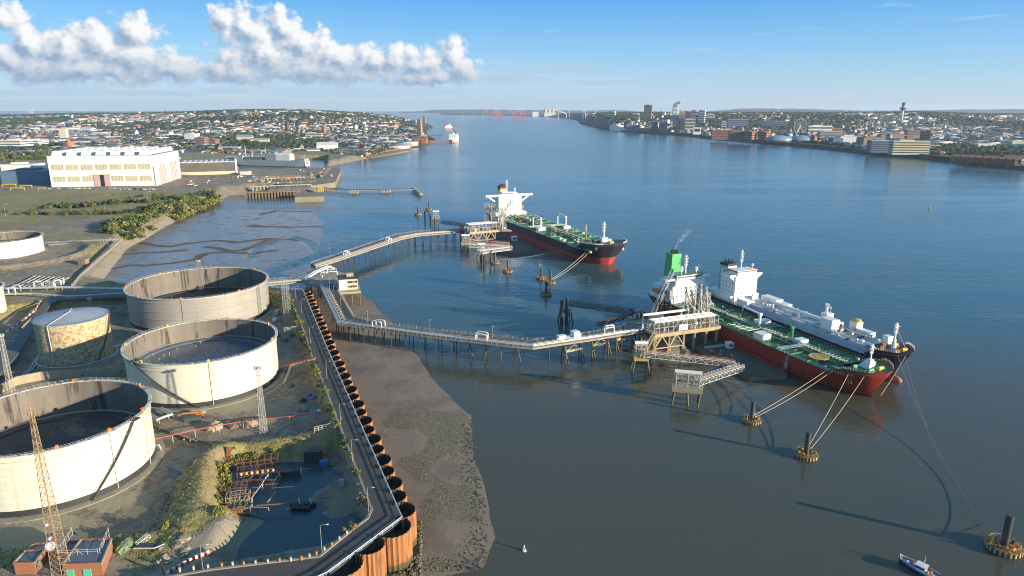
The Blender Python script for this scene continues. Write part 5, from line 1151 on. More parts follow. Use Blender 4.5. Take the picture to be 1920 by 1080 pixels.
    for (x, y, sx, sy, sz) in ((112, -10.5, 7, 7, 3.6), (92, 8, 5, 9, 3.5), (128, 3, 5, 6, 3.2), (46, 2, 6, 8, 2.6)): b = MB(); b.box((x, y, D + sz / 2), (sx, sy, sz)); b.build('deck_house', SHIPW, t); 
    crane(t, 98, 0, D, 9, 15, math.pi, SHIPW); crane(t, 120, 4, D, 7, 9, math.pi * .9, gp)
    b = MB(); b.lathe((150, -6.5, D + 1.5), [(.01, .1), (5.2, .1), (5.2, -.15)], 28); 
    hp = b.build('winch_platform', mat('yellow_circle', (.55, .42, .08), .6, .2), t); b = MB(); b.lathe((150, -6.5, D + 1.64), [(1.6, 0), (3.4, .01)], 24); b.build('orange_ring', mat('orange_ring', (.55, .2, .08), .6), hp)
    b = MB(); [b.beam((150 + 4 * math.cos(a), -6.5 + 4 * math.sin(a), D), (150 + 4 * math.cos(a), -6.5 + 4 * math.sin(a), D + 1.5), .25) for a in np.arange(0, 6.2, 1.05)]; b.build('platform_leg', yp, hp)
    b = MB(); truss(b, V(131, -15, D + .5), V(139, -4, D + 4), 1.3, 1.2, 7, .14); b.build('accommodation_ladder', SHIPW, t)
    b = MB(); truss(b, V(138, -15.9, D + .5), V(138, -17.6, 2.2), 1.2, .8, 8, .12); b.build('side_ladder', LTST, t)
    r = random.Random(5)
    for i in range(95):
        x = r.uniform(34, 164); y = r.uniform(-14, 14); b = MB(); k = i % 5
        if k == 0: b.tube([(x, y, D), (x, y, D + r.uniform(1.2, 2.6))], .3, 6); b.box((x, y, D + 1.6), (.8, .8, .25))
        elif k == 1: b.box((x, y, D + .6), (r.uniform(.8, 2), r.uniform(.8, 2), 1.2))
        elif k == 2: b.tube([(x, y, D + .7), (x + r.uniform(-6, 6), y, D + .7)], .18, 5)
        elif k == 3: b.tube([(x, y, D + .6), (x, y + r.uniform(-5, 5), D + .6)], .18, 5)
        else: b.lathe((x, y, D), [(.9, 0), (.9, .9), (.01, 1.0)], 10)
        b.build('deck_fitting', (gp, gp, yp, DECKG, DKST, SHIPW, gp)[i % 7], t)
    # forecastle
    fz = D + 3.0; b = MB(); b.box((168, 0, D + 1.5), (3, 25, 3)); b.build('forecastle_bulkhead', DECKG, t)
    b = MB(); vs = [(170, -2.2, fz), (177, -2.2, fz), (177, 2.2, fz), (170, 2.2, fz), (174.5, -1, fz + 5), (176.5, -1, fz + 5), (176.5, 1, fz + 5), (174.5, 1, fz + 5)]
    b.add(vs, [(0, 1, 5, 4), (1, 2, 6, 5), (2, 3, 7, 6), (3, 0, 4, 7), (4, 5, 6, 7)]); b.build('mast_house', SHIPW, t); rad_mast(t, 175.5, 0, fz + 5, 8, SHIPW, 'foremast', .9)
    for i, (x, y) in enumerate(((172, -6), (172, 6), (179, -3.5), (179, 3.5))): b = MB(); b.tube([(x, y - 1.6, fz + 1), (x, y + 1.6, fz + 1)], .9, 10); b.box((x, y, fz + .4), (2, 4, .8)); b.build('windlass', (gp, YELP)[i % 2], t)
    b = MB(); p = h.pt(.952, .62, -1); b.box(p + V(0, -.4, 0), (2.2, .9, 2.6), .4); b.tube([p + V(0, -.8, 1.4), p + V(0, -.9, -1.8)], .35, 6); b.build('anchor', RUST, t)
    b = MB(); 
    for dx in (0, 1.2): p = h.pt(.9, .3, -1); b.tube([(p.x + dx, p.y - .15, 3 + j) for j in np.linspace(0, 2.5, 6)], .12, 4)
    b.build('draught_mark', WHITE, t)
    return t
def place(t, bow, heading, L):
    a = R(heading); d = V(math.cos(a), math.sin(a), 0); t.location = V(bow[0], bow[1], 0) - d * L; t.rotation_euler = (0, 0, a); return t.location, d, V(-d.y, d.x, 0)
place(red_ship(), (183.5, 311.5), -67, 186)
def navy_ship():
    t = thing('oil_tanker', 'dark navy tanker with pale silver deck moored outside the red ship', 'ship'); L, B, D = 150, 26, 13.5
    h = Hull(L, B, D, fc=3.2, rake=8, boot=2.5, bulw=1.2); hn = mat('hull_navy', (.018, .025, .045), .35, .15, .08, spot=.3, spotc=(.07, .05, .045), spots=.2, streak=True); h.build(t, hn, mat('boot_pink', (.42, .16, .12), .5, .2, .3))
    sd_ = mat('silver_deck', (.42, .46, .50), .5, .18, .12, spot=.25, spotc=(.25, .2, .17), spots=.4); h.deck(t, sd_); h.deck(t, mat('foredeck_brown', (.16, .05, .04), .6, .2), .9, .985, D + 3.0, 'forecastle_deck')
    h.rails(t, mat('brown_rail', (.30, .20, .13), .6, .3)); h.rails(t, WHITE, .91, .985, 16)
    b = MB(); b.lathe((0, 0, 0), [(.01, 0), (1.4, .6), (2.0, 2.2), (2.1, 5), (2.0, 11)], 14); M_ = Matrix.Translation((L - 2.5, 0, .9)) @ Matrix.Rotation(R(-90), 4, 'Y'); b.v = [tuple(M_ @ Vector(v)) for v in b.v]; b.build('bulbous_bow', mat('boot_pink', (0,) * 3), t, smooth=True)
    b = MB(); b.box((18, 0, D + 8.6), (15, 18.5, 17.2)); acc = b.build('accommodation_block', SHIPW, t)
    b = MB(); b.box((12, 0, D + 2), (26, 24, 4)); b.build('poop_house', SHIPW, t)
    b = MB(); b.box((21, 0, D + 18.8), (9, 16, 3)); br = b.build('bridge', SHIPW, t)
    b = MB(); b.box((22, 0, D + 17.2), (5.5, 27.5, .5)); b.box((24.7, 0, D + 17.9), (.2, 27.5, 1.2))
    for sy in (-1, 1): b.add([(20, sy * 13.5, D + 17), (24.6, sy * 13.5, D + 17), (24.6, sy * 9.2, D + 14), (20, sy * 9.2, D + 14), (20, sy * 9.2, D + 17), (24.6, sy * 9.2, D + 17)], [(0, 1, 2, 3), (0, 3, 4), (1, 5, 2), (0, 4, 5, 1)])
    b.build('bridge_wing', SHIPW, t)
    b = MB(); b.box((21, 0, D + 20.6), (10.2, 17.5, .7)); b.build('red_roof_band', mat('band_red', (.60, .08, .06), .5), t); b = MB(); b.box((21, 0, D + 21.05), (9.2, 16.5, .3)); b.build('bridge_roof', SHIPW, t)
    for k in range(10): b = MB(); b.box((25.54, -7 + 1.55 * k, D + 19), (.12, 1.1, 1.0)); b.build('bridge_window', GLASS, br)
    windows_on(t, acc, (25.54, 0), 16, 5, 5, D + 3, 3.0, sz=(.6, .7)); windows_on(t, acc, (18, -9.3), 12, 5, 4, D + 3, 3.0, 'y', sz=(.6, .7))
    b = MB(); b.box((6.5, 0, D + 12.5), (8, 8, 17)); f = b.build('funnel', mat('funnel_grey', (.45, .45, .44), .5, .1), t); b = MB(); b.box((6.5, 0, D + 21.9), (8.3, 8.3, 1.6)); 
    for k in range(4): b.tube([(4 + k * 1.6, (k % 2) * 2 - 1, D + 22.5), (4 + k * 1.6, (k % 2) * 2 - 1, D + 25)], .55, 8)
    b.build('black_cap', BLACK, f); b = MB(); b.box((6.5, -4.06, D + 16.5), (5, .12, 5)); b.build('funnel_badge', WHITE, f); b = MB(); b.add([(6.2, -4.2, D + 15.4), (7, -4.2, D + 15.4), (8.2, -4.2, D + 18.2), (7.4, -4.2, D + 18.2), (8, -4.2, D + 15.4), (8.8, -4.2, D + 15.4), (8.6, -4.2, D + 17)], [(0, 1, 2, 3), (4, 5, 6)]); b.build('badge_mark', BLACK, f)
    rad_mast(t, 19, 0, D + 21.2, 13); b = MB(); b.tube([(23, 6, D + 21), (23, 6, D + 23)], .2, 6); b.lathe((23, 6, D + 23), [(.01, 0), (.9, .3), (1.1, 1), (.8, 1.8), (.01, 2.1)], 12); b.build('radar_dome', WHITE, t)
    # silver trunk deck with white tank houses along the far side
    b = MB(); b.box((84, 0, D + 1), (102, 16, 2)); b.build('trunk_deck', mat('silver_deck', (0,) * 3), t)
    for y in (-6, -4.6, 4.8, 6.2): b = MB(); b.tube([(36, y, D + 3), (132, y, D + 3)], .3, 6); b.build('deck_pipe', PIPE, t)
    b = MB(); b.box((76, -2.2, D + 6.6), (50, 1.8, 1.5)); [b.beam((x, -2.2, D + 2), (x, -2.2, D + 6), .9) for x in (54, 76, 98)]; b.build('pipe_gantry', SHIPW, t)
    r = random.Random(8)
    for (x, y, sx, sy, sz) in ((99.9, -2.5, 8, 6, 9), (39.9, 10, 14, 6, 5), (51.0, 10, 9, 5, 4), (85.7, 10.5, 5, 5, 7), (106.3, 11, 5, 5, 7.5), (112.6, 10.5, 12, 4, 4.4), (127.6, 11, 3.5, 4, 5.5), (95.2, 10, 3, 4, 4), (35.2, -8, 10, 6, 4)): b = MB(); b.box((x, y, D + sz / 2), (sx, sy, sz)); b.build('deck_house', SHIPW, t)
    b = MB(); b.lathe((106.3, 11, D + 7.5), [(2.6, 0), (2.6, 1.2), (.01, 1.8)], 12); b.build('vent_head', YELP, t); crane(t, 87, 8, D + 2, 10, 9, -.6, SHIPW)
    cr = mat('buff_fittings', (.50, .40, .24), .6, .25, .6)
    for i in range(80):
        x = r.uniform(34, 130); y = r.choice((r.uniform(7, 13), r.uniform(-8, 8))); b = MB(); z = D + (2 if abs(y) < 8.4 else 0)
        if i % 3: b.box((x, y, z + .7), (r.uniform(.8, 2.4), r.uniform(.8, 1.8), r.uniform(1, 2.2)))
        else: b.tube([(x, y, z), (x, y, z + 2.2)], .3, 6); b.box((x, y, z + 2.1), (.9, .9, .4))
        b.build('deck_fitting', (cr, sd_, SHIPW, DKST)[i % 4], t)
    for k in range(3): b = MB(); b.lathe((0, 0, 0), [(9.2, 0), (9.2, .7), (9, .7)], 3); x = 104 + k * 13; b = MB(); b.box((x, 0, D + 2.35), (.7, 17, .5)); b.build('expansion_joint', DKST, t)
    fz = D + 3.0; b = MB(); b.tube([(140, 0, fz), (140, 0, fz + 6)], 1.4, 10, r2=.8); b.build('mast_house', SHIPW, t); rad_mast(t, 140, 0, fz + 6, 9, SHIPW, 'foremast', 1.1); b = MB(); b.beam((140, 0, fz + 12), (148, 0, fz + 1.5), .12); b.build('forestay', LTST, t)
    for i, (x, y) in enumerate(((137, -5), (137, 5), (144, -3), (144, 3), (134, 0))): b = MB(); b.tube([(x, y - 1.6, fz + 1), (x, y + 1.6, fz + 1)], .9, 10); b.box((x, y, fz + .4), (2.2, 4, .8)); b.build('windlass', (RUST, YELP)[i % 2], t)
    b = MB(); p = h.pt(.95, .68, -1); b.box(p + V(0, -.3, 0), (1.6, .8, 2.2), .4); b.build('anchor', BUFF, t)
    return t
place(navy_ship(), (206.5, 333.5), -67.5, 150)
def black_ship():
    t = thing('oil_tanker', 'large black hulled tanker with red lower hull and green deck at the northern jetty', 'ship'); L, B, D = 272, 47, 14.5
    h = Hull(L, B, D, fc=4.5, rake=9, boot=7.0, bluffw=.8, bluffd=.9, bulw=1.6, qw=.6, qd=.5)
    hb = mat('hull_black', (.022, .025, .032), .45, .2, .05, spot=.33, spotc=(.12, .085, .06), spots=.16, streak=True); h.build(t, hb, mat('boot_red2', (.42, .055, .04), .5, .2, .06, spot=.22, spotc=(.40, .17, .09), spots=.2, streak=True)); h.deck(t, DECKG); h.deck(t, mat('foredeck_grey', (.14, .15, .11), .6, .3, .2), .9, .985, D + 4.2, 'forecastle_deck')
    wr = mat('pale_rail2', (.6, .58, .5), .5, .1); h.rails(t, wr); h.rails(t, wr, .91, .99, 16); h.letters(t, 'EUROCHAMPION 2004', .905, 14.2, 2.7, WHITE)
    b = MB(); 
    for side in (-1, 1): b.tube([h.pt(u, 1, side) + V(0, 0, .1) for u in np.linspace(.9, .992, 16)], .35, 6)
    b.build('bulwark_cap', WHITE, t)
    b = MB(); b.box((20, 0, D + 2), (36, 40, 4)); b.build('poop_house', SHIPW, t)
    b = MB(); b.box((27, 0, D + 13), (15, 30, 20)); acc = b.build('accommodation_block', SHIPW, t)
    b = MB(); b.box((29, 0, D + 23), (7, 62, 1.6)); b.box((32.6, 0, D + 24.2), (.3, 62, 1.2))
    for sy in (-1, 1): b.beam((30, sy * 27, D + 22.4), (30, sy * 14.8, D + 14), 1.6, 1.6)
    b.build('bridge_wing', SHIPW, t); b = MB(); b.box((28, 0, D + 25.6), (10, 20, 3.2)); br = b.build('bridge', SHIPW, t)
    for k in range(9): b = MB(); b.box((33.05, -8.4 + 2.1 * k, D + 25.8), (.12, 1.6, 1.1)); b.build('bridge_window', GLASS, br)
    windows_on(t, acc, (34.56, 0), 28, 5, 7, D + 5.5, 3.4, sz=(.9, .9))
    b = MB(); b.box((10, 0, D + 17), (9, 9, 30)); f = b.build('funnel', SHIPW, t); b = MB(); b.box((10, 0, D + 28.4), (9.2, 9.2, 2.6)); b.build('yellow_band', YELP, f); b = MB(); b.box((10, 0, D + 31.2), (9.2, 9.2, 3)); [b.tube([(7 + 2 * k, (k % 2) * 3 - 1.5, D + 32), (7 + 2 * k, (k % 2) * 3 - 1.5, D + 35)], .7, 8) for k in range(4)]; b.build('black_top', BLACK, f)
    rad_mast(t, 24, 0, D + 27, 15, s=1.5); rad_mast(t, 30, 8, D + 27, 5, s=.8)
    for sy in (-1, 1): b = MB(); b.tube([(16, sy * 20, D + 7), (18, sy * 20, D + 8), (25, sy * 20, D + 8), (27, sy * 20, D + 7)], 2, 8); b.build('lifeboat', ORAN, t)
    gp = mat('deck_pipe_green', (0,) * 3); yp = mat('catwalk_posts', (0,) * 3)
    b = MB(); [b.beam((x, -2, D), (x, 2, D + 2.6), .25) for x in range(46, 246, 4)]; b.beam((44, 0, D + 2.2), (246, 0, D + 2.2), 3, .15); b.tube([(44, 1.6, D + 3.4), (246, 1.6, D + 3.4)], .1, 4); b.build('catwalk', yp, t)
    pipes_on_deck(t, 50, 235, (-7, -5.5, -4, 4, 5.5, 7), D, .4, mat('olive_pipe', (.18, .19, .08), .6, .3, .4))
    for i, x in enumerate(range(52, 240, 17)): b = MB(); b.box((x, 0, D + .4), (.8, 44, .8)); b.build('deck_girder', gp, t)
    for i in range(7): x = 128 + i * 2.6; b = MB(); b.tube([(x, -21, D + 1.8), (x, 21, D + 1.8)], .45, 7); b.build('manifold_pipe', (gp, yp)[i % 2], t)
    for y in (-15, 15): crane(t, 150, y, D + 3.5, 9, 19, math.pi * .97, SHIPW); b = MB(); b.box((150, y, D + 1.8), (7, 8, 3.6)); b.build('crane_base', SHIPW, t); b = MB(); b.tube([(131, y, D), (131, y, D + 11)], .7, 8); b.build('jib_rest', SHIPW, t)
    b = MB(); b.tube([(168, -12, D + 1.6), (186, -16, D + 1.6)], .8, 8); b.build('stowed_boom', YELP, t); rad_mast(t, 190, 17, D, 11, mat('rusty_white', (.5, .38, .26), .6, .3, .8), 'vent_mast', .9)
    r = random.Random(15)
    for i in range(85):
        x = r.uniform(40, 240); y = r.choice((r.uniform(-20, 20), r.uniform(-9, 9))); b = MB()
        if i % 3: b.box((x, y, D + .9), (r.uniform(1, 3), r.uniform(1, 3), r.uniform(1.2, 2.6)))
        else: b.tube([(x, y, D), (x, y, D + 3)], .4, 6); b.box((x, y, D + 3), (1.2, 1.2, .5))
        b.build('deck_fitting', (gp, yp, DKST, gp, yp, SHIPW, RUST)[i % 7], t)
    fz = D + 4.2; b = MB(); b.box((253, 0, fz + 2.6), (6, 6, 5.2)); b.build('mast_house', SHIPW, t); rad_mast(t, 253, 0, fz + 5, 15, SHIPW, 'foremast', 1.5)
    for i, (x, y) in enumerate(((247, -10), (247, 10), (259, -5), (259, 5), (250, -3))): b = MB(); b.tube([(x, y - 2, fz + 1.2), (x, y + 2, fz + 1.2)], 1.1, 10); b.box((x, y, fz + .4), (3, 5, .8)); b.build('windlass', (DKST, BUFF)[i % 2], t)
    for side in (-1, 1): b = MB(); p = h.pt(.962, .66, side); b.lathe(p, [(.01, -2), (1.9, -1.2), (2, .8), (.01, 1.6)], 12); b.build('anchor', mat('rusty_white', (0,) * 3), t)
    b = MB(); p = h.pt(.978, .82, -1); d = V(.4, -.9, 0); b.tube([p + d * .1, p + d * .5], 1.6, 18); b.build('bow_emblem', mat('emblem_cream', (.62, .52, .36), .5), t); b = MB(); b.tube([p + d * .55, p + d * .7], .9, 14); b.build('emblem_ring', mat('emblem_red', (.5, .2, .12), .5), t)
    return t
place(black_ship(), (93, 610), -66.3, 272)
# thin exhaust smoke over the green funnel
def smoke():
    m = bpy.data.materials.new('smoke'); m.use_nodes = True; N = NT(m.node_tree); o = N.n('ShaderNodeOutputMaterial'); v = N.n('ShaderNodeVolumePrincipled'); tc = N.n('ShaderNodeTexCoord'); g = tc.outputs['Object']
    x, y, z = N.sep(g); ax = N.m('ADD', N.m('MULTIPLY', z, .55), N.m('MULTIPLY', N.m('MULTIPLY', z, z), .012)); dx = N.m('SUBTRACT', x, ax); dy = N.m('SUBTRACT', y, N.m('MULTIPLY', z, .2)); r = N.m('SQRT', N.m('ADD', N.m('MULTIPLY', dx, dx), N.m('MULTIPLY', dy, dy)))
    w = N.m('ADD', .9, N.m('MULTIPLY', z, .24)); f = N.ss(N.m('DIVIDE', r, w), 1., .2); n = N.ss(N.noise(g, .35, 5, .6), .42, .62)
    dn = N.m('MULTIPLY', N.m('MULTIPLY', f, n), N.m('MULTIPLY', .38, N.ss(z, 17, 0))); N.set(v.inputs['Density'], dn); v.inputs['Color'].default_value = (.9, .9, .92, 1); N.nt.links.new(v.outputs[0], o.inputs['Volume'])
    d = V(math.cos(R(-67)), math.sin(R(-67)), 0); q = V(183.5, 311.5, 0) - d * 176.5 + V(0, 0, 43); b = MB(); b.box(q + V(7, 2, 8.5), (26, 18, 18)); b.build('exhaust_smoke', m, at=q, kind='stuff')
smoke()
def line(a, b, sag, label, r=.14, m=ROPE, g=None):
    a = Vector(a); b = Vector(b); pts = [a.lerp(b, i / 24) - V(0, 0, sag * 4 * (i / 24) * (1 - i / 24)) for i in range(25)]; mb = MB(); mb.tube(pts, r, 5); mb.build('mooring_line', m, at=a, label=label, cat='rope', group=g)
def hpt(bow, hd, L, x, y, z): a = R(hd); d = V(math.cos(a), math.sin(a), 0); s = V(-d.y, d.x, 0); q = V(bow[0], bow[1], 0) - d * L + d * x + s * y; q.z = z; return q
RB = ((183.5, 311.5), -67, 186); NB = ((206.5, 333.5), -67.5, 150); BB = ((93, 610), -66.3, 272)
q = DP[0][0] + V(1, .5, 3)
line(q, hpt(*RB, 166, -15, 14), .8, 'upper of two taut pale ropes from the left dolphin to the red bow'); line(q + V(.8, -.6, -.4), hpt(*RB, 167.5, -14.6, 13), 1.4, 'lower of two taut pale ropes from the left dolphin to the red bow')
q = DP[1][0] + V(.6, 1, 3); line(q, hpt(*RB, 173, -10, 14), 1, 'pale rope from the second dolphin up to the red bow, left of two'); line(q + V(1.2, -.3, 0), hpt(*RB, 179, -6, 14), 1.6, 'pale rope from the second dolphin up to the red bow, right of two')
q = DP[2][0] + V(-2, 1.5, 3); line(q, hpt(*NB, 146, -4, 16), 7, 'long thin slack rope from the corner dolphin up towards the navy bow', .1); line(q + V(2, 0, 0), hpt(*NB, 146, 1, 16), 12, 'second long thin rope from the corner dolphin, sagging lower', .07)
q = DP[6][0] + V(.6, 1, 3); line(q, hpt(*BB, 252, -17, 12), 1.4, 'taut rope from the dolphin cluster to the black bow, upper', .2); line(q + V(0, 0, -.8), hpt(*BB, 254, -16, 11), 2.4, 'taut rope from the dolphin cluster to the black bow, lower', .2)
q = DP[4][0] + V(.6, 1, 3); line(DP[3][0] + V(.6, 1, 3), hpt(*BB, 232, -21, 12), 2, 'thin rope from the first rusty dolphin to the black hull', .12, BUFF)
line(hpt(*NB, 149, -2, 16), hpt(*RB, 184, 0, 3), .5, 'mooring rope hanging between the navy bow and the red bow', .14)
# ---------------------------------------------------------------- buildings
WIN = mat('band_window', (.07, .09, .12), .2, .2, .02)
def M_(n, c, r=.75, v=.15): return mat(n, c, r, v, .05)
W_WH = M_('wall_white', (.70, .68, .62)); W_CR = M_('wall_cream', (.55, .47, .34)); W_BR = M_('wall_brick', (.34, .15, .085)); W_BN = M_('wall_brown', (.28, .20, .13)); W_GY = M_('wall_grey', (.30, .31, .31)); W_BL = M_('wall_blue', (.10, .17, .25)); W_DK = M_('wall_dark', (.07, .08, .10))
R_SL = M_('roof_slate', (.11, .115, .125)); R_RD = M_('roof_redtile', (.22, .11, .07)); R_WH = M_('roof_pale', (.55, .55, .53)); R_GY = M_('roof_grey', (.27, .28, .29)); R_BN = M_('roof_brown', (.17, .12, .09)); GLASSB = mat('tower_glass', (.16, .26, .34), .15, .2, .02, metal=.4)
def bld(name, label, px0, px1, pb, pt, depth, wm, rm, zg=12., bands=0, rz=-.3, cat='building', wf=.86, gable=False, group=None, roofh=None, bandm=None, bh=.45, parapet=True):
    c0 = P((px0 + px1) / 2, pb, zg); dist = c0.y / .967; w = (px1 - px0) * dist / 1240 * wf; h = max(3, ZAT(c0.x, c0.y, pt) - zg); c = c0 + V(0, depth / 2, 0)
    t = thing(name, label, cat, c, group=group); mb = MB(); mb.box(c + V(0, 0, h / 2 - 1), (w, depth, h + 2), rz); mb.build('wall', wm, t)
    for i in range(bands):
        z = h * (i + .62) / (bands + .25); mb = MB(); cr, sr = math.cos(rz), math.sin(rz); e = .35; a, b_ = w / 2 - .8, depth / 2 - .8; s = h / (bands + .25) * bh / 2
        for (x, y, sx, sy) in ((0, -depth / 2, w - 2, e), (w / 2, 0, e, depth - 2), (0, depth / 2, w - 2, e), (-w / 2, 0, e, depth - 2)): mb.box(c + V(x * cr - y * sr, x * sr + y * cr, z), (sx, sy, 2 * s), rz)
        mb.build('window_band', bandm or WIN, t)
    mb = MB()
    if gable: mb.gable(c + V(0, 0, h), (w, depth), roofh or min(w, depth) * .3, rz + (0 if w > depth else 0), over=.5)
    else: mb.box(c + V(0, 0, h + .4), (w + 1, depth + 1, .8), rz)
    r = mb.build('roof', rm, t)
    if not gable and parapet and h > 14: mb = MB(); mb.box(c + V(-w * .1, 0, h + 2.2), (w * .4, depth * .4, 3), rz); mb.build('plant_room', wm, r)
    return t, c, w, h
# template scatter: thousands of simple houses or tree crowns in one mesh, for what lies beyond the nearest ones
def scatter(name, tv, tf, pos, scl, rot, mats, midx, label=None, cat=None):
    tv = np.array(tv, float); n = len(pos); k = len(tv); c, s = np.cos(rot), np.sin(rot)
    vx = tv[None, :, 0] * scl[:, None, 0]; vy = tv[None, :, 1] * scl[:, None, 1]; vz = tv[None, :, 2] * scl[:, None, 2]
    X = pos[:, None, 0] + vx * c[:, None] - vy * s[:, None]; Y = pos[:, None, 1] + vx * s[:, None] + vy * c[:, None]; Z = pos[:, None, 2] + vz
    vs = np.stack([X, Y, Z], -1).reshape(-1, 3); me = bpy.data.meshes.new(name); me.vertices.add(len(vs)); me.vertices.foreach_set('co', vs.ravel())
    L = np.array([len(f) for f in tf]); flat = np.concatenate([np.array(f) for f in tf]); idx = (flat[None, :] + (np.arange(n) * k)[:, None]).ravel()
    me.loops.add(len(idx)); me.loops.foreach_set('vertex_index', idx); st = np.concatenate([[0], np.cumsum(L)[:-1]]); starts = (st[None, :] + (np.arange(n) * L.sum())[:, None]).ravel()
    me.polygons.add(len(starts)); me.polygons.foreach_set('loop_start', starts); 
    for m in mats: me.materials.append(m)
    me.polygons.foreach_set('material_index', midx.ravel().astype(np.int32)); me.update(calc_edges=True); me.validate()
    o = bpy.data.objects.new(name, me); col.objects.link(o); return tag(o, label, cat, kind='stuff')
HV = [(-.5, -.5, -.3), (.5, -.5, -.3), (.5, .5, -.3), (-.5, .5, -.3), (-.5, -.5, .62), (.5, -.5, .62), (.5, .5, .62), (-.5, .5, .62), (-.5, 0, 1), (.5, 0, 1)]
HF = [(0, 1, 5, 4), (1, 2, 6, 9, 5), (2, 3, 7, 6), (3, 0, 4, 8, 7), (4, 5, 9, 8), (6, 7, 8, 9)]
BV = [(-.5, -.5, -.3), (.5, -.5, -.3), (.5, .5, -.3), (-.5, .5, -.3), (-.5, -.5, 1), (.5, -.5, 1), (.5, .5, 1), (-.5, .5, 1)]
BF = [(0, 1, 5, 4), (1, 2, 6, 5), (2, 3, 7, 6), (3, 0, 4, 7), (4, 5, 6, 7)]
WALLS = [W_WH, W_CR, W_BR, W_BN, W_GY, W_BL]; ROOFS = [R_SL, R_RD, R_WH, R_GY, R_BN]
# leafy crowns
LEAF = {k: mat('foliage_' + k, c, .8, .45, .25, spot=.35, spotc=sp_, spots=.6) for k, c, sp_ in (('mid', (.085, .13, .03), (.035, .06, .018)), ('dark', (.048, .08, .03), (.025, .04, .016)), ('yellow', (.28, .27, .045), (.12, .14, .03)), ('olive', (.17, .16, .05), (.08, .085, .025)))}
BARK = mat('bark', (.09, .065, .045), .9)
def crown_mesh(seed, n=420, leaf=.34, lobes=7, flat=.8):
    r = np.random.default_rng(seed); lc = r.normal(0, .42, (lobes, 3)); lc[:, 2] = np.abs(lc[:, 2]) * flat + .25; lr = r.uniform(.32, .6, lobes)
    vs = []; fs = []
    for i in range(n):
        k = r.integers(lobes); d = r.normal(0, 1, 3); d /= np.linalg.norm(d); rad = lr[k] * r.uniform(.55, 1.05); p = lc[k] + d * rad
        if p[2] < .02: p[2] = r.uniform(.02, .3)
        u = r.normal(0, 1, 3); u /= np.linalg.norm(u); w = np.cross(d + r.normal(0, .5, 3), u); w /= np.linalg.norm(w) + 1e-9; s = leaf * r.uniform(.5, 1.2) * .35
        b = len(vs); vs += [tuple(p - u * s - w * s * .7), tuple(p + u * s - w * s * .6), tuple(p + u * s * .8 + w * s * .8), tuple(p - u * s * .7 + w * s)]; fs.append((b, b + 1, b + 2, b + 3))
    return vs, fs
def tree_proto(name, seed, m, n=420, trunk=.35, leaf=.34, lobes=7):
    t = thing(name, 'x', 'tree' if 'tree' in name else 'bush'); vs, fs = crown_mesh(seed, n, leaf, lobes); mb = MB(); mb.add([(x, y, z + trunk) for x, y, z in vs], fs); mb.build('crown', m, t)
    mb = MB(); mb.tube([(0, 0, -.15), (.02, 0, trunk * .7), (.03, .02, trunk + .5)], .07, 6, r2=.03)
    for a in (0, 2.1, 4.2): mb.tube([(.02, 0, trunk * .6), (.3 * math.cos(a), .3 * math.sin(a), trunk + .45)], .035, 4, r2=.015)
    mb.build('trunk', BARK, t); freeze(t); return t
TP = [tree_proto('broadleaf_tree', 1, LEAF['mid']), tree_proto('broadleaf_tree', 2, LEAF['dark']), tree_proto('broadleaf_tree', 3, LEAF['mid'], lobes=9), tree_proto('broadleaf_tree', 4, LEAF['olive'])]
BP_ = [tree_proto('bush', 11, LEAF['mid'], 300, .06, .42, 6), tree_proto('bush', 12, LEAF['yellow'], 300, .06, .42, 6), tree_proto('bush', 13, LEAF['olive'], 300, .06, .42, 6), tree_proto('bush', 14, LEAF['dark'], 300, .06, .42, 6)]
USED = set()
def plant(pool, k, loc, s, label, group, rz=None):
    o = pool[k]; rz = random.uniform(0, 6.28) if rz is None else rz
    if o.name in USED: o = dup(o, loc, rz, s)
    else: USED.add(o.name); o.location = loc; o.rotation_euler = (0, 0, rz); o.scale = s if hasattr(s, '__len__') else (s,) * 3
    o['label'] = label; o['group'] = group; return o
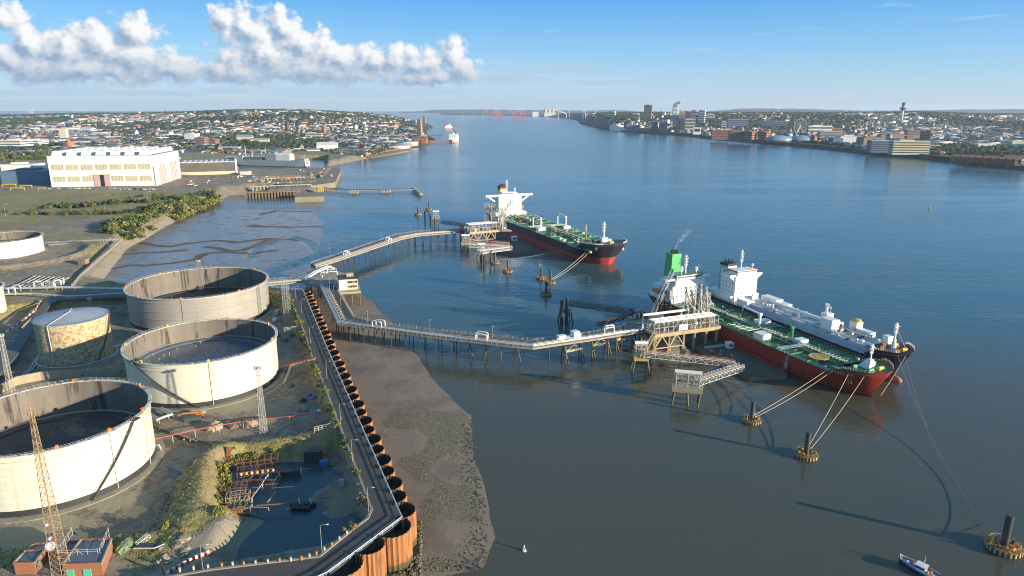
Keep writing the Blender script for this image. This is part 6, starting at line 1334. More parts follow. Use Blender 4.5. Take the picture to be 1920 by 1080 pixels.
# ---------------------------------------------------------------- shipyard: the white hall
def white_hall():
    A = P(97, 351.2, 11); B_ = P(295, 348.3, 11); u = (B_ - A).normalized(); L = (B_ - A).length; w = V(-u.y, u.x, 0); D = 138; ang = math.atan2(u.y, u.x)
    z1 = ZAT(A.x, A.y, 293); h = z1 - 11; t = thing('assembly_hall', 'huge white windowed shipyard hall with a ridged monitor roof and pink doors', 'building', A)
    wh = mat('hall_white', (.76, .73, .68), .6, .06, .05, spot=.22, spotc=(.5, .42, .3), spots=.06); c = A + u * L / 2 + w * D / 2
    mb = MB(); mb.box(c + V(0, 0, h / 2), (L, D, h), ang); mb.build('wall', wh, t)
    bay = L / 7.35; ym = mat('hall_window', (.46, .42, .27), .5, .2, .1)
    for r in range(2):
        for k in range(7):
            if r == 0 and k == 3: continue
            q = A + u * (bay * (.62 + k * 1.0)) + V(0, 0, h * (.26 if r == 0 else .64)); mb = MB(); mb.box(q - w * .15, (bay * .8, .5, h * .17), ang); wi = mb.build('window', ym, t)
            for j in (-1, 0, 1): mb = MB(); mb.box(q - w * .45 + u * bay * .2 * j, (.35, .2, h * .17), ang); mb.build('mullion', wh, wi)
    pk = mat('pink_door', (.50, .33, .31), .6, .1, .1)
    for dx, m in ((-.29, pk), (.29, pk), (0, BLACK)): q = A + u * (bay * (3.55 + dx * 1.25)) + V(0, 0, h * .19); mb = MB(); mb.box(q - w * (.5 if m is pk else .3), (bay * (.4 if m is pk else .25), .8, h * .38), ang); mb.build('sliding_door', m, t)
    mb = MB(); mb.box(A + u * (bay * 3.5) + V(0, 0, h * .395) - w * 1.2, (bay * 1.5, 2, 1), ang); mb.build('door_canopy', W_CR, t)
    for k in range(7):
        q = A + u * (bay * (.62 + k)) + w * (D / 2); r_ = MB(); a, hh, l = bay * .32, 8.0, D / 2
        P8 = lambda x, y, z: V(q.x, q.y, z1) + u * x + w * y + V(0, 0, z)
        r_.add([P8(-a, -l, 0), P8(a, -l, 0), P8(a * .7, -l, hh), P8(-a * .62, -l, hh), P8(-a, l, 0), P8(a, l, 0), P8(a * .7, l, hh), P8(-a * .62, l, hh)], [(0, 1, 2, 3), (1, 5, 6, 2), (5, 4, 7, 6), (4, 0, 3, 7), (3, 2, 6, 7)]); o = r_.build('roof_monitor', wh, t)
    mb = MB(); mb.box(c + V(0, 0, h + .35), (L + .6, D + .6, .7), ang); mb.build('roof', R_GY, t)
    e = A + u * L
    for k, (f, ww) in enumerate(((.27, .28), (.72, .28))):
        q = e + w * (D * f) + V(0, 0, h * .33); mb = MB(); mb.box(q + u * .3, (.8, D * ww, h * .66), ang); d = mb.build('end_door', pk, t)
        for j in range(5): mb = MB(); mb.box(q + u * .8 + w * D * ww * (-.4 + .2 * j), (.4, .6, h * .66), ang); mb.build('door_rib', wh, d)
    mb = MB(); mb.box(e + w * (D / 2) + u * 1.2 + V(0, 0, h * .72), (3, D, h * .05), ang); mb.build('canopy', wh, t)
    mb = MB(); mb.box(e - u * 2 - w * .3 + V(0, 0, h * .33), (.9, .8, h * .62), ang); mb.build('downpipe', GREYP, t)
white_hall()
def wavy_shed():
    A = P(340, 329, 11); B_ = P(442, 326, 11); u = (B_ - A).normalized(); L = (B_ - A).length; w = V(-u.y, u.x, 0); D = 60; ang = math.atan2(u.y, u.x); h = ZAT(A.x, A.y, 306) - 11
    t = thing('dock_shed', 'long dark shed with a row of wavy barrel roofs and one white end wall', 'building', A); c = A + u * L / 2 + w * D / 2
    mb = MB(); mb.box(c + V(0, 0, h / 2 + 1), (L, D, h - 2), ang); mb.build('wall', mat('sooty_wall', (.12, .11, .095), .85, .3, .05), t); mb = MB(); mb.box(A + u * L / 2 - w * 1 + V(0, 0, h * .13), (L, 2, h * .26), ang); mb.build('plinth_wall', W_CR, t)
    for k in range(10):
        q = A + u * (L * (k + .5) / 10); mb = MB(); n = 8; r = L / 20; vs = [V(q.x, q.y, 11 + h) + u * (r * math.cos(math.pi * i / n)) + w * y + V(0, 0, r * .38 * math.sin(math.pi * i / n)) for y in (0, D) for i in range(n + 1)]
        mb.add(vs, [(i, i + n + 1, i + n + 2, i + 1) for i in range(n)] + [tuple(range(n + 1))]); mb.build('barrel_roof', R_WH, t)
    mb = MB(); mb.box(B_ + u * 2 + w * D / 2 + V(0, 0, h * .6), (3.5, D + 2, h * 1.2), ang); mb.build('end_wall', W_WH, t)
wavy_shed()
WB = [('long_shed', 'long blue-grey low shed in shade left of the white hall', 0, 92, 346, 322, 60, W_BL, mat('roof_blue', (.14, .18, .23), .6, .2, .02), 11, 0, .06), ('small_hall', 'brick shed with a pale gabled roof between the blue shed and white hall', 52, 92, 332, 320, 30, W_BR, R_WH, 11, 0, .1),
 ('warehouse', 'low white warehouse at the left edge in front of the trees', 0, 62, 322, 309, 45, W_WH, R_WH, 11, 0, .1), ('white_store', 'small white store at the foot of the shed end wall', 450, 468, 328, 322, 12, W_WH, R_WH, 11, 0, 0),
 ('office_block', 'white terraced office block with dark window rows at the left edge', 0, 42, 278, 263, 60, W_WH, R_WH, 9, 3, 0), ('office_block', 'white office block beside the one at the left edge, with three window rows', 45, 74, 274, 263, 55, W_WH, R_WH, 9, 3, 0),
 ('tower_block', 'tall cream residential tower block rising alone left of centre in the western town', 112, 124, 262, 241, 26, W_CR, R_GY, 9, 0, .15), ('brick_block', 'brown brick block with window rows beyond the white hall', 201, 223, 279, 266, 25, W_BN, R_SL, 9, 4, 0), ('brick_block', 'red brick block just left of the white hall roof in the town', 120, 131, 278, 265, 30, W_BR, R_SL, 9, 0, -.2),
 ('brick_office', 'red brick office with many windows behind the wavy shed, left of a pair', 366, 386, 274, 258, 30, W_BR, R_GY, 9, 4, -.1), ('brick_office', 'red brick office, right of the pair behind the wavy shed', 390, 406, 272, 261, 30, W_BR, R_SL, 9, 3, -.1), ('white_office', 'white office block above the red brick pair', 346, 368, 264, 251, 40, W_WH, R_WH, 9, 0, -.1),
 ('warehouse', 'very long pale warehouse roof stretching across the left of the town', 0, 100, 249, 244, 120, W_WH, R_WH, 9, 0, 0), ('warehouse', 'long pale warehouse right of the cream tower block', 124, 192, 250, 243, 110, W_WH, R_WH, 9, 0, 0), ('warehouse', 'broad cream warehouse in the middle of the western town', 290, 405, 251, 245, 140, W_CR, R_WH, 9, 0, 0), ('white_shed', 'tall white shed with a gabled roof at the docks of the western town', 320, 338, 242, 233, 60, W_WH, R_WH, 9, 0, 0),
 ('mill', 'brown mill block behind the docks, left of two', 440, 452, 246, 234, 30, W_BN, R_SL, 9, 3, -.2), ('mill', 'orange brick mill block, right of two behind the docks', 452, 462, 243, 233, 30, W_BR, R_RD, 9, 0, -.2), ('superstore', 'blue-grey superstore with a red patch beside the brick towers', 455, 484, 251, 243, 50, W_BL, R_GY, 9, 0, 0), ('office_block', 'blue-grey office block in the middle of the western town', 486, 512, 244, 236, 40, W_GY, R_GY, 9, 3, 0),
 ('vent_tower', 'square brick tower with a low neighbour left of the dark clock tower', 527, 533, 250, 238, 20, W_BR, R_SL, 9, 0, -.3), ('clock_tower', 'dark slim town hall clock tower standing above the western town', 536, 541, 252, 231, 16, W_DK, R_SL, 9, 0, -.3), ('vent_tower', 'slim red brick ventilation tower among the white houses', 604, 610, 255, 237, 20, W_BR, R_BN, 9, 0, -.3),
 ('terminal_shed', 'long white roofed sheds behind the grey naval ship', 592, 632, 283, 272, 30, W_WH, R_WH, 9, 0, .15), ('terminal_shed', 'cream long sheds above the trees behind the grey ship', 442, 472, 264, 257, 30, W_CR, R_GY, 9, 0, .1), ('terminal_shed', 'second cream long building above the trees behind the grey ship', 468, 504, 268, 262, 20, W_CR, R_GY, 9, 0, .1),
 ('grey_shed', 'grey long shed behind the wavy barrel roofs', 388, 448, 281, 276, 30, W_GY, R_WH, 9, 0, 0), ('silo_block', 'white block by the grain silos', 699, 705, 240, 233, 20, W_WH, R_WH, 9, 0, 0), ('tower_block', 'white tower block near the river mouth, left of a pair', 760, 763.5, 235, 224, 20, W_WH, R_GY, 9, 0, 0), ('tower_block', 'white tower block near the river mouth, right of a pair', 764.5, 768, 235, 224, 20, W_WH, R_GY, 9, 0, 0),
 ('cream_terrace', 'cream terraces with dark windows left of the brick vent tower', 572, 604, 259, 250, 30, W_CR, R_BN, 9, 2, 0), ('long_platform', 'long pale grey station roof by the river', 678, 760, 258, 253, 25, W_GY, R_GY, 9, 0, 0), ('dock_building', 'pale dock sheds near the ferry terminal', 737, 760, 240, 234, 60, W_GY, R_WH, 9, 0, 0)]
for (n, lb, a, b, pb, pt, dp, wm, rm, zg, bn, rz) in WB: bld(n, lb, a, b, pb, pt, dp, wm, rm, zg, bn, rz, gable=n in ('small_hall', 'white_shed', 'terminal_shed'))
# hill top white block, vent towers, ferry terminal
q = PY(417, 221, 5600); mb = MB(); mb.box(q + V(0, 0, 15), (44, 30, 44)); mb.build('hilltop_block', W_WH, at=q, label='white square block standing out on top of the western hill', cat='building')
def ventower(px0, px1, pb, pt, lb, zg=9): 
    c = P((px0 + px1) / 2, pb, zg); w = (px1 - px0) * c.y / 1200; h = ZAT(c.x, c.y, pt) - zg; t = thing('vent_tower', lb, 'tower', c); mb = MB(); mb.box(c + V(0, 0, h * .38), (w, w, h * .76), -.3); mb.build('shaft', W_BN, t); mb = MB(); mb.box(c + V(0, 0, h * .87), (w * .8, w * .8, h * .26), -.3); mb.build('upper_stage', W_BR, t)
    for k in (-1, 0, 1): mb = MB(); mb.box(c + V(k * w * .25 * .95, -w * .5 - k * w * .08, h * .45), (w * .08, .8, h * .5), -.3); mb.build('recess', W_DK, t)
ventower(783.5, 791, 258, 224, 'tall square brown brick ventilation tower on the western shore above the ferry terminal'); ventower(794, 797.5, 232, 217.5, 'distant slim brown ventilation tower further down the western shore')
ft = thing('ferry_terminal', 'red brick ferry terminal buildings with arches at the shore of the western town', 'building', P(786, 268, 9))
for a, b in ((773, 786), (787, 800)): c = P((a + b) / 2, 268.5, 9); w = (b - a) * c.y / 1240; mb = MB(); mb.box(c + V(0, 8, 9), (w, 22, 18), -.1); wl_ = mb.build('wall', W_BR, ft); mb = MB(); mb.gable(c + V(0, 8, 18), (w, 22), 7, -.1); mb.build('roof', R_BN, wl_); mb = MB(); mb.box(c + V(-w * .3, -3.2, 8), (5, .6, 10), -.1); mb.build('arch', W_DK, wl_)
pr = thing('ferry_pier', 'red footbridge and floating landing stage reaching out from the ferry terminal', 'pier', P(815, 266, 0)); mb = MB(); a, b = P(803, 265, 7), P(838, 266, 4); truss(mb, a, b, 5, 4, 10, .8); mb.beam(a + V(0, 0, 2), b + V(0, 0, 2), 4, 3); mb.build('footbridge', mat('pier_red', (.30, .12, .11), .7), pr); c = P(844, 266.5, 2); mb = MB(); mb.box(c, (34, 18, 5)); mb.build('landing_stage', mat('pier_red', (0,) * 3), pr)
lk = thing('link_span', 'blue steel ferry link span with three humps beside the white ferry', 'bridge', P(812, 253, 0))
for k in range(3): a, b = P(795 + 12 * k, 254, 6), P(805 + 12 * k, 254, 6); mb = MB(); mb.beam(a, b, 14, 2.5); m_ = (a + b) / 2; mb.beam(a + V(0, 0, 2), m_ + V(0, 0, 13), 2); mb.beam(b + V(0, 0, 2), m_ + V(0, 0, 13), 2); mb.build('span', mat('span_blue', (.04, .14, .28), .5), lk)
# round silos
for i, px in enumerate((652, 657, 662, 667, 702, 707)): c = P(px, 243.5, 9); h = ZAT(c.x, c.y, 237) - 9; mb = MB(); mb.tube([c, c + V(0, 0, h)], 7, 12); mb.build('silo', W_WH, at=c, label='white cylindrical silo at the docks, %s in the row from the left' % ords[i], cat='silo', group='white dock silos')
# wind turbines out at sea
def turbine(px, pb, pt, Y, lb, g, big=1.):
    b = PY(px, pb, Y); top = PY(px, pt, Y); t = thing('wind_turbine', lb, 'wind turbine', b, group=g); h = top.z - b.z; mb = MB(); mb.tube([V(b.x, b.y, min(b.z, 0)), top], h * .035, 6, r2=h * .02); mb.build('mast', WHITE, t); a0 = random.uniform(0, 2)
    mb = MB(); mb.box(top, (h * .04, h * .12, h * .05)); mb.build('nacelle', WHITE, t)
    for k in range(3): a = a0 + k * 2.094; mb = MB(); mb.beam(top + V(0, -h * .07, 0), top + V(math.cos(a) * h * .55, -h * .07, math.sin(a) * h * .55), h * .035, h * .01); mb.build('blade', WHITE, t)
for i, (px, pb, pt) in enumerate(((54, 218, 209), (58, 218, 206.5), (61, 218, 208), (140, 216, 208), (149.5, 216, 206.5))): turbine(px, pb, pt, 11500 + i * 300, 'white wind turbine out at sea on the left horizon, %s from the left' % ords[i], 'offshore wind turbines')
for i, (px, pb, pt) in enumerate(((887, 215, 207), (907, 214, 206.5), (1047.5, 218, 204), (1068, 219, 205), (1093, 224, 206), (1098, 224, 205), (1117, 224, 209), (868, 215, 206))): turbine(px, pb, pt, 9800 if pb < 216 else 8000 - i * 300, 'white wind turbine on the port shore near the horizon, %s of eight' % ords[i], 'port wind turbines')
# ---------------------------------------------------------------- grey naval ship in the dock
def naval():
    t = thing('naval_ship', 'long grey naval supply ship with masts and white hangars lying in the dock', 'ship'); A = P(425, 309, 0); B_ = P(577, 313, 0); L = (B_ - A).length; sc_ = L / 150
    h = Hull(L, 24, 15, fc=2, rake=6, boot=1.2, sternd=.95, sternw=.6); ng = mat('navy_grey', (.28, .33, .36), .55, .12, .05); h.build(t, ng, DKST); h.deck(t, ng)
    def bx(nm, x, y, sx, sy, sz, z=15, m=ng): b = MB(); b.box((x * sc_, y, z + sz / 2), (sx * sc_, sy, sz)); return b.build(nm, m, t)
    bx('stern_block', 8, 0, 14, 22, 5); bx('hangar', 40, 0, 26, 20, 14, m=W_WH)
    for k in range(3): b = MB(); b.gable(((32 + k * 9) * sc_, 0, 29), (9 * sc_, 20), 4, 0, over=0); b.build('hangar_roof', W_WH, t)
    bx('bridge_block', 62, 0, 14, 20, 16); bx('funnel', 57, 0, 5, 8, 20); bx('funnel', 66, 0, 4, 6, 18, m=WHITE); bx('deckhouse', 95, 0, 30, 16, 6, m=W_BL); bx('forward_block', 122, 0, 14, 16, 9)
    for x, hh in ((30, 18), (75, 26), (82, 18), (100, 20), (112, 30)): rad_mast(t, x * sc_, 0, 18, hh, mat('pale_grey', (.55, .57, .58), .5), s=2)
    for x in (44, 50, 78, 84): b = MB(); b.box((x * sc_, -11.6, 13), (5, 1.2, 3)); b.build('lifeboat', ORAN, t)
    for k in range(12): b = MB(); b.box(((80 + k * 4) * sc_, -12.15, 10), (2.2, .4, 2)); b.build('side_opening', DKST, t)
    b = MB(); b.box((-.4, 0, 8), (.8, 20, 12)); st = b.build('stern_panel', WHITE, t)
    for k in range(3): b = MB(); b.box((-1, -5 + 5 * k, 10), (.6, 3, 6)); b.build('stern_opening', DKST, st)
    d = (A - B_).normalized(); t.location = B_; t.rotation_euler = (0, 0, math.atan2(d.y, d.x))
naval()
def liner(name, lb, px0, px1, pb, pt, stern_right=True, heading=None, L=None, decks=9, hm=None, B=32, sup=26):
    t = thing(name, lb, 'ship'); h = Hull(L, B, 10, fc=2, rake=12, boot=1.5, sternd=.98, sternw=.8); h.build(t, hm or WHITE, REDP if name == 'ferry' else DKST); h.deck(t, WHITE)
    for k in range(decks): b = MB(); ins = k * 2.6; b.box((L * .45 - ins * .4, 0, 10 + (k + .5) * sup / decks), (L * .84 - ins * 3, B - .3 * k, sup / decks - .5)); b.build('deck_tier', SHIPW, t); b = MB(); b.box((L * .45 - ins * .4, 0, 10 + (k + .98) * sup / decks), (L * .82 - ins * 3, B - 1.4 - .3 * k, .6)); b.build('window_band', WIN, t)
    b = MB(); b.box((L * .22, 0, 10 + sup + 5), (14, 12, 11)); b.build('funnel', SHIPW if name != 'ferry' else REDP, t); rad_mast(t, L * .7, 0, 10 + sup, 14, s=2); b = MB(); b.lathe((L * .5, 0, 10 + sup), [(6, 0), (5, 4), (.1, 6)], 12); b.build('dome', SHIPW, t); return t
A = P(1170, 247, 0); D_ = P(1098, 236, 0); d = (D_ - A); d = d.normalized(); l = liner('cruise_ship', 'big white cruise ship moored stern-on at the city waterfront', 0, 0, 0, 0, L=250, sup=30, decks=8, B=44, hm=WHITE); l.location = A + V(-14, 20, 0); l.rotation_euler = (0, 0, math.atan2(d.y, d.x) + .05)
A = P(846, 268, 0); l = liner('ferry', 'white passenger ferry with a red keel line berthed at the western link span', 0, 0, 0, 0, L=120, sup=24, decks=5, B=30); l.location = A + V(8, 125, 0); l.rotation_euler = (0, 0, R(-93))
A = P(834, 241, 0); l = liner('ferry', 'small white distant ferry beyond the bigger one on the western side', 0, 0, 0, 0, L=60, sup=14, decks=3, B=16); l.name = 'small_ferry'; l.location = A; l.rotation_euler = (0, 0, .2)
# ---------------------------------------------------------------- eastern waterfront and city
EB = [('wedge_tower', 'pale tower with a sloping blue glass side behind the cruise ship', 1141, 1154, 236, 209, 30, W_WH, R_WH, 5, -.5), ('office_tower', 'white office tower left of the brown grid tower, with a notch between its halves', 1186, 1192, 236, 213.5, 30, W_WH, R_WH, 6, -.3), ('office_tower', 'taller white half of the office tower pair left of the grid tower', 1192.5, 1198, 236, 213, 30, W_WH, R_WH, 5, -.3),
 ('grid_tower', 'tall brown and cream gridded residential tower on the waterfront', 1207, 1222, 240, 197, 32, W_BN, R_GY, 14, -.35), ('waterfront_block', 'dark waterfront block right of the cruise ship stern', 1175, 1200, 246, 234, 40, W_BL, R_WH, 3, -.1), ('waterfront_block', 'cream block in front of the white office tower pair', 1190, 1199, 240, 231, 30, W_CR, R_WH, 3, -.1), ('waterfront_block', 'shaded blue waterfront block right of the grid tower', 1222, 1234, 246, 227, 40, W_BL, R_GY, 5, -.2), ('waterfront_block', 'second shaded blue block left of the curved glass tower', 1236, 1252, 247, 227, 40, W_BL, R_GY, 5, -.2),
 ('stone_palace', 'brown stone palace block with cream top left of the white museum', 1285, 1304, 248, 223, 50, W_CR, R_BN, 4, -.2), ('dark_block', 'dark square office block above the stone palace, left one', 1283, 1293, 240, 209, 40, W_DK, R_SL, 5, -.2), ('dark_block', 'dark square office block above the stone palace, right one', 1295, 1304, 240, 207, 40, W_BR, R_SL, 5, -.2), ('slant_block', 'pale slanting modern apartment block right of the dark office blocks', 1310, 1322, 242, 207, 40, W_WH, R_WH, 8, -.4), ('slant_block', 'white gridded modern block with an angled face, right of the slanting one', 1325, 1340, 240, 214, 40, W_WH, R_WH, 8, -.3), ('cream_tower', 'small cream tower standing right of the white gridded block', 1346, 1353, 240, 221, 25, W_CR, R_GY, 4, -.2),
 ('white_office', 'white office with dark stripes behind the brick dock warehouses', 1353, 1363, 246, 228, 30, W_WH, R_WH, 4, -.3), ('glass_block', 'wide dark blue glass block behind the brick warehouses', 1364, 1403, 245, 224, 50, W_BL, R_WH, 6, -.1), ('pale_tower', 'pale glassy block with a mast beside the wide dark glass block', 1404, 1416, 240, 226, 30, W_WH, R_GY, 4, -.3), ('glass_block', 'dark teal glass block in the middle of the city front', 1428, 1452, 245, 227, 40, W_BL, R_GY, 5, -.2), ('glass_block', 'second dark teal glass block left of the big wheel', 1453, 1478, 245, 228, 40, W_BL, R_WH, 5, -.2),
 ('dock_warehouse', 'brick dock warehouse in shade, nearest the white museum', 1336, 1368, 261, 245, 50, W_BR, R_RD, 5, -.15), ('dock_warehouse', 'brick dock warehouse in shade, second along the water', 1369, 1398, 264, 246, 50, W_BR, R_RD, 5, -.15), ('dock_warehouse', 'sunlit orange brick dock warehouse with tall openings', 1400, 1417, 265, 247, 45, W_BR, R_RD, 4, -.7), ('dock_warehouse', 'sunlit brick dock warehouse with arched ends beside the arena', 1427, 1444, 265, 248, 45, W_BR, R_RD, 4, -.7),
 ('striped_office', 'white office with vertical slots right of the big wheel', 1515, 1560, 256, 236, 40, W_WH, R_WH, 3, -.1), ('brick_range', 'long red brick range behind the striped hotel', 1540, 1580, 252, 240, 30, W_BR, R_BN, 2, -.1), ('striped_hotel', 'grey-green striped hotel with a yellow roof strip', 1537, 1580, 264, 247, 40, W_GY, mat('yellow_roof', (.6, .52, .25), .6), 6, -.1), ('exhibition_hall', 'big plain white exhibition hall on the waterfront', 1576, 1618, 270, 256, 60, W_WH, R_WH, 0, -.1), ('exhibition_hall', 'lower blue-white annex left of the big white hall', 1563, 1582, 270, 259, 60, W_BL, R_WH, 0, -.1),
 ('dark_warehouse', 'long dark brown brick warehouse behind the blue and cream offices', 1618, 1660, 275, 258, 60, W_BN, R_BN, 0, -.05), ('brick_range', 'low dark brick range behind the cream office', 1650, 1735, 262, 253, 40, W_BN, R_BN, 0, -.05), ('blue_office', 'blue-grey glazed office wing left of the cream riverside office', 1633, 1672, 285, 264, 36, W_BL, R_WH, 5, -.1), ('cream_office', 'large cream riverside office with five rows of windows', 1674, 1743, 289, 265, 34, M_('wall_sand', (.66, .56, .36)), R_WH, 5, -.12),
 ('apartment_tower', 'pink brick apartment tower left of a pair behind the cream office', 1727, 1735, 266, 246, 26, W_BR, R_SL, 4, -.5), ('apartment_tower', 'taller pink brick apartment tower, right of the pair behind the cream office', 1735.5, 1745, 264, 245, 26, W_BR, R_SL, 5, -.5), ('brick_cube', 'small red brick block in front of the two apartment towers', 1700, 1713, 264, 256, 26, W_BR, R_SL, 0, -.1), ('dark_slab', 'dark brown slab between the radio tower and the apartment towers', 1700, 1726, 262, 245, 30, W_BN, R_SL, 4, -.1),
 ('hospital_block', 'white stepped hospital block on the right hillside', 1802, 1820, 235, 219, 40, W_WH, R_WH, 4, -.2), ('white_block', 'white block pair low on the right hillside', 1860, 1873, 243, 231, 30, W_WH, R_WH, 3, -.3), ('white_block', 'small white block further right on the hillside', 1898, 1908, 240, 229, 30, W_WH, R_WH, 2, -.3), ('cream_flats', 'cream stepped flats among trees at the right', 1854, 1868, 261, 248, 30, W_CR, R_GY, 4, -.4), ('cream_flats', 'lower cream flats joined right of the stepped ones', 1868, 1881, 259, 251, 26, W_CR, R_GY, 3, -.4), ('brick_flats', 'pink brick flats standing in trees left of the cream flats', 1819, 1831, 267, 256, 24, W_BR, R_SL, 3, -.4),
 ('tower_block', 'white tower block on the far skyline, left of a pair', 1568, 1572, 218, 209, 40, W_WH, R_WH, 0, -.2), ('tower_block', 'white tower block on the far skyline, right of a pair', 1583, 1588, 217, 207.5, 40, W_WH, R_WH, 0, -.2), ('tower_block', 'pink tower block left of the radio tower, left of a pair', 1641, 1646, 223, 213, 40, W_BR, R_WH, 0, -.2), ('tower_block', 'pink tower block left of the radio tower, right of a pair', 1656, 1662, 222, 212, 40, W_BR, R_GY, 0, -.2), ('tower_block', 'grey tower block on the skyline above the teal glass blocks', 1457, 1462, 214, 205, 60, W_GY, R_GY, 0, -.2),
 ('slab_block', 'grey slab with vertical windows above the big wheel', 1557, 1566, 233, 222, 24, W_GY, R_WH, 0, -.3), ('slab_block', 'brown slab tower between the pale warehouse and brick range', 1607, 1614, 246, 232, 24, W_BN, R_GY, 0, -.3), ('brick_cube', 'brown brick block low at the far right among trees', 1898, 1920, 275, 266, 40, W_CR, R_WH, 0, -.1), ('library_slab', 'white topped grey slab right of the radio tower', 1727, 1738, 240, 227, 30, W_GY, R_WH, 3, -.3),
 ('sports_hall', 'white curved roof sports hall among the trees at right', 1835, 1862, 277, 270, 50, W_WH, R_WH, 0, -.1)]
for (n, lb, a, b, pb, pt, dp, wm, rm, bn, rz) in EB: bld(n, lb, a, b, pb, pt, dp, wm, rm, 12, bn, rz)
def curved_tower():
    c = P(1265.5, 241, 12); w = 11.5 * c.y / 1240; h = ZAT(c.x, c.y, 190) - 12; t = thing('curved_tower', 'tall blue glass tower with a curved sloping top, highest on the waterfront', 'tower', c); n = 14; mb = MB(); pr_ = [(-w / 2, 0), (w / 2, 0), (w / 2, h)] + [(w / 2 - w * math.sin(i / n * 1.57), h * .8 + h * .2 * math.cos(i / n * 1.57)) for i in range(n + 1)]
    fs = len(pr_); vs = [(c.x + x, c.y + y, 12 + z) for y in (-12, 12) for x, z in pr_]; mb.add(vs, [tuple(range(fs)), tuple(range(2 * fs - 1, fs - 1, -1))] + [(i, i + fs, (i + 1) % fs + fs, (i + 1) % fs) for i in range(fs)]); mb.build('shaft', GLASSB, t)
    for k in range(16): mb = MB(); mb.box((c.x + .3, c.y, 12 + h * .8 * (k + .7) / 16), (w + .8, 25, h * .014)); mb.build('floor_band', W_WH if k > 9 else W_BL, t)
    mb = MB(); mb.box((c.x + w * .28, c.y - 12.3, 12 + h * .68), (w * .4, .8, h * .44)); mb.build('pale_face', mat('pale_glass', (.5, .56, .55), .3), t)
curved_tower()
def gothic():
    c = P(1278, 247, 12); t = thing('clock_building', 'dark stone building with two clock towers topped by birds, next to the curved tower', 'building', c); u = c.y / 1240; h = ZAT(c.x, c.y, 222) - 12
    mb = MB(); mb.box(c + V(0, 20, h / 2), (20 * u, 40, h), -.2); mb.build('wall', W_DK, t)
    for dx, dy in ((-4, -8), (4.5, 22)): q = c + V(dx * u, dy + 10, h); hh = ZAT(c.x, c.y, 206) - 12 - h; mb = MB(); mb.box(q + V(0, 0, hh * .3), (4.4 * u, 12, hh * .6), -.2); tw = mb.build('clock_tower', W_BN, t); mb = MB(); mb.box(q + V(0, 0, hh * .72), (3 * u, 8, hh * .25), -.2); mb.lathe(q + V(0, 0, hh * .84), [(5, 0), (3.5, 4), (.1, 7)], 8); mb.build('dome', W_GY, tw); mb = MB(); mb.beam(q + V(0, 0, hh + 1), q + V(0, 0, hh + 5), .8); mb.build('bird_statue', GREYP, tw)
    for k in range(6): mb = MB(); mb.box(c + V((-8 + 3.2 * k) * u, -.6 - (8 - 3.2 * k) * u * -.2 * -1, h * .5), (1.0 * u, 1.2, h * .7), -.2); mb.build('window_strip', GLASS, t)
gothic()
def museum():
    c = P(1307, 252, 12); u = c.y / 1240; t = thing('museum', 'white angular museum with a big framed dark window facing the river', 'building', c); h = ZAT(c.x, c.y, 239) - 12; mb = MB(); mb.box(c + V(0, 12, h / 2), (13 * u, 24, h), -.1); mb.build('wall', WHITE, t); mb = MB(); mb.box(c + V(-.3, -.6, h * .62), (9.5 * u, 1.2, h * .42), -.1); mb.build('window', GLASS, t)
museum()
def arena():
    for i, (a, b, lb) in enumerate(((1443, 1490, 'left'), (1488, 1534, 'right'))):
        c = P((a + b) / 2, 267, 12); u = c.y / 1240; w = (b - a) * u / 2; t = thing('arena', 'low curved blue-grey arena hall on the waterfront, %s half' % lb, 'building', c); mb = MB(); mb.lathe(c + V(0, 40, 0), [(w, 0), (w * 1.02, 14), (w * .8, 21), (w * .35, 25), (.1, 26)], 24); mb.v = [(x, c.y + 40 + (y - c.y - 40) * .6, z) for x, y, z in mb.v]; mb.build('shell', mat('arena_shell', (.20, .30, .40), .35, .15, .02), t, smooth=True); mb = MB(); mb.lathe(c + V(0, 40, 0), [(w * 1.03, 1), (w * 1.03, 7)], 24); mb.v = [(x, c.y + 40 + (y - c.y - 40) * .6, z) for x, y, z in mb.v]; mb.build('glass_wall', WIN, t)
arena()
def wheel():
    c = P(1499, 252, 12); r = 13 * c.y / 1240; q = c + V(0, 0, r + 3); t = thing('ferris_wheel', 'white observation wheel standing on the waterfront behind the arena', 'ferris wheel', c); mb = MB(); mb.tube([q + V(r * math.cos(a) * .96, r * math.cos(a) * .25, r * math.sin(a)) for a in np.linspace(0, 6.2832, 49)], .7, 6); mb.build('rim', WHITE, t)
    for k in range(20): a = k * 6.2832 / 20; mb = MB(); e = q + V(r * math.cos(a) * .96, r * math.cos(a) * .25, r * math.sin(a)); mb.beam(q, e, .28); s = mb.build('spoke', WHITE, t); mb = MB(); mb.box(e * 1.0, (1.8, 1.8, 2)); mb.build('cabin', WHITE, t)
    for s_ in (-1, 1): mb = MB(); mb.beam(q, c + V(s_ * r * .5, -4, 0), 1.6); mb.build('leg', WHITE, t)
wheel()
def beacon():
    c = P(1688, 242, 12); z1 = ZAT(c.x, c.y, 191.5); h = z1 - 12; u = c.y / 1240; t = thing('radio_tower', 'slender white concrete radio tower with a round dark crown above the city', 'tower', c); mb = MB(); mb.lathe(c, [(2.6 * u, 0), (1.9 * u, h * .3), (1.5 * u, h * .7)], 16); smooth_angle(mb.build('shaft', W_WH, t))
    mb = MB(); mb.lathe(c, [(1.5 * u, h * .68), (4.9 * u, h * .74), (5.1 * u, h * .79), (3 * u, h * .82), (2.4 * u, h * .9)], 20); mb.build('round_gallery', M_('beacon_grey', (.30, .33, .34)), t); mb = MB(); mb.lathe(c, [(2.4 * u, h * .88), (2.7 * u, h * .9), (2.7 * u, h * .97), (.1, h)], 14); mb.build('crown', W_DK, t); mb = MB(); mb.lathe(c, [(5.12 * u, h * .755), (5.17 * u, h * .78)], 20); mb.build('window_band', GLASS, t)
beacon()
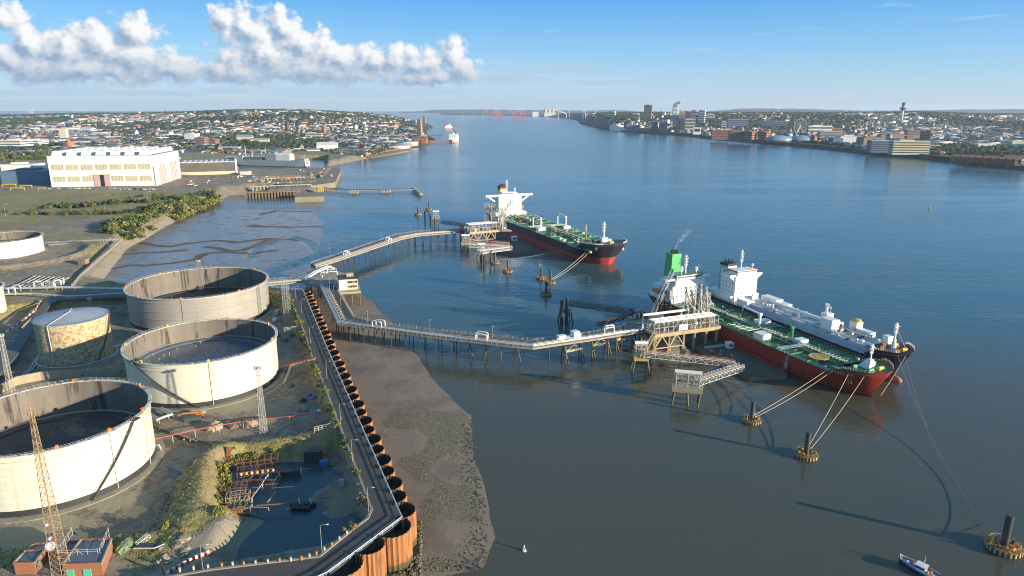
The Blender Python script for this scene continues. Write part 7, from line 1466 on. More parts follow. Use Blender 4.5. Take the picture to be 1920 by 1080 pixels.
# port: grain silos, red ship-to-shore cranes
for i, (a, b, pt, lb) in enumerate(((998, 1010, 209.5, 'pale block silo with vertical ribs on the port horizon'), (1020, 1042, 211, 'long pale port store under the round silos'))):
    bld('port_store', lb, a, b, 218.5, pt, 60, W_WH, R_WH, 12, 0, 0, parapet=False)
for i, px in enumerate((1023, 1030, 1037)): c = P(px, 218.4, 12) + V(0, 40, 0); h = ZAT(c.x, c.y, 204.5) - 12; mb = MB(); mb.tube([c, c + V(0, 0, h)], 2.6 * c.y / 1240, 14); mb.build('round_silo', W_CR, at=c, label='round cream grain silo on the port horizon, %s of three' % ords[i], cat='silo', group='round grain silos')
mb = MB(); a = PY(1042, 206, 8600); b = PY(1062, 213, 8600); mb.beam(a, b, 12); mb.beam(b, V(b.x, b.y, 0), 8); mb.build('conveyor', W_WH, at=a, label='sloping white conveyor running down from the round silos', cat='conveyor')
redc = mat('crane_red', (.62, .10, .09), .5, .1); 
def sts(px, i):
    Y = 9600 - 120 * i; g = PY(px, 215.5, Y); g.z = 8; u = Y / 1240; t = thing('container_crane', 'red and white container crane with raised boom on the port horizon, %s of eight' % ords[i], 'crane', g, group='red container cranes')
    mb = MB(); 
    for dx in (-2, 2):
        for dy in (0, 30): mb.beam(g + V(dx * u, dy, 0), g + V(dx * u, dy, 7 * u), .7 * u)
    mb.beam(g + V(-2 * u, 0, 3 * u), g + V(2 * u, 0, 3 * u), .7 * u); mb.build('frame', redc, t); mb = MB(); mb.beam(g + V(-2.5 * u, 0, 7 * u), g + V(6.5 * u, 0, 7 * u), .8 * u, .8 * u); mb.box(g + V(5.4 * u, 0, 8.2 * u), (2 * u, 20, 1.6 * u)); mb.build('girder', redc, t)
    A_ = g + V(-1.8 * u, 0, 7 * u); B_ = g + V(-4.2 * u, 0, 16.5 * u)
    for k in range(6): mb = MB(); mb.beam(A_.lerp(B_, k / 6), A_.lerp(B_, (k + 1) / 6), .8 * u); mb.build('boom', redc if k % 2 == 0 else WHITE, t)
    mb = MB(); mb.beam(g + V(1 * u, 0, 7 * u), g + V(-.5 * u, 0, 11.5 * u), .4 * u); mb.beam(g + V(-.5 * u, 0, 11.5 * u), A_.lerp(B_, .8), .25 * u); mb.build('stay', redc, t)
for i, px in enumerate((916, 930, 934, 940, 963, 970, 978, 985)): sts(px, i)
mb = MB(); mb.prism(W2([(826, 214.8), (1000, 217.4), (1000, 215.2), (826, 213.4)], 0), -2, 9); mb.build('port_quay', CONC, kind='structure')
# ---------------------------------------------------------------- the mass of houses and trees
def town(seed, region, n, zf, y0, y1, pxr, label_where, nearest, excl=(), big=.06, inset=14):
    r = np.random.default_rng(seed); pts = []
    while len(pts) < n:
        k = n * 3; v = r.uniform(0, 1, k); Y = np.exp(np.log(y0) + (np.log(y1) - np.log(y0)) * v ** .8); px = r.uniform(pxr[0], pxr[1], k); X = (px - 960) * Y / 1240
        ok = sdf(region, X, Y) > inset
        for e in excl: ok &= ~(sdf(e, X, Y) > -12)
        pts += list(zip(X[ok], Y[ok]))
    pts = np.array(pts[:n]); return pts
near_town = W2([(690, 297), (650, 305), (640, 296), (590, 290), (455, 296), (330, 291), (90, 288), (0, 300), (-300, 300), (-300, 280)], 9)
reg_w = [p for p in W2([(-400, 292), (-10, 300), (80, 290), (335, 287), (452, 292), (600, 284), (640, 293), (690, 294), (720, 287), (770, 273), (797, 262), (795, 240), (760, 228), (735, 221)], 9)] + [(-3000, 14500), (-9000, 9800)]
houses = town(31, reg_w, 10500, ridge_west, 1500, 8500, (-60, 800), 'w', 300)
EXW = [sdf]
reg_e = east
trees_w = town(32, reg_w, 15000, ridge_west, 1500, 8800, (-60, 800), 'w', 300)
houses_e = town(33, east, 9500, ridge_east, 2000, 8500, (1085, 1990), 'e', 300, inset=45); trees_e = town(34, east, 15000, ridge_east, 2000, 8500, (1100, 1990), 'e', 300, inset=40)
# where woods stand, fewer houses; the dock side band has sheds instead
def filt(pts, seed, keep_low):
    n_ = vnoise(pts[:, 0], pts[:, 1], .0022, seed, 3); return n_ < keep_low
houses = houses[filt(houses, 77, .56)]; trees_w = trees_w[~filt(trees_w, 77, .38)]; houses_e = houses_e[filt(houses_e, 78, .56)]; trees_e = trees_e[~filt(trees_e, 78, .40)]
side = (vnoise(houses_e[:, 0], houses_e[:, 1], .002, 5) > -1) & ~((ridge_east(houses_e[:, 0], houses_e[:, 1]) > 40) & (rng.random(len(houses_e)) < .55)); houses_e = houses_e[side]
def build_houses(pts, zf, where, seed, bigp):
    r = np.random.default_rng(seed); n = len(pts); d = np.hypot(pts[:, 0], pts[:, 1]); z = zf(pts[:, 0], pts[:, 1]); base = r.choice([0, 1, 2], n, p=[.62, .38 - bigp, bigp])
    rot = np.round(vnoise(pts[:, 0], pts[:, 1], .0015, seed, 2) * 8) * .4 + r.choice([0, 1.5708], n) + r.normal(0, .05, n)
    L = np.where(base == 0, r.uniform(9, 16, n), np.where(base == 1, r.uniform(22, 48, n), r.uniform(45, 110, n))); Wd = np.where(base == 0, r.uniform(8, 10, n), np.where(base == 1, r.uniform(9, 14, n), r.uniform(25, 50, n))); Hh = np.where(base == 0, r.uniform(6, 8.5, n), np.where(base == 1, r.uniform(6.5, 10, n), r.uniform(7, 12, n)))
    pxx = 960 + 1240 * pts[:, 0] / pts[:, 1]; tall = r.random(n) < np.where((where == 'e') & (pxx < 1600) & (d < 6000), .09, .009); Hh = np.where(tall & (base < 2), r.uniform(16, 28, n), Hh); L = np.where(tall & (base < 2), 20, L); Wd = np.where(tall & (base < 2), 15, Wd)
    k = 1 + np.clip((d - 3000) / 6000, 0, 1) * .15; scl = np.stack([L * k, Wd * k, Hh * k], 1); wm = r.choice(6, n, p=[.24, .15, .26, .19, .10, .06]); rm = r.choice(5, n, p=[.42, .16, .09, .15, .18]); rm = np.where(base == 2, r.choice([2, 3, 3, 0], n), rm)
    o = np.argsort(d); return pts[o], z[o], rot[o], scl[o], wm[o], rm[o], tall[o]
def rest_houses(D, a, name, label):
    pts, z, rot, scl, wm, rm, tall = (q[a:] for q in D); n = len(pts); mi = np.zeros((n, 6)); mi[:, :4] = wm[:, None]; mi[:, 4:] = rm[:, None] + 6
    scatter(name, HV, HF, np.stack([pts[:, 0], pts[:, 1], z], 1), scl, rot, WALLS + ROOFS, mi, label, 'houses')
CN = ['white', 'cream', 'red brick', 'brown', 'grey', 'blue-grey']; RN = ['slate', 'red tiled', 'pale', 'grey', 'brown']
PH = {}
def spot_name(x, y):
    px = QQ(x, y, 12)[0]; L = ((60, 'at the far left edge'), (130, 'above the blue-grey shed'), (200, 'behind the left half of the white hall'), (300, 'behind the right half of the white hall'), (370, 'right of the white hall'), (440, 'behind the wavy roofed shed'), (520, 'behind the grey ship bows'), (600, 'behind the grey ship stern'), (650, 'above the dock mouth'), (700, 'on the river bank beyond the dock'), (740, 'on the bank before the ferry terminal'), (960, 'beside the brick ferry terminal'),
        (1340, 'near the white museum'), (1450, 'behind the brick dock warehouses'), (1535, 'behind the arena and wheel'), (1630, 'behind the white exhibition hall'), (1700, 'behind the cream riverside office'), (1760, 'right of the cream riverside office'), (1830, 'between the cream office and right edge'), (5000, 'at the far right edge'))
    return next(n for m, n in L if px < m)
def one_house(p, z, rot, s, wm, rm, where, grp):
    key_ = (wm, rm)
    if key_ not in PH:
        t = thing('house', 'x', 'house'); mb = MB(); mb.box((0, 0, .16), (1, 1, .92)); w = mb.build('wall', WALLS[wm], t)
        mb = MB(); mb.add([(-.53, -.56, .6), (.53, -.56, .6), (.53, .56, .6), (-.53, .56, .6), (-.53, 0, 1), (.53, 0, 1)], [(0, 1, 5, 4), (2, 3, 4, 5), (1, 2, 5), (3, 0, 4), (3, 2, 1, 0)]); rf = mb.build('roof', ROOFS[rm], t)
        mb = MB(); mb.box((.3, 0, 1.0), (.07, .12, .22)); mb.build('chimney', W_BR, rf)
        for k in (-.26, .26): mb = MB(); mb.box((k, -.505, .3), (.2, .03, .2)); mb.build('window', GLASS, t); mb = MB(); mb.box((.505, k, .3), (.03, .2, .2)); mb.build('window', GLASS, t)
        freeze(t); PH[key_] = t; o = t; o.location = (p[0], p[1], z); o.rotation_euler = (0, 0, rot); o.scale = s
    else: o = dup(PH[key_], (p[0], p[1], z), rot, tuple(s))
    o['label'] = '%s walled house with %s roof %s' % (CN[wm], RN[rm], spot_name(p[0], p[1])); o['group'] = 'houses ' + o['label'].split(' roof ')[1]
DW = build_houses(houses, ridge_west, 'w', 61, .09); DE = build_houses(houses_e, ridge_east, 'e', 62, .08)
for i in range(170): p, z, ro_, s, wm, rm, tl = (q[i] for q in DW); one_house(p, z, ro_, s, wm, rm, 'among trees in the near part of the western town', '')
for i in range(130): p, z, ro_, s, wm, rm, tl = (q[i] for q in DE); one_house(p, z, ro_, s, wm, rm, 'in the nearest streets of the right-hand city', '')
rest_houses(DW, 170, 'distant_houses', 'mass of small distant houses spread over the western town and hill'); rest_houses(DE, 130, 'distant_houses', 'mass of small distant houses and blocks of the city on the right bank')
ico = [(0, 0, .02)] + [(.52 * math.cos(a), .52 * math.sin(a), .3 + .1 * (k % 2)) for k, a in enumerate(np.linspace(0, 6.283, 7)[:-1])] + [(.42 * math.cos(a + .5), .42 * math.sin(a + .5), .72 + .08 * (k % 3)) for k, a in enumerate(np.linspace(0, 6.283, 7)[:-1])] + [(.05, 0, 1)]
icf = [(0, 1 + (k + 1) % 6, 1 + k) for k in range(6)] + [(1 + k, 1 + (k + 1) % 6, 7 + k) for k in range(6)] + [(1 + (k + 1) % 6, 7 + (k + 1) % 6, 7 + k) for k in range(6)] + [(7 + k, 7 + (k + 1) % 6, 13) for k in range(6)]
def trees(pts, zf, seed, nnear, where, nm, lab):
    r = np.random.default_rng(seed); d = np.hypot(pts[:, 0], pts[:, 1]); pts = pts[np.argsort(d)]; z = zf(pts[:, 0], pts[:, 1]); d = np.sort(d)
    for i in range(nnear): k = int(r.integers(4)); s = float(r.uniform(5, 7.5)); plant(TP, k, (pts[i, 0], pts[i, 1], z[i]), (s, s, s * r.uniform(.75, 1.0)), ['mid green', 'dark green', 'broad green', 'olive'][k] + ' tree ' + spot_name(pts[i, 0], pts[i, 1]), 'trees ' + spot_name(pts[i, 0], pts[i, 1]))
    n = len(pts) - nnear; e = pts[nnear:]; k = 1 + np.clip((d[nnear:] - 2500) / 5000, 0, 1) * .9; w = r.uniform(11, 24, n) * k; h = r.uniform(7, 12, n) * k * .85
    scatter(nm, ico, icf, np.stack([e[:, 0], e[:, 1], z[nnear:] - 1], 1), np.stack([w, w * r.uniform(.6, 1.2, n), h], 1), r.uniform(0, 6, n), [mat('far_green', (.045, .065, .024), .9, .3, .05), mat('far_dark_green', (.028, .042, .02), .9, .3, .05), mat('far_olive', (.08, .08, .03), .9, .3, .05)], np.repeat(r.choice(3, n, p=[.42, .48, .10])[:, None], len(icf), 1), lab, 'trees')
trees(trees_w, ridge_west, 71, 130, 'between the houses of the western town', 'distant_trees', 'mass of distant trees through the western town and over its hill'); trees(trees_e, ridge_east, 72, 60, 'along the right-hand waterfront streets', 'distant_trees', 'mass of distant trees through the right bank city and hillside')
# ---------------------------------------------------------------- plants near the camera
def where_bush(px, py):
    if py < 392 and px < 240: return 'in the upper scrub row left of the lamp columns'
    if px < 240: return 'in the lower scrub row across the field'
    if px < 300: return 'in the shore thicket near the concrete embankment'
    if px < 350: return 'in the middle of the shore thicket'
    if px < 395: return 'in the shore thicket in front of the white hall'
    return 'at the far end of the shore thicket'
rb = random.Random(21); nb = 0; landA = np.array(land)
def field_bush(px, py, s, k):
    s *= .92
    p = P(px, py, 11); hh = float(ground_h(np.array([p.x]), np.array([p.y]))[0][0]); hh = max(hh, 2.0); w = where_bush(px, py); n = ['mid green', 'yellow-green', 'olive', 'dark green'][k]
    plant(BP_, k, (p.x, p.y, hh - .2), (s, s, s * rb.uniform(.7, 1.0)), '%s leafy bush %s' % (n, w), 'bushes ' + w)
belt = [(232, 446), (262, 436), (292, 424), (320, 408), (350, 397), (380, 385), (405, 374), (420, 366)]
for i in range(140):
    u = rb.random() * 6.99; j = int(u); f = u - j; x = belt[j][0] * (1 - f) + belt[j + 1][0] * f; y = belt[j][1] * (1 - f) + belt[j + 1][1] * f; o = rb.random() ** .8
    field_bush(x - 4 - o * 46 * (1 - u / 12), y - 2 - o * 12 * (1 - u / 10), rb.uniform(4, 7.5) * (1 + .3 * o), 1 if (rb.random() < (.75 if u > 3 and o < .45 else .15)) else rb.choice((0, 0, 2, 3)))
for i in range(36): field_bush(rb.uniform(-5, 240), 402 + rb.uniform(-2.2, 2.2) - 4 * 0, rb.uniform(3.5, 5.5), rb.choice((0, 2, 3, 0)))
for i in range(40): x = rb.uniform(80, 330); field_bush(x, 392 - (x - 80) * .045 + rb.uniform(-4, 3), rb.uniform(4, 7), rb.choice((0, 0, 2, 3)))
for i in range(18): field_bush(rb.uniform(190, 400), rb.uniform(362, 384), rb.uniform(3, 6.5), rb.choice((0, 2, 3, 0)))
for i in range(70):          # dark trees left of the hall
    x = rb.uniform(-10, 92); y = rb.uniform(286, 314); p = P(x, y, 11)
    if x > 30 and y > 300: continue
    k = rb.choice((0, 1, 1, 3)); s = rb.uniform(7, 10.5); plant(TP, k, (p.x, p.y, 10.5), (s, s, s * .8), ['mid green', 'dark green', 'broad green', 'olive'][k] + (' tree in the wood left of the white hall, rear rows' if y < 298 else ' tree in the wood left of the white hall, front rows'), 'trees of the wood left of the white hall')
# scrub growing along the top of the retaining wall
n_s = 0
for a, b in zip(road_in[3:-1], road_in[4:]):
    a = Vector(a); b = Vector(b); m = int((b - a).length / 6.4)
    for i in range(m):
        q = a.lerp(b, (i + rb.random() * .8) / m); d = (b - a).normalized(); q = q + Vector((-d.y, d.x)) * rb.uniform(.2, 1.4); k = rb.choice((1, 2, 2, 3)); px, py = QQ(q.x, q.y, 11)
        plant(BP_, k, (q.x, q.y, 11.2), (rb.uniform(1.2, 2.2), rb.uniform(1.2, 2.2), rb.uniform(1., 2.0)), '%s scrub on top of the road retaining wall, %s' % (['mid green', 'yellow-green', 'olive', 'dark'][k], 'beside the pond' if py > 815 else ('beside the middle cream tank' if py > 640 else 'near the road head')), 'scrub along the retaining wall')
def gh(x, y): return float(ground_h(np.array([x]), np.array([y]))[0][0])
def zat_px(px, py, z0=5):
    z = z0
    for _ in range(12): p = P(px, py, z); z = .5 * z + .5 * gh(p.x, p.y)
    return P(px, py, z)
for i, (px, py, s, k) in enumerate([(419, 885, 4.4, 1), (424, 903, 5.2, 1), (416, 925, 3.2, 2), (421, 945, 3.6, 1), (413, 962, 2.6, 1), (409, 872, 2.2, 2), (430, 872, 2.6, 1), (455, 860, 3.2, 1), (479, 858, 3.0, 1), (443, 866, 2.4, 1), (512, 846, 2.6, 1), (433, 846, 2.0, 2), (438, 868, 2.2, 1), (406, 935, 2.0, 0), (309, 990, 2.6, 1), (340, 992, 1.4, 1), (566, 640, 3, 2), (548, 632, 3.2, 2), (537, 640, 2.6, 2), (520, 632, 2.8, 1)]):
    p = zat_px(px, py); plant(BP_, k, p, s * .62, '%s bush on the bund slope, %s of twenty from the pit westward' % (['green', 'bright yellow', 'olive', 'dark'][k], 'number %d' % (i + 1)), 'bushes on the bund slopes')
# short rough grass on the bunds and the wall tops
def tufts():
    r = np.random.default_rng(9); X = r.uniform(-330, -40, 90000); Y = r.uniform(150, 480, 90000); h, d, dy, dp, dr, de, ramp = ground_h(X, Y)
    crest = sdf(W2([(640, 806), (560, 824), (450, 838), (402, 856), (378, 905), (362, 960), (322, 1020)], 8.5), X, Y, False)
    ok = (dr < -1.5) & (d > 2) & (dp < -.5) & (ramp > 5) & (((crest < 13) & (Y < 330)) | ((dy < -1) & (dy > -16))); X, Y, h = X[ok][:15000], Y[ok][:15000], h[ok][:15000]; n = len(X)
    tv = [(-.3, 0, 0), (.3, 0, 0), (.35, .1, .8), (-.2, -.1, 1), (0, -.3, 0), (0, .3, 0), (.1, .3, .7), (-.1, -.35, .9)]; tf = [(0, 1, 2, 3), (4, 5, 6, 7)]
    scatter('rough_grass', tv, tf, np.stack([X, Y, h - .05], 1), np.stack([r.uniform(.3, .9, n), r.uniform(.3, .9, n), r.uniform(.12, .42, n)], 1), r.uniform(0, 6, n), [mat('straw_grass', (.34, .27, .12), .9, .3, .1), mat('green_grass', (.17, .165, .05), .9, .3, .1)], np.repeat(r.integers(0, 2, n)[:, None], 2, 1), 'rough straw coloured grass tufts over the bund slopes', 'grass')
    # stones: rip-rap under the bright cells and loose stones over the outer mud
    m = 5200; px = np.concatenate([r.uniform(690, 790, 1400), r.uniform(740, 915, m - 1400)]); py = np.concatenate([r.uniform(975, 1100, 1400), r.uniform(790, 1070, m - 1400)])
    pts = np.array([tuple(P(a, b, .4)) for a, b in zip(px, py)]); X, Y = pts[:, 0], pts[:, 1]; ma = sdf(mudA, X, Y); cell_d = sdf(road_out[:4], X, Y, False); ok = (ma > -2) & (cell_d > 5); idx = np.arange(m); near = idx < 1400; ok &= ~near | (cell_d < 17)
    X, Y, near = X[ok], Y[ok], near[ok]; n = len(X); s = np.where(near, r.uniform(.5, 1.5, n), r.uniform(.2, .75, n) ** 1.3)
    scatter('loose_rocks', ico, icf, np.stack([X, Y, np.where(near, .3, .05) + 0 * X], 1), np.stack([s, s * r.uniform(.6, 1.2, n), s * .7], 1), r.uniform(0, 6, n), [ROCK, mat('weedy_rock', (.07, .07, .025), .8, .4, .6)], np.repeat(r.integers(0, 2, n)[:, None], len(icf), 1), 'loose weedy stones strewn over the foreshore mud', 'rocks')
tufts()
def debris():
    r = np.random.default_rng(19); X = r.uniform(-330, -60, 16000); Y = r.uniform(150, 430, 16000); h, d, dy, dp, dr, de, ramp = ground_h(X, Y); cl = vnoise(X, Y, .05, 51, 3)
    ok = (dy > 1) & (cl > .5)
    for cx, cy, rr in ((-175.3, 238.5, 36), (-157.1, 328.4, 38), (-211, 446, 46), (-243.6, 360.9, 20)): ok &= np.hypot(X - cx, Y - cy) > rr
    X, Y, h = X[ok], Y[ok], h[ok]; n = len(X); s = r.uniform(.12, .5, n) ** 1.2
    scatter('yard_debris', ico, icf, np.stack([X, Y, h - .03], 1), np.stack([s * r.uniform(.6, 2.5, n), s, s * .6], 1), r.uniform(0, 6, n), [ROCK, CONC, RUST, LTST], np.repeat(r.choice(4, n, p=[.5, .3, .12, .08])[:, None], len(icf), 1), 'loose stones and scraps over the wet yard floor round the tanks', 'debris')
debris()
# ---------------------------------------------------------------- pipework of the terminal
RP = mat('red_pipe', (.50, .10, .07), .55, .2, .3)
piperun('pipeline', [P(280, 826, 7.5), P(365, 806, 7.5), P(455, 790, 7.5), P(628, 772, 7.5)], ((0, .22),), RP, 'thin red pipeline on white posts crossing the yard below the middle tank', zb=4, each=8)
piperun('pipeline', [P(0, 541, 13), P(120, 538, 13), P(235, 541, 13)], ((-1.6, .5), (0, .35), (1.2, .4)), PIPE, 'band of grey pipes running left from the grey tank to the edge', zb=11, each=9)
piperun('pipeline', [P(0, 552, 12), P(60, 550, 12), P(130, 555, 12), P(236, 549, 12)], ((-.8, .4), (.6, .3)), LTST, 'second lower band of pipes below the first at the left', zb=11, each=10)
for i in range(8): x0 = 22 + i * 9; piperun('pipeline', [P(x0, 540, 12), P(x0 + 44, 517 + i * .5, 12)], ((0, .35),), (PIPE, LTST, BUFF)[i % 3], 'pale pipe of the valve field near the embankment, %s from the left' % ords[i], zb=11, each=9, gr='pipes of the valve field')
for i, (px, py) in enumerate(((72, 538), (88, 538), (104, 541), (32, 545), (108, 536), (120, 532), (23, 550))):
    p = P(px, py, 11.2); mb = MB(); d = V(math.cos(.2 + i), math.sin(.2 + i), 0) * 2.6; mb.tube([p - d, p - d + V(0, 0, 3.6), p - d * .6 + V(0, 0, 4.3), p + d * .6 + V(0, 0, 4.3), p + d + V(0, 0, 3.6), p + d], .45, 8); mb.build('pipe_loop', (WHITE, PIPE)[i % 2], at=p, label='upright white pipe loop by the valve field, %s of seven' % ords[i], cat='pipe', group='white pipe loops')
piperun('pipeline', [P(25, 722, 4.6), P(60, 690, 4.6), P(75, 665, 4.6)], ((-.8, .45), (.7, .35)), PIPE, 'two pale pipes running past the left side of the rusty tank', zb=4, each=9)
piperun('pipeline', [P(204, 652, 5), P(232, 645, 5)], ((-.4, .35), (.5, .3)), PIPE, 'short pipes joining the rusty tank to the middle cream tank', zb=4)
piperun('pipeline', [P(278, 775, 6), P(296, 786, 6), P(320, 777, 6), P(300, 765, 6)], ((-.6, .45), (.6, .4)), PIPE, 'bent silver pipes in the gap between the two cream tanks', zb=4, each=8)
for i in range(6): piperun('pipeline', [P(284 + i * 7, 797 + i * 3, 4.7), P(345 + i * 12, 822 + i * 2.4, 4.7)], ((0, .28),), (DKST, RUST, BUFF)[i % 3], 'dark pipe of the sunken track under the red pipeline, %s of six' % ords[i], zb=4, each=12, gr='pipes of the sunken track')
piperun('pipeline', [P(284, 838, 5.4), P(298, 834, 7), P(302, 842, 5.4)], ((0, .35),), PIPE, 'small silver pipe bend at the right foot of the nearest tank', zb=4)
# red footbridge, gates
fb = thing('footbridge', 'red railed footbridge from the road wall down to the middle tank', 'footbridge', P(560, 690, 4)); a = P(592, 676, 11.5); b = P(545, 688, 9); c = P(522, 697, 4.5)
mb = MB(); truss(mb, a, b, 1.6, 1.2, 7, .14); mb.build('bridge_deck', BUFF, fb); mb = MB(); mb.beam(b, P(532, 720, 4), 1.2, .3); mb.build('stair', BUFF, fb)
for s_ in (0, 1): mb = MB(); o = V(0, .9 * s_, 0); mb.tube([a + o + V(0, 0, 1.6), b + o + V(0, 0, 1.6), c + o + V(0, 0, 2)], .16, 5); mb.tube([a + o + V(0, 0, .8), b + o + V(0, 0, .8)], .1, 5); mb.beam(b + o + V(0, 0, 1.6), V(b.x, b.y, 4), .2); mb.build('red_rail', REDP, fb)
def gate(px0, py0, px1, py1, z, lb, n=6, h=1.5, m=LTST):
    a, b = P(px0, py0, z), P(px1, py1, z); t = thing('rail_fence', lb, 'fence', a)
    for k in range(3): mb = MB(); mb.beam(a + V(0, 0, h * (.35 + .3 * k)), b + V(0, 0, h * (.35 + .3 * k)), .12, .14); mb.build('rail', m, t)
    for i in range(n + 1): q = a.lerp(b, i / n); mb = MB(); mb.beam(q - V(0, 0, .4), q + V(0, 0, h), .2); mb.build('post', m, t)
gate(590, 811, 633, 801, 9.5, 'white post and rail fence across the bund top beside the road', 6, 2.6, LTST); gate(533, 622, 568, 617, 9.5, 'short white rail fence across the bund below the road head', 5, 2.6)
gate(85, 457, 226, 451, 12, 'long pale rail fence behind the far white tank', 26, 2.0)
gate(92, 461, 138, 458, 11, 'low white railing in the grass right of the white tank', 6, 1.4)
# concrete wall between rusty and nearest tank, little walls on the embankment
def wall(pts, z0, z1, th, m, lb, name='concrete_wall'):
    w = [P(*p, z1) for p in pts]; mb = MB()
    for a, b in zip(w[:-1], w[1:]): mb.beam((a.x, a.y, (z0 + z1) / 2), (b.x, b.y, (z0 + z1) / 2), th, z1 - z0)
    return mb.build(name, m, at=w[0], label=lb, cat='wall')
wall([(-10, 726), (30, 706), (75, 697), (150, 694), (236, 686)], 3.5, 8.5, .8, CONCY, 'curved sunlit concrete bund wall between the rusty tank and nearest tank')
wall([(134, 533), (152, 512), (228, 447)], 10.5, 13, .8, CONC, 'pale parapet wall along the top of the concrete embankment'); wall([(176, 493), (205, 463)], 10.5, 12.6, .5, CONC, 'shorter pale wall inland of the embankment parapet')
wall([(163, 573), (500, 573)], 3.5, 9.5, .8, CONC, 'long concrete bund wall in shade behind the rusty tank')
wall([(35, 612), (55, 596), (75, 585)], 4, 6.2, .6, CONCY, 'low pale concrete kerb wall left of the rusty tank')
def barrier(pts, z, lb, n, s=1.0):
    w = [P(*p, z) for p in pts]; t = thing('road_barrier', lb, 'barrier', w[0]); L = [(b - a).length for a, b in zip(w[:-1], w[1:])]; T = sum(L)
    def at_(s_):
        for a, b, l in zip(w[:-1], w[1:], L):
            if s_ <= l: return a.lerp(b, s_ / l)
            s_ -= l
        return w[-1]
    for i in range(n): mb = MB(); a, b = at_(T * i / n), at_(T * (i + .97) / n); mb.beam(a + V(0, 0, .5 * s), b + V(0, 0, .5 * s), .6 * s, 1.0 * s); mb.build('barrier_block', REDP if i % 2 else WHITE, t)
barrier([(313, 1078), (340, 1061), (372, 1045), (398, 1034)], 8.6, 'red and white plastic barrier line beside the ramp at the bottom', 16); barrier([(12, 624), (45, 600), (66, 583), (77, 563)], 9, 'red and white barrier line curving at the left beyond the rusty tank', 22, .9)
mb = MB(); p = zat_px(306, 1076); mb.beam(p, p + V(0, 0, 3.4), .3); mb.build('striped_pole', REDP, at=p, label='red and white pole at the left end of the barrier line', cat='pole')
rd = MB(); rd.prism(W2([(-40, 745), (30, 668), (60, 622), (95, 570), (112, 562), (235, 557), (235, 549), (120, 551), (88, 560), (60, 595), (20, 650), (-60, 720)], 9.2), 8.4, 9.25); rd.build('road', mat('service_road', (.11, .115, .12), .8, .2, .05), kind='structure')
# rusty pipe rig in the pit
rig = thing('pipe_rig', 'derelict rusty pipe manifold frames standing at the edge of the pond', 'pipework', P(485, 920, 1)); r5 = random.Random(3)
for (x0, y0, x1, y1, zt, n, m) in ((446, 893, 523, 882, 6.5, 6, RUST), (446, 905, 525, 893, 5.0, 6, RUST), (424, 935, 462, 930, 4.8, 4, RUST), (424, 950, 468, 944, 4.2, 5, BUFF), (427, 962, 470, 958, 3.2, 4, BUFF)):
    a, b = P(x0, y0, 1), P(x1, y1, 1); mb = MB(); frame_rack(mb, a, b, 4.5, 1, zt, n, .2); mb.build('frame', m, rig)
for k in range(20):
    a = P(r5.uniform(428, 520), r5.uniform(880, 955), r5.uniform(2, 5.5)); b = a + (V(r5.uniform(6, 13), r5.uniform(-1, 2), 0) if k % 2 else V(r5.uniform(-1, 1), r5.uniform(5, 10), 0))
    mb = MB(); mb.tube([V(a.x, a.y, 1), a, b, V(b.x, b.y, 1.5)] if k % 3 else [a, b], r5.uniform(.12, .28), 6); mb.build('pipe', r5.choice((RUST, RUST, RUST, BUFF, LTST)), rig)
for k in range(7): a = P(452 + k * 10, 891 - k * 1.2, 3.8); mb = MB(); mb.lathe(a, [(.01, 0), (.6, .1), (.6, .9), (.01, 1.1)], 8); mb.build('valve', (LTST, YELP)[k % 2], rig)
mb = MB(); a = P(445, 967, 1.4); mb.box(a + V(0, 0, 1.2), (3.2, 2.4, 2.4), .2); mb.build('rusty_tank_box', mat('box_rust', (.40, .17, .07), .8), at=a, label='orange rusty steel box at the foot of the pipe rig', cat='box')
mb = MB(); a, b = P(398, 948, 5), P(457, 955, 3); mb.tube([a, b], .35, 7); mb.build('drain_pipe', RUST, at=a, label='rusty drain pipe coming out of the bund to the rig', cat='pipe')
mb = MB(); a, b, c = P(433, 962, 3), P(428, 990, 3), P(376, 1010, 7); mb.tube([a, b, c], .5, 6); mb.build('culvert', DKST, at=a, label='dark pipe trench running down the inner slope of the bund', cat='pipe')
mb = MB(); a = P(429, 838, 8); b = P(428, 866, 3); mb.beam(a, b, 1.6, .6); mb.build('brown_chute', RUST, at=a, label='dark brown steel chute down the north slope of the pit', cat='chute')
for i, (px, py, w_, h_, m, lb) in enumerate(((560, 890, 2.2, 2.6, WHITE, 'small white box sign at the pond edge by the rig'), (641, 912, 2, 3.0, mat('sign_blue', (.35, .5, .6), .5), 'pale blue sign board on the pond edge below the road wall'), (541, 893, 9, 2.6, DKST, 'dark skid with hoses right of the rusty rig'), (588, 866, 7, 5, DKST, 'dark shaded frame against the bund in the pond corner'), (608, 872, 3.4, 2, BLUEP, 'blue tarpaulin bundle in the pond corner'))):
    a = P(px, py, 1.3); t = thing('yard_object', lb, 'equipment', a); mb = MB(); mb.box(a + V(0, 0, h_ / 2), (w_, 1.2 if w_ < 3 else 2.2, h_), .15); mb.build('body', m, t); mb = MB(); [mb.beam(a + V(k * w_ * .4, 0, -.4), a + V(k * w_ * .4, 0, h_ + .3), .18) for k in (-1, 1)]; mb.build('leg', LTST, t)
pg = thing('pump_raft', 'black pump raft with white pipe stubs lying in the pond water', 'raft', P(567, 955, 1.3)); 
for i in range(9): a = P(550 + (i % 5) * 9, 950 + (i // 5) * 7, 1.3); mb = MB(); mb.box(a + V(0, 0, .7), (2, 1.6, 1.4), i); mb.build('pump', BLACK, pg)
for px in (564, 585): a = P(px, 950, 1.5); mb = MB(); mb.tube([a, a + V(-.8, .6, 3)], .22, 6); mb.build('pipe_stub', WHITE, pg)
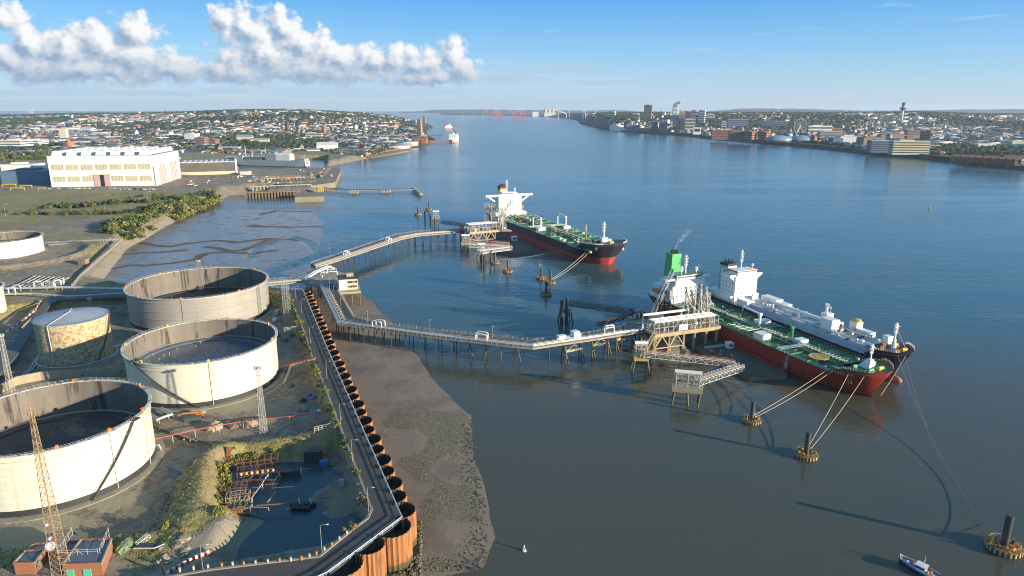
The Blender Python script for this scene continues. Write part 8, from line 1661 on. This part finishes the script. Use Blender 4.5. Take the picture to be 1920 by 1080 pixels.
# ---------------------------------------------------------------- brick buildings at the bottom left
def flat_brick(cs, z0, h, lb, doors=(), name='brick_building'):
    c = [P(*p, z0 + h) for p in cs]; ctr = sum(c, V(0, 0, 0)) / 4; t = thing(name, lb, 'building', (ctr.x, ctr.y, z0)); mb = MB(); mb.prism([p[:2] for p in c], z0 - 1, z0 + h - .3); mb.build('wall', BRICK, t)
    mb = MB(); mb.prism([((p.x - ctr.x) * .93 + ctr.x, (p.y - ctr.y) * .93 + ctr.y) for p in c], z0 + h - .3, z0 + h - .2); mb.build('roof', BLUER, t)
    for i in range(4): mb = MB(); a, b = c[i], c[(i + 1) % 4]; mb.beam((a.x, a.y, z0 + h - .1), (b.x, b.y, z0 + h - .1), .45, .6); mb.build('parapet', CONCY if i % 2 else BRICK, t)
    a, b = c[0], c[1]; u = (b - a).normalized(); n = V(u.y, -u.x, 0)
    for f, w_, hh, m, nm in doors: q = a.lerp(b, f); mb = MB(); mb.box((q.x + n.x * .08, q.y + n.y * .08, z0 + hh / 2), (w_, .25, hh), math.atan2(u.y, u.x)); mb.build(nm, m, t)
    return t, c
GD = mat('teal_door', (.10, .50, .36), .5, .1)
flat_brick([(117, 1058), (190, 1056), (209, 1010), (152, 1011)], 8, 4.6, 'larger brick building with a blue-grey flat roof and two teal doors', [(.16, 2.2, 2.9, GD, 'door'), (.6, 2.2, 2.9, GD, 'door')])
tb, cb = flat_brick([(25, 1056), (64, 1055), (84, 1030), (48, 1032)], 8, 4.4, 'smaller brick building with a blue flat roof at the bottom left', []); mb = MB(); a, b = cb[1], cb[2]; q = a.lerp(b, .3); mb.box((q.x + .1, q.y, 10.6), (.3, 1.5, 1.9), .5); mb.build('window', GD, tb)
flat_brick([(52, 1034), (140, 1028), (150, 1014), (60, 1020)], 8, 3.2, 'low brick wing with a dull blue roof behind the two brick buildings', [])
sc_t = thing('scaffolding', 'pale scaffolding poles wrapped round the larger brick building', 'scaffolding', P(150, 1060, 8))
for k, (pa, pb_) in enumerate((((112, 1066), (188, 1063)), ((192, 1062), (208, 1022)), ((112, 1066), (140, 1022)))):
    a, b = P(*pa, 8), P(*pb_, 8)
    for i in range(5): q = a.lerp(b, i / 4); mb = MB(); mb.beam(q, q + V(0, 0, 6.4), .1); mb.build('upright', LTST, sc_t)
    for z in (1.8, 4, 5.4, 6.1): mb = MB(); mb.beam(a + V(0, 0, z), b + V(0, 0, z), .1); mb.build('ledger', LTST, sc_t)
    mb = MB(); mb.beam(a, a.lerp(b, .5) + V(0, 0, 6), .08); mb.beam(b, a.lerp(b, .5) + V(0, 0, 6), .08); mb.build('brace', LTST, sc_t)
def lump(px, py, sx, sy, sz, m, lb, name, seed, z=None, cat='heap'):
    p = zat_px(px, py, 8) if z is None else P(px, py, z); r = random.Random(seed); n = 14; mb = MB(); prof = [(1, 0), (.95, .4), (.75, .75), (.4, .95), (.01, 1)]; vs = []
    for q, zz in prof:
        for j in range(n): k = r.uniform(.8, 1.15); vs.append((p.x + sx * q * k * math.cos(j * 6.283 / n), p.y + sy * q * k * math.sin(j * 6.283 / n), p.z - .2 + sz * zz * r.uniform(.85, 1.1)))
    mb.add(vs, [(i * n + j, i * n + (j + 1) % n, (i + 1) * n + (j + 1) % n, (i + 1) * n + j) for i in range(4) for j in range(n)]); return mb.build(name, m, at=p, label=lb, cat=cat)
lump(236, 1027, 2.3, 3.4, 2.6, mat('tarpaulin_green', (.16, .22, .12), .6, .25, 1), 'green tarpaulin thrown over a heap beside the brick building', 'tarpaulin', 1)
bt = thing('derelict_boat', 'derelict dark boat hull with a white frame among the scrap', 'boat', zat_px(280, 1030, 8)); p = zat_px(280, 1030, 8); mb = MB(); mb.add([p + V(*q) for q in ((-4, -1.2, 1.2), (2.5, -1.4, 1.4), (5, 0, 1.9), (2.5, 1.4, 1.4), (-4, 1.2, 1.2), (-3.6, 0, 0), (3.6, 0, .1))], [(0, 1, 6, 5), (1, 2, 6), (2, 3, 6), (3, 4, 5, 6), (4, 0, 5), (0, 1, 2, 3, 4)]); mb.build('hull', DKST, bt); mb = MB(); mb.tube([p + V(-4, -1.3, 1.3), p + V(2.5, -1.5, 1.5), p + V(5.1, 0, 2)], .16, 5); mb.build('gunwale', WHITE, bt)
pk = thing('scrap_frame', 'white metal chair frame leaning in the scrap beside the tarpaulin', 'scrap', zat_px(258, 1022, 8)); p = zat_px(258, 1024, 8); mb = MB(); truss(mb, p, p + V(2.5, 3, 1.4), 1.4, 1.2, 3, .14); mb.build('frame', LTST, pk)
for i in range(16): px, py = rb.uniform(290, 345), rb.uniform(1000, 1062); lump(px - (py - 1000) * .4 + 20, py, rb.uniform(.7, 2), rb.uniform(.7, 2), rb.uniform(.5, 1.3), ROCK if i % 2 else CONCY, 'pale broken rubble lump below the bund end, %s from the scrap' % ords[i], 'rubble', i + 40, cat='rubble')
for i, (px, py, m, sz) in enumerate(((578, 742, BLUEP, 1.4), (568, 752, BLACK, 1.6), (588, 745, BLUEP, 1.2), (573, 768, CONC, 1.3), (562, 770, REDP, .8), (600, 770, PIPE, 1.1), (548, 780, ROCK, 1), (533, 636 + 60, ROCK, 2.2), (545, 724, ROCK, 1.5), (440, 800, ROCK, 2.5), (470, 797, CONCY, 2.6), (402, 803, CONCY, 3.2))): lump(px, py, sz * 1.2, sz * 1.2, sz, m, '%s coloured heap on the wet yard floor beside the middle tank' % ['blue', 'black', 'small blue', 'grey', 'red', 'silver', 'brown', 'wide brown', 'low brown', 'dark earth', 'pale earth', 'broad pale earth'][i], 'debris_heap', i + 5, 4, 'heap')
# vehicles and machines
def vehicle(px, py, z, L, W, Hh, rz, m, lb, cat='van', name='parked_van', cab=.35):
    p = P(px, py, z); t = thing(name, lb, cat, p, rz); c, s = math.cos(rz), math.sin(rz); Lc = lambda x, y, zz: V(p.x + x * c - y * s, p.y + x * s + y * c, p.z + zz)
    mb = MB(); mb.add([Lc(x, y, zz) for y in (-W / 2, W / 2) for x, zz in ((-L / 2, .45), (L / 2, .45), (L / 2, Hh * .52), (L / 2 - L * .14, Hh * .6), (L / 2 - L * cab, Hh), (-L / 2, Hh))], [(0, 1, 2, 3, 4, 5), (11, 10, 9, 8, 7, 6), (0, 6, 7, 1), (1, 7, 8, 2), (2, 8, 9, 3), (3, 9, 10, 4), (4, 10, 11, 5), (5, 11, 6, 0)]); mb.build('body', m, t)
    mb = MB(); mb.add([Lc(x, y, zz) for x, zz in ((L / 2 - L * .15, Hh * .64), (L / 2 - L * (cab - .02), Hh * .96)) for y in (-W * .42, W * .42)], [(0, 1, 3, 2)]); mb.v = [(x, y, zz + .04) for x, y, zz in mb.v]; mb.build('windscreen', GLASS, t)
    for x in (-L * .32, L * .3):
        for y in (-W / 2, W / 2): mb = MB(); a = Lc(x, y - .12, .38); b = Lc(x, y + .12, .38); mb.tube([a, b], .38, 10); mb.build('wheel', BLACK, t)
vehicle(516, 603, 4, 5.5, 2.2, 2.4, 1.5, WHITE, 'white van parked in the yard beside the wide grey tank'); vehicle(520, 589, 4, 6, 2.4, 2.9, 1.6, LTST, 'pale lorry with rails parked behind the white van', 'lorry', 'parked_lorry', .25)
ml = thing('boom_lift', 'orange boom lift parked below the middle cream tank', 'machine', P(372, 783, 4)); p = P(376, 782, 4)
mb = MB(); mb.box(p + V(0, 0, 1.2), (3.4, 2.2, 1.4), .3); mb.build('chassis', ORAN, ml); mb = MB(); mb.beam(p + V(1, 0, 2.4), p + V(-7, -2, 2.6), .5); mb.beam(p + V(-7, -2, 2.6), p + V(-9, -2.4, 1.6), .4); mb.build('boom', ORAN, ml); mb = MB(); mb.box(p + V(1.4, .4, 2.4), (2.2, 1.6, 1), .3); mb.build('engine_cover', LTST, ml)
for k in range(4): mb = MB(); q = p + V((-1.2, 1.2)[k % 2], (-1.1, 1.1)[k // 2], .5); mb.tube([q - V(0, .2, 0), q + V(0, .2, 0)], .5, 10); mb.build('wheel', BLACK, ml)
sk2 = P(362, 789, 4); mb = MB(); mb.box(sk2 + V(0, 0, 1), (7, 2.4, 2), .25); mb.build('skip', mat('skip_dark', (.07, .08, .08), .6), at=sk2, label='dark open skip in front of the orange boom lift', cat='skip')
ht = thing('brick_hut', 'small brick hut with a green door in the grass by the embankment', 'building', P(155, 497, 11)); p = P(155, 496, 11); mb = MB(); mb.box(p + V(0, 2, 2), (6.4, 5, 4.2), -.1); mb.build('wall', BRICK, ht); mb = MB(); mb.box(p + V(0, 2, 4.3), (7, 5.6, .3), -.1); mb.build('roof', R_GY, ht); mb = MB(); mb.box(p + V(.3, -.6, 1.5), (2.2, .2, 3), -.1); mb.build('door', GRNP, ht)
# ---------------------------------------------------------------- work boat and buoys
def boat():
    p = P(1722, 1072, 0); t = thing('work_boat', 'small work boat with blue deck, white rails and orange gear at the bottom right', 'boat', p); az = R(128); c, s = math.cos(az), math.sin(az); Lc = lambda x, y, z: V(p.x + x * c - y * s, p.y + x * s + y * c, z)
    st = [(-5.5, 1.5, 1.0), (-3, 1.9, 1.05), (0, 2.0, 1.15), (2.5, 1.7, 1.3), (4.6, 1.0, 1.6), (5.9, .08, 1.9)]; mb = MB()
    vs = []; 
    for x, w, z in st: vs += [Lc(x, -w, z), Lc(x, -w * .8, -.3), Lc(x, 0, -.7), Lc(x, w * .8, -.3), Lc(x, w, z)]
    fs = [(i * 5 + j, i * 5 + j + 1, i * 5 + j + 6, i * 5 + j + 5) for i in range(5) for j in range(4)] + [(4, 3, 2, 1, 0)]; mb.add(vs, fs); mb.build('hull', mat('boat_black', (.03, .03, .035), .4), t)
    mb = MB(); mb.add([Lc(x, sg * w * .93, z - .15) for sg in (-1, 1) for x, w, z in (st if sg < 0 else st[::-1])], [tuple(range(12))]); mb.build('deck', BLUEP, t)
    mb = MB(); mb.box(Lc(-.6, 0, 1.9), (2.6, 2.4, 1.8), az); w_ = mb.build('wheelhouse', WHITE, t); mb = MB(); mb.box(Lc(-.6, 0, 2.2), (2.65, 2.45, .6), az); mb.build('window_band', GLASS, w_); mb = MB(); mb.box(Lc(-.6, 0, 2.9), (3.1, 2.8, .2), az); mb.build('roof', WHITE, w_)
    mb = MB(); mb.beam(Lc(-1.2, 0, 2.9), Lc(-1.2, 0, 6.2), .1); mb.beam(Lc(-1.2, -.7, 4.6), Lc(-1.2, .7, 4.6), .08); mb.build('mast', LTST, t)
    for sg in (-1, 1): mb = MB(); mb.tube([Lc(x, sg * w, z + .8) for x, w, z in st], .07, 5); mb.build('handrail', WHITE, t)
    mb = MB(); mb.tube([Lc(5.2, -.6, 1.7), Lc(5.7, -.4, 3), Lc(5.7, .4, 3), Lc(5.2, .6, 1.7)], .1, 6); mb.build('bow_frame', WHITE, t)
    for i, (x, y, m) in enumerate(((3, .8, ORAN), (2.2, -.9, REDP), (-2.6, .4, ORAN), (-3.2, -.6, ORAN), (-4.2, .8, YELP), (3.6, -.3, WHITE))): mb = MB(); mb.lathe(Lc(x, y, 1.0), [(.4, 0), (.45, .4), (.3, .8), (.01, .9)], 9); mb.build('gear', m, t)
boat()
def buoy(px, py, h, m, lb): 
    p = P(px, py, 0); t = thing('channel_buoy', lb, 'buoy', p); mb = MB(); mb.lathe(p, [(.01, -.5), (h * .3, -.4), (h * .32, h * .12), (h * .2, h * .2)], 14); mb.build('float', m, t); mb = MB(); lattice(mb, p.x, p.y, h * .15, h * .8, h * .26, h * .1, 3, h * .03); mb.build('cage', m, t); mb = MB(); mb.lathe(p + V(0, 0, h * .8), [(h * .1, 0), (h * .1, h * .15), (.01, h * .2)], 10); mb.build('lantern', m, t)
buoy(1743, 391, 5, YELP, 'yellow channel buoy with a wake alone on the right side of the river'); buoy(1283, 266, 12, REDP, 'small red channel buoy off the city waterfront'); buoy(983, 1033, 2.2, WHITE, 'tiny white marker float on the brown water at bottom centre')
# ---------------------------------------------------------------- shipyard ground: slipways, stores, gantries
CF = mat('slip_concrete', (.42, .37, .28), .85, .25, .1)
for (x0, y0, x1, y1, n, lb) in ((495, 337, 590, 334, 14, 'upper concrete slipway wall with a row of square buttress frames'), (474, 352, 583, 348, 16, 'middle concrete slipway wall with a row of square buttress frames'), (462, 364, 556, 361, 16, 'lower slipway wall of dark timber frames above the mud')):
    zt = 9 if y0 < 360 else 5.5; a, b = P(x0, y0, zt), P(x1, y1, zt); t = thing('slipway_wall', lb, 'wall', a); d = (b - a).normalized(); nn = V(d.y, -d.x, 0); mm = CF if y0 < 360 else TIMB
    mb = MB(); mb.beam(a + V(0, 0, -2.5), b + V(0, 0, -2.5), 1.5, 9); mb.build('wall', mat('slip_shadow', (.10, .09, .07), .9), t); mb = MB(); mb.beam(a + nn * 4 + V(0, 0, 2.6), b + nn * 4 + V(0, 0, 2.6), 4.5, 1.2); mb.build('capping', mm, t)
    for i in range(n + 1): q = a.lerp(b, i / n) + nn * 6.6; mb = MB(); mb.beam(V(q.x, q.y, -1), V(q.x, q.y, zt + 2), 1.9, 1.9); mb.build('buttress', mm, t)
qy = MB(); qy.prism(W2([(555, 352), (628, 342), (640, 318), (630, 313), (618, 318), (600, 333), (500, 341)], 9.5), -1, 9.6); qy.build('quay', mat('quay_concrete', (.24, .2, .14), .85, .3, .03), kind='structure')
qy = MB(); qy.prism(W2([(553, 370), (607, 368), (607, 360), (553, 362)], 8), -1, 8); qy.build('quay', mat('quay_concrete', (0,) * 3), kind='structure')
for i in range(60):
    px = rb.uniform(345, 625); py = {0: rb.uniform(329, 345), 1: rb.uniform(328, 336), 2: rb.uniform(340, 349)}[i % 3]
    if px > 560: py = rb.uniform(317, 334)
    p = P(px, py, 11.3); cn, m = rb.choice((('rust', RUST), ('white', WHITE), ('rust', RUST), ('pale grey', LTST), ('blue', BLUEP), ('orange', ORAN), ('yellow', YELP), ('dark', DKST), ('white', WHITE), ('buff', BUFF)))
    mb = MB(); L_ = rb.uniform(2.5, 7); rz = rb.uniform(0, 3); mb.box(p + V(0, 0, .8), (L_, 2, 1.7), rz); mb.box(p + V(0, 0, 1.75), (L_ * .9, 1.8, .25), rz); mb.build('yard_container', m, at=p, label='%s container lying %s' % (cn, 'on the quay left of the dock mouth' if px > 560 else ('between wavy shed and slipways' if px > 450 else 'on the yard right of the white hall')), cat='container', group='containers on the shipyard ground')
for i, (x0, x1, y) in enumerate(((5, 30, 350), (39, 60, 352), (20, 46, 357), (72, 85, 357))):
    a, b = P(x0, y, 11), P(x1, y, 11); t = thing('yellow_gantry', 'yellow gantry beam standing in the grass left of the white hall, %s from the left' % ords[i], 'gantry', a, group='yellow gantries'); mb = MB(); mb.beam(a + V(0, 0, 4), b + V(0, 0, 4), 1.6, 1.4); mb.build('beam', YELP, t)
    for q in (a, b): mb = MB(); mb.beam(q, q + V(0, 0, 3.6), 1); mb.build('leg', YELP, t)
for i in range(22): px = 75 + i * 9.3 + rb.uniform(-2, 2); cn, m = rb.choice((('white', WHITE), ('white', WHITE), ('dark', DKST), ('silver', LTST), ('silver', LTST))); vehicle(px + 20, 355 + rb.uniform(-.5, 1.5), 11.2, 5, 2.1, 2.2, rb.uniform(-.3, .3), m, '%s van at the foot of the white hall, %s from the left' % (cn, ords[i]), 'van', 'parked_van')
# riverside terraces with arched gables at the right
for i in range(9):
    px = 1800 + i * 14.5; c = P(px, 303 + i * .9, 12); t = thing('riverside_terrace', 'brick riverside terrace with a pale arched gable at the right edge, %s from the left' % ords[i], 'building', c, group='riverside terraces'); mb = MB(); mb.box(c + V(0, 14, 5), (20, 18, 12), -.25); mb.build('wall', W_BR, t); mb = MB(); mb.gable(c + V(0, 14, 11), (20, 18), 5.5, -.25); mb.build('roof', R_RD, t); mb = MB(); mb.tube([c + V(3, 3.0, 11), c + V(3, 4.4, 11)], 3.4, 14); mb.box(c + V(3, 3.7, 7), (6.6, 1.6, 8), -.25); mb.build('arched_gable', W_CR, t); mb = MB(); mb.box(c + V(3, 2.7, 9), (2, .6, 3), -.25); mb.build('window', GLASS, t)
for i in range(44): px = rb.uniform(1745, 1925); py = rb.uniform(279, 299) + (px - 1745) * .02; p = P(px, py, 12); k = rb.choice((0, 1, 1, 2, 3)); s = rb.uniform(5, 7.5); plant(TP, k, (p.x, p.y + 20, 11.8), s, ['mid green', 'dark green', 'broad green', 'olive'][k] + ' tree on the riverside %s' % ('right of the cream office' if px < 1800 else ('among the arched terraces' if px < 1860 else 'at the right edge behind the terraces')), 'trees on the right riverside')
for o in list(BP_) + list(TP):
    if o.get('label') == 'x':
        for c in o.children: bpy.data.objects.remove(c)
        bpy.data.objects.remove(o)
# ---------------------------------------------------------------- the air
def haze():
    m = bpy.data.materials.new('haze'); m.use_nodes = True; N = NT(m.node_tree)
    o = N.n('ShaderNodeOutputMaterial'); v = N.n('ShaderNodeVolumePrincipled')
    v.inputs['Color'].default_value = (.72, .84, 1.0, 1); v.inputs['Density'].default_value = HAZE; v.inputs['Anisotropy'].default_value = .2
    N.nt.links.new(v.outputs[0], o.inputs['Volume'])
    mb = MB(); mb.box((0, 0, 146.5), (2 * SEA_R + 1000, 2 * SEA_R + 1000, 307)); mb.build('haze', m, kind='stuff')
haze()
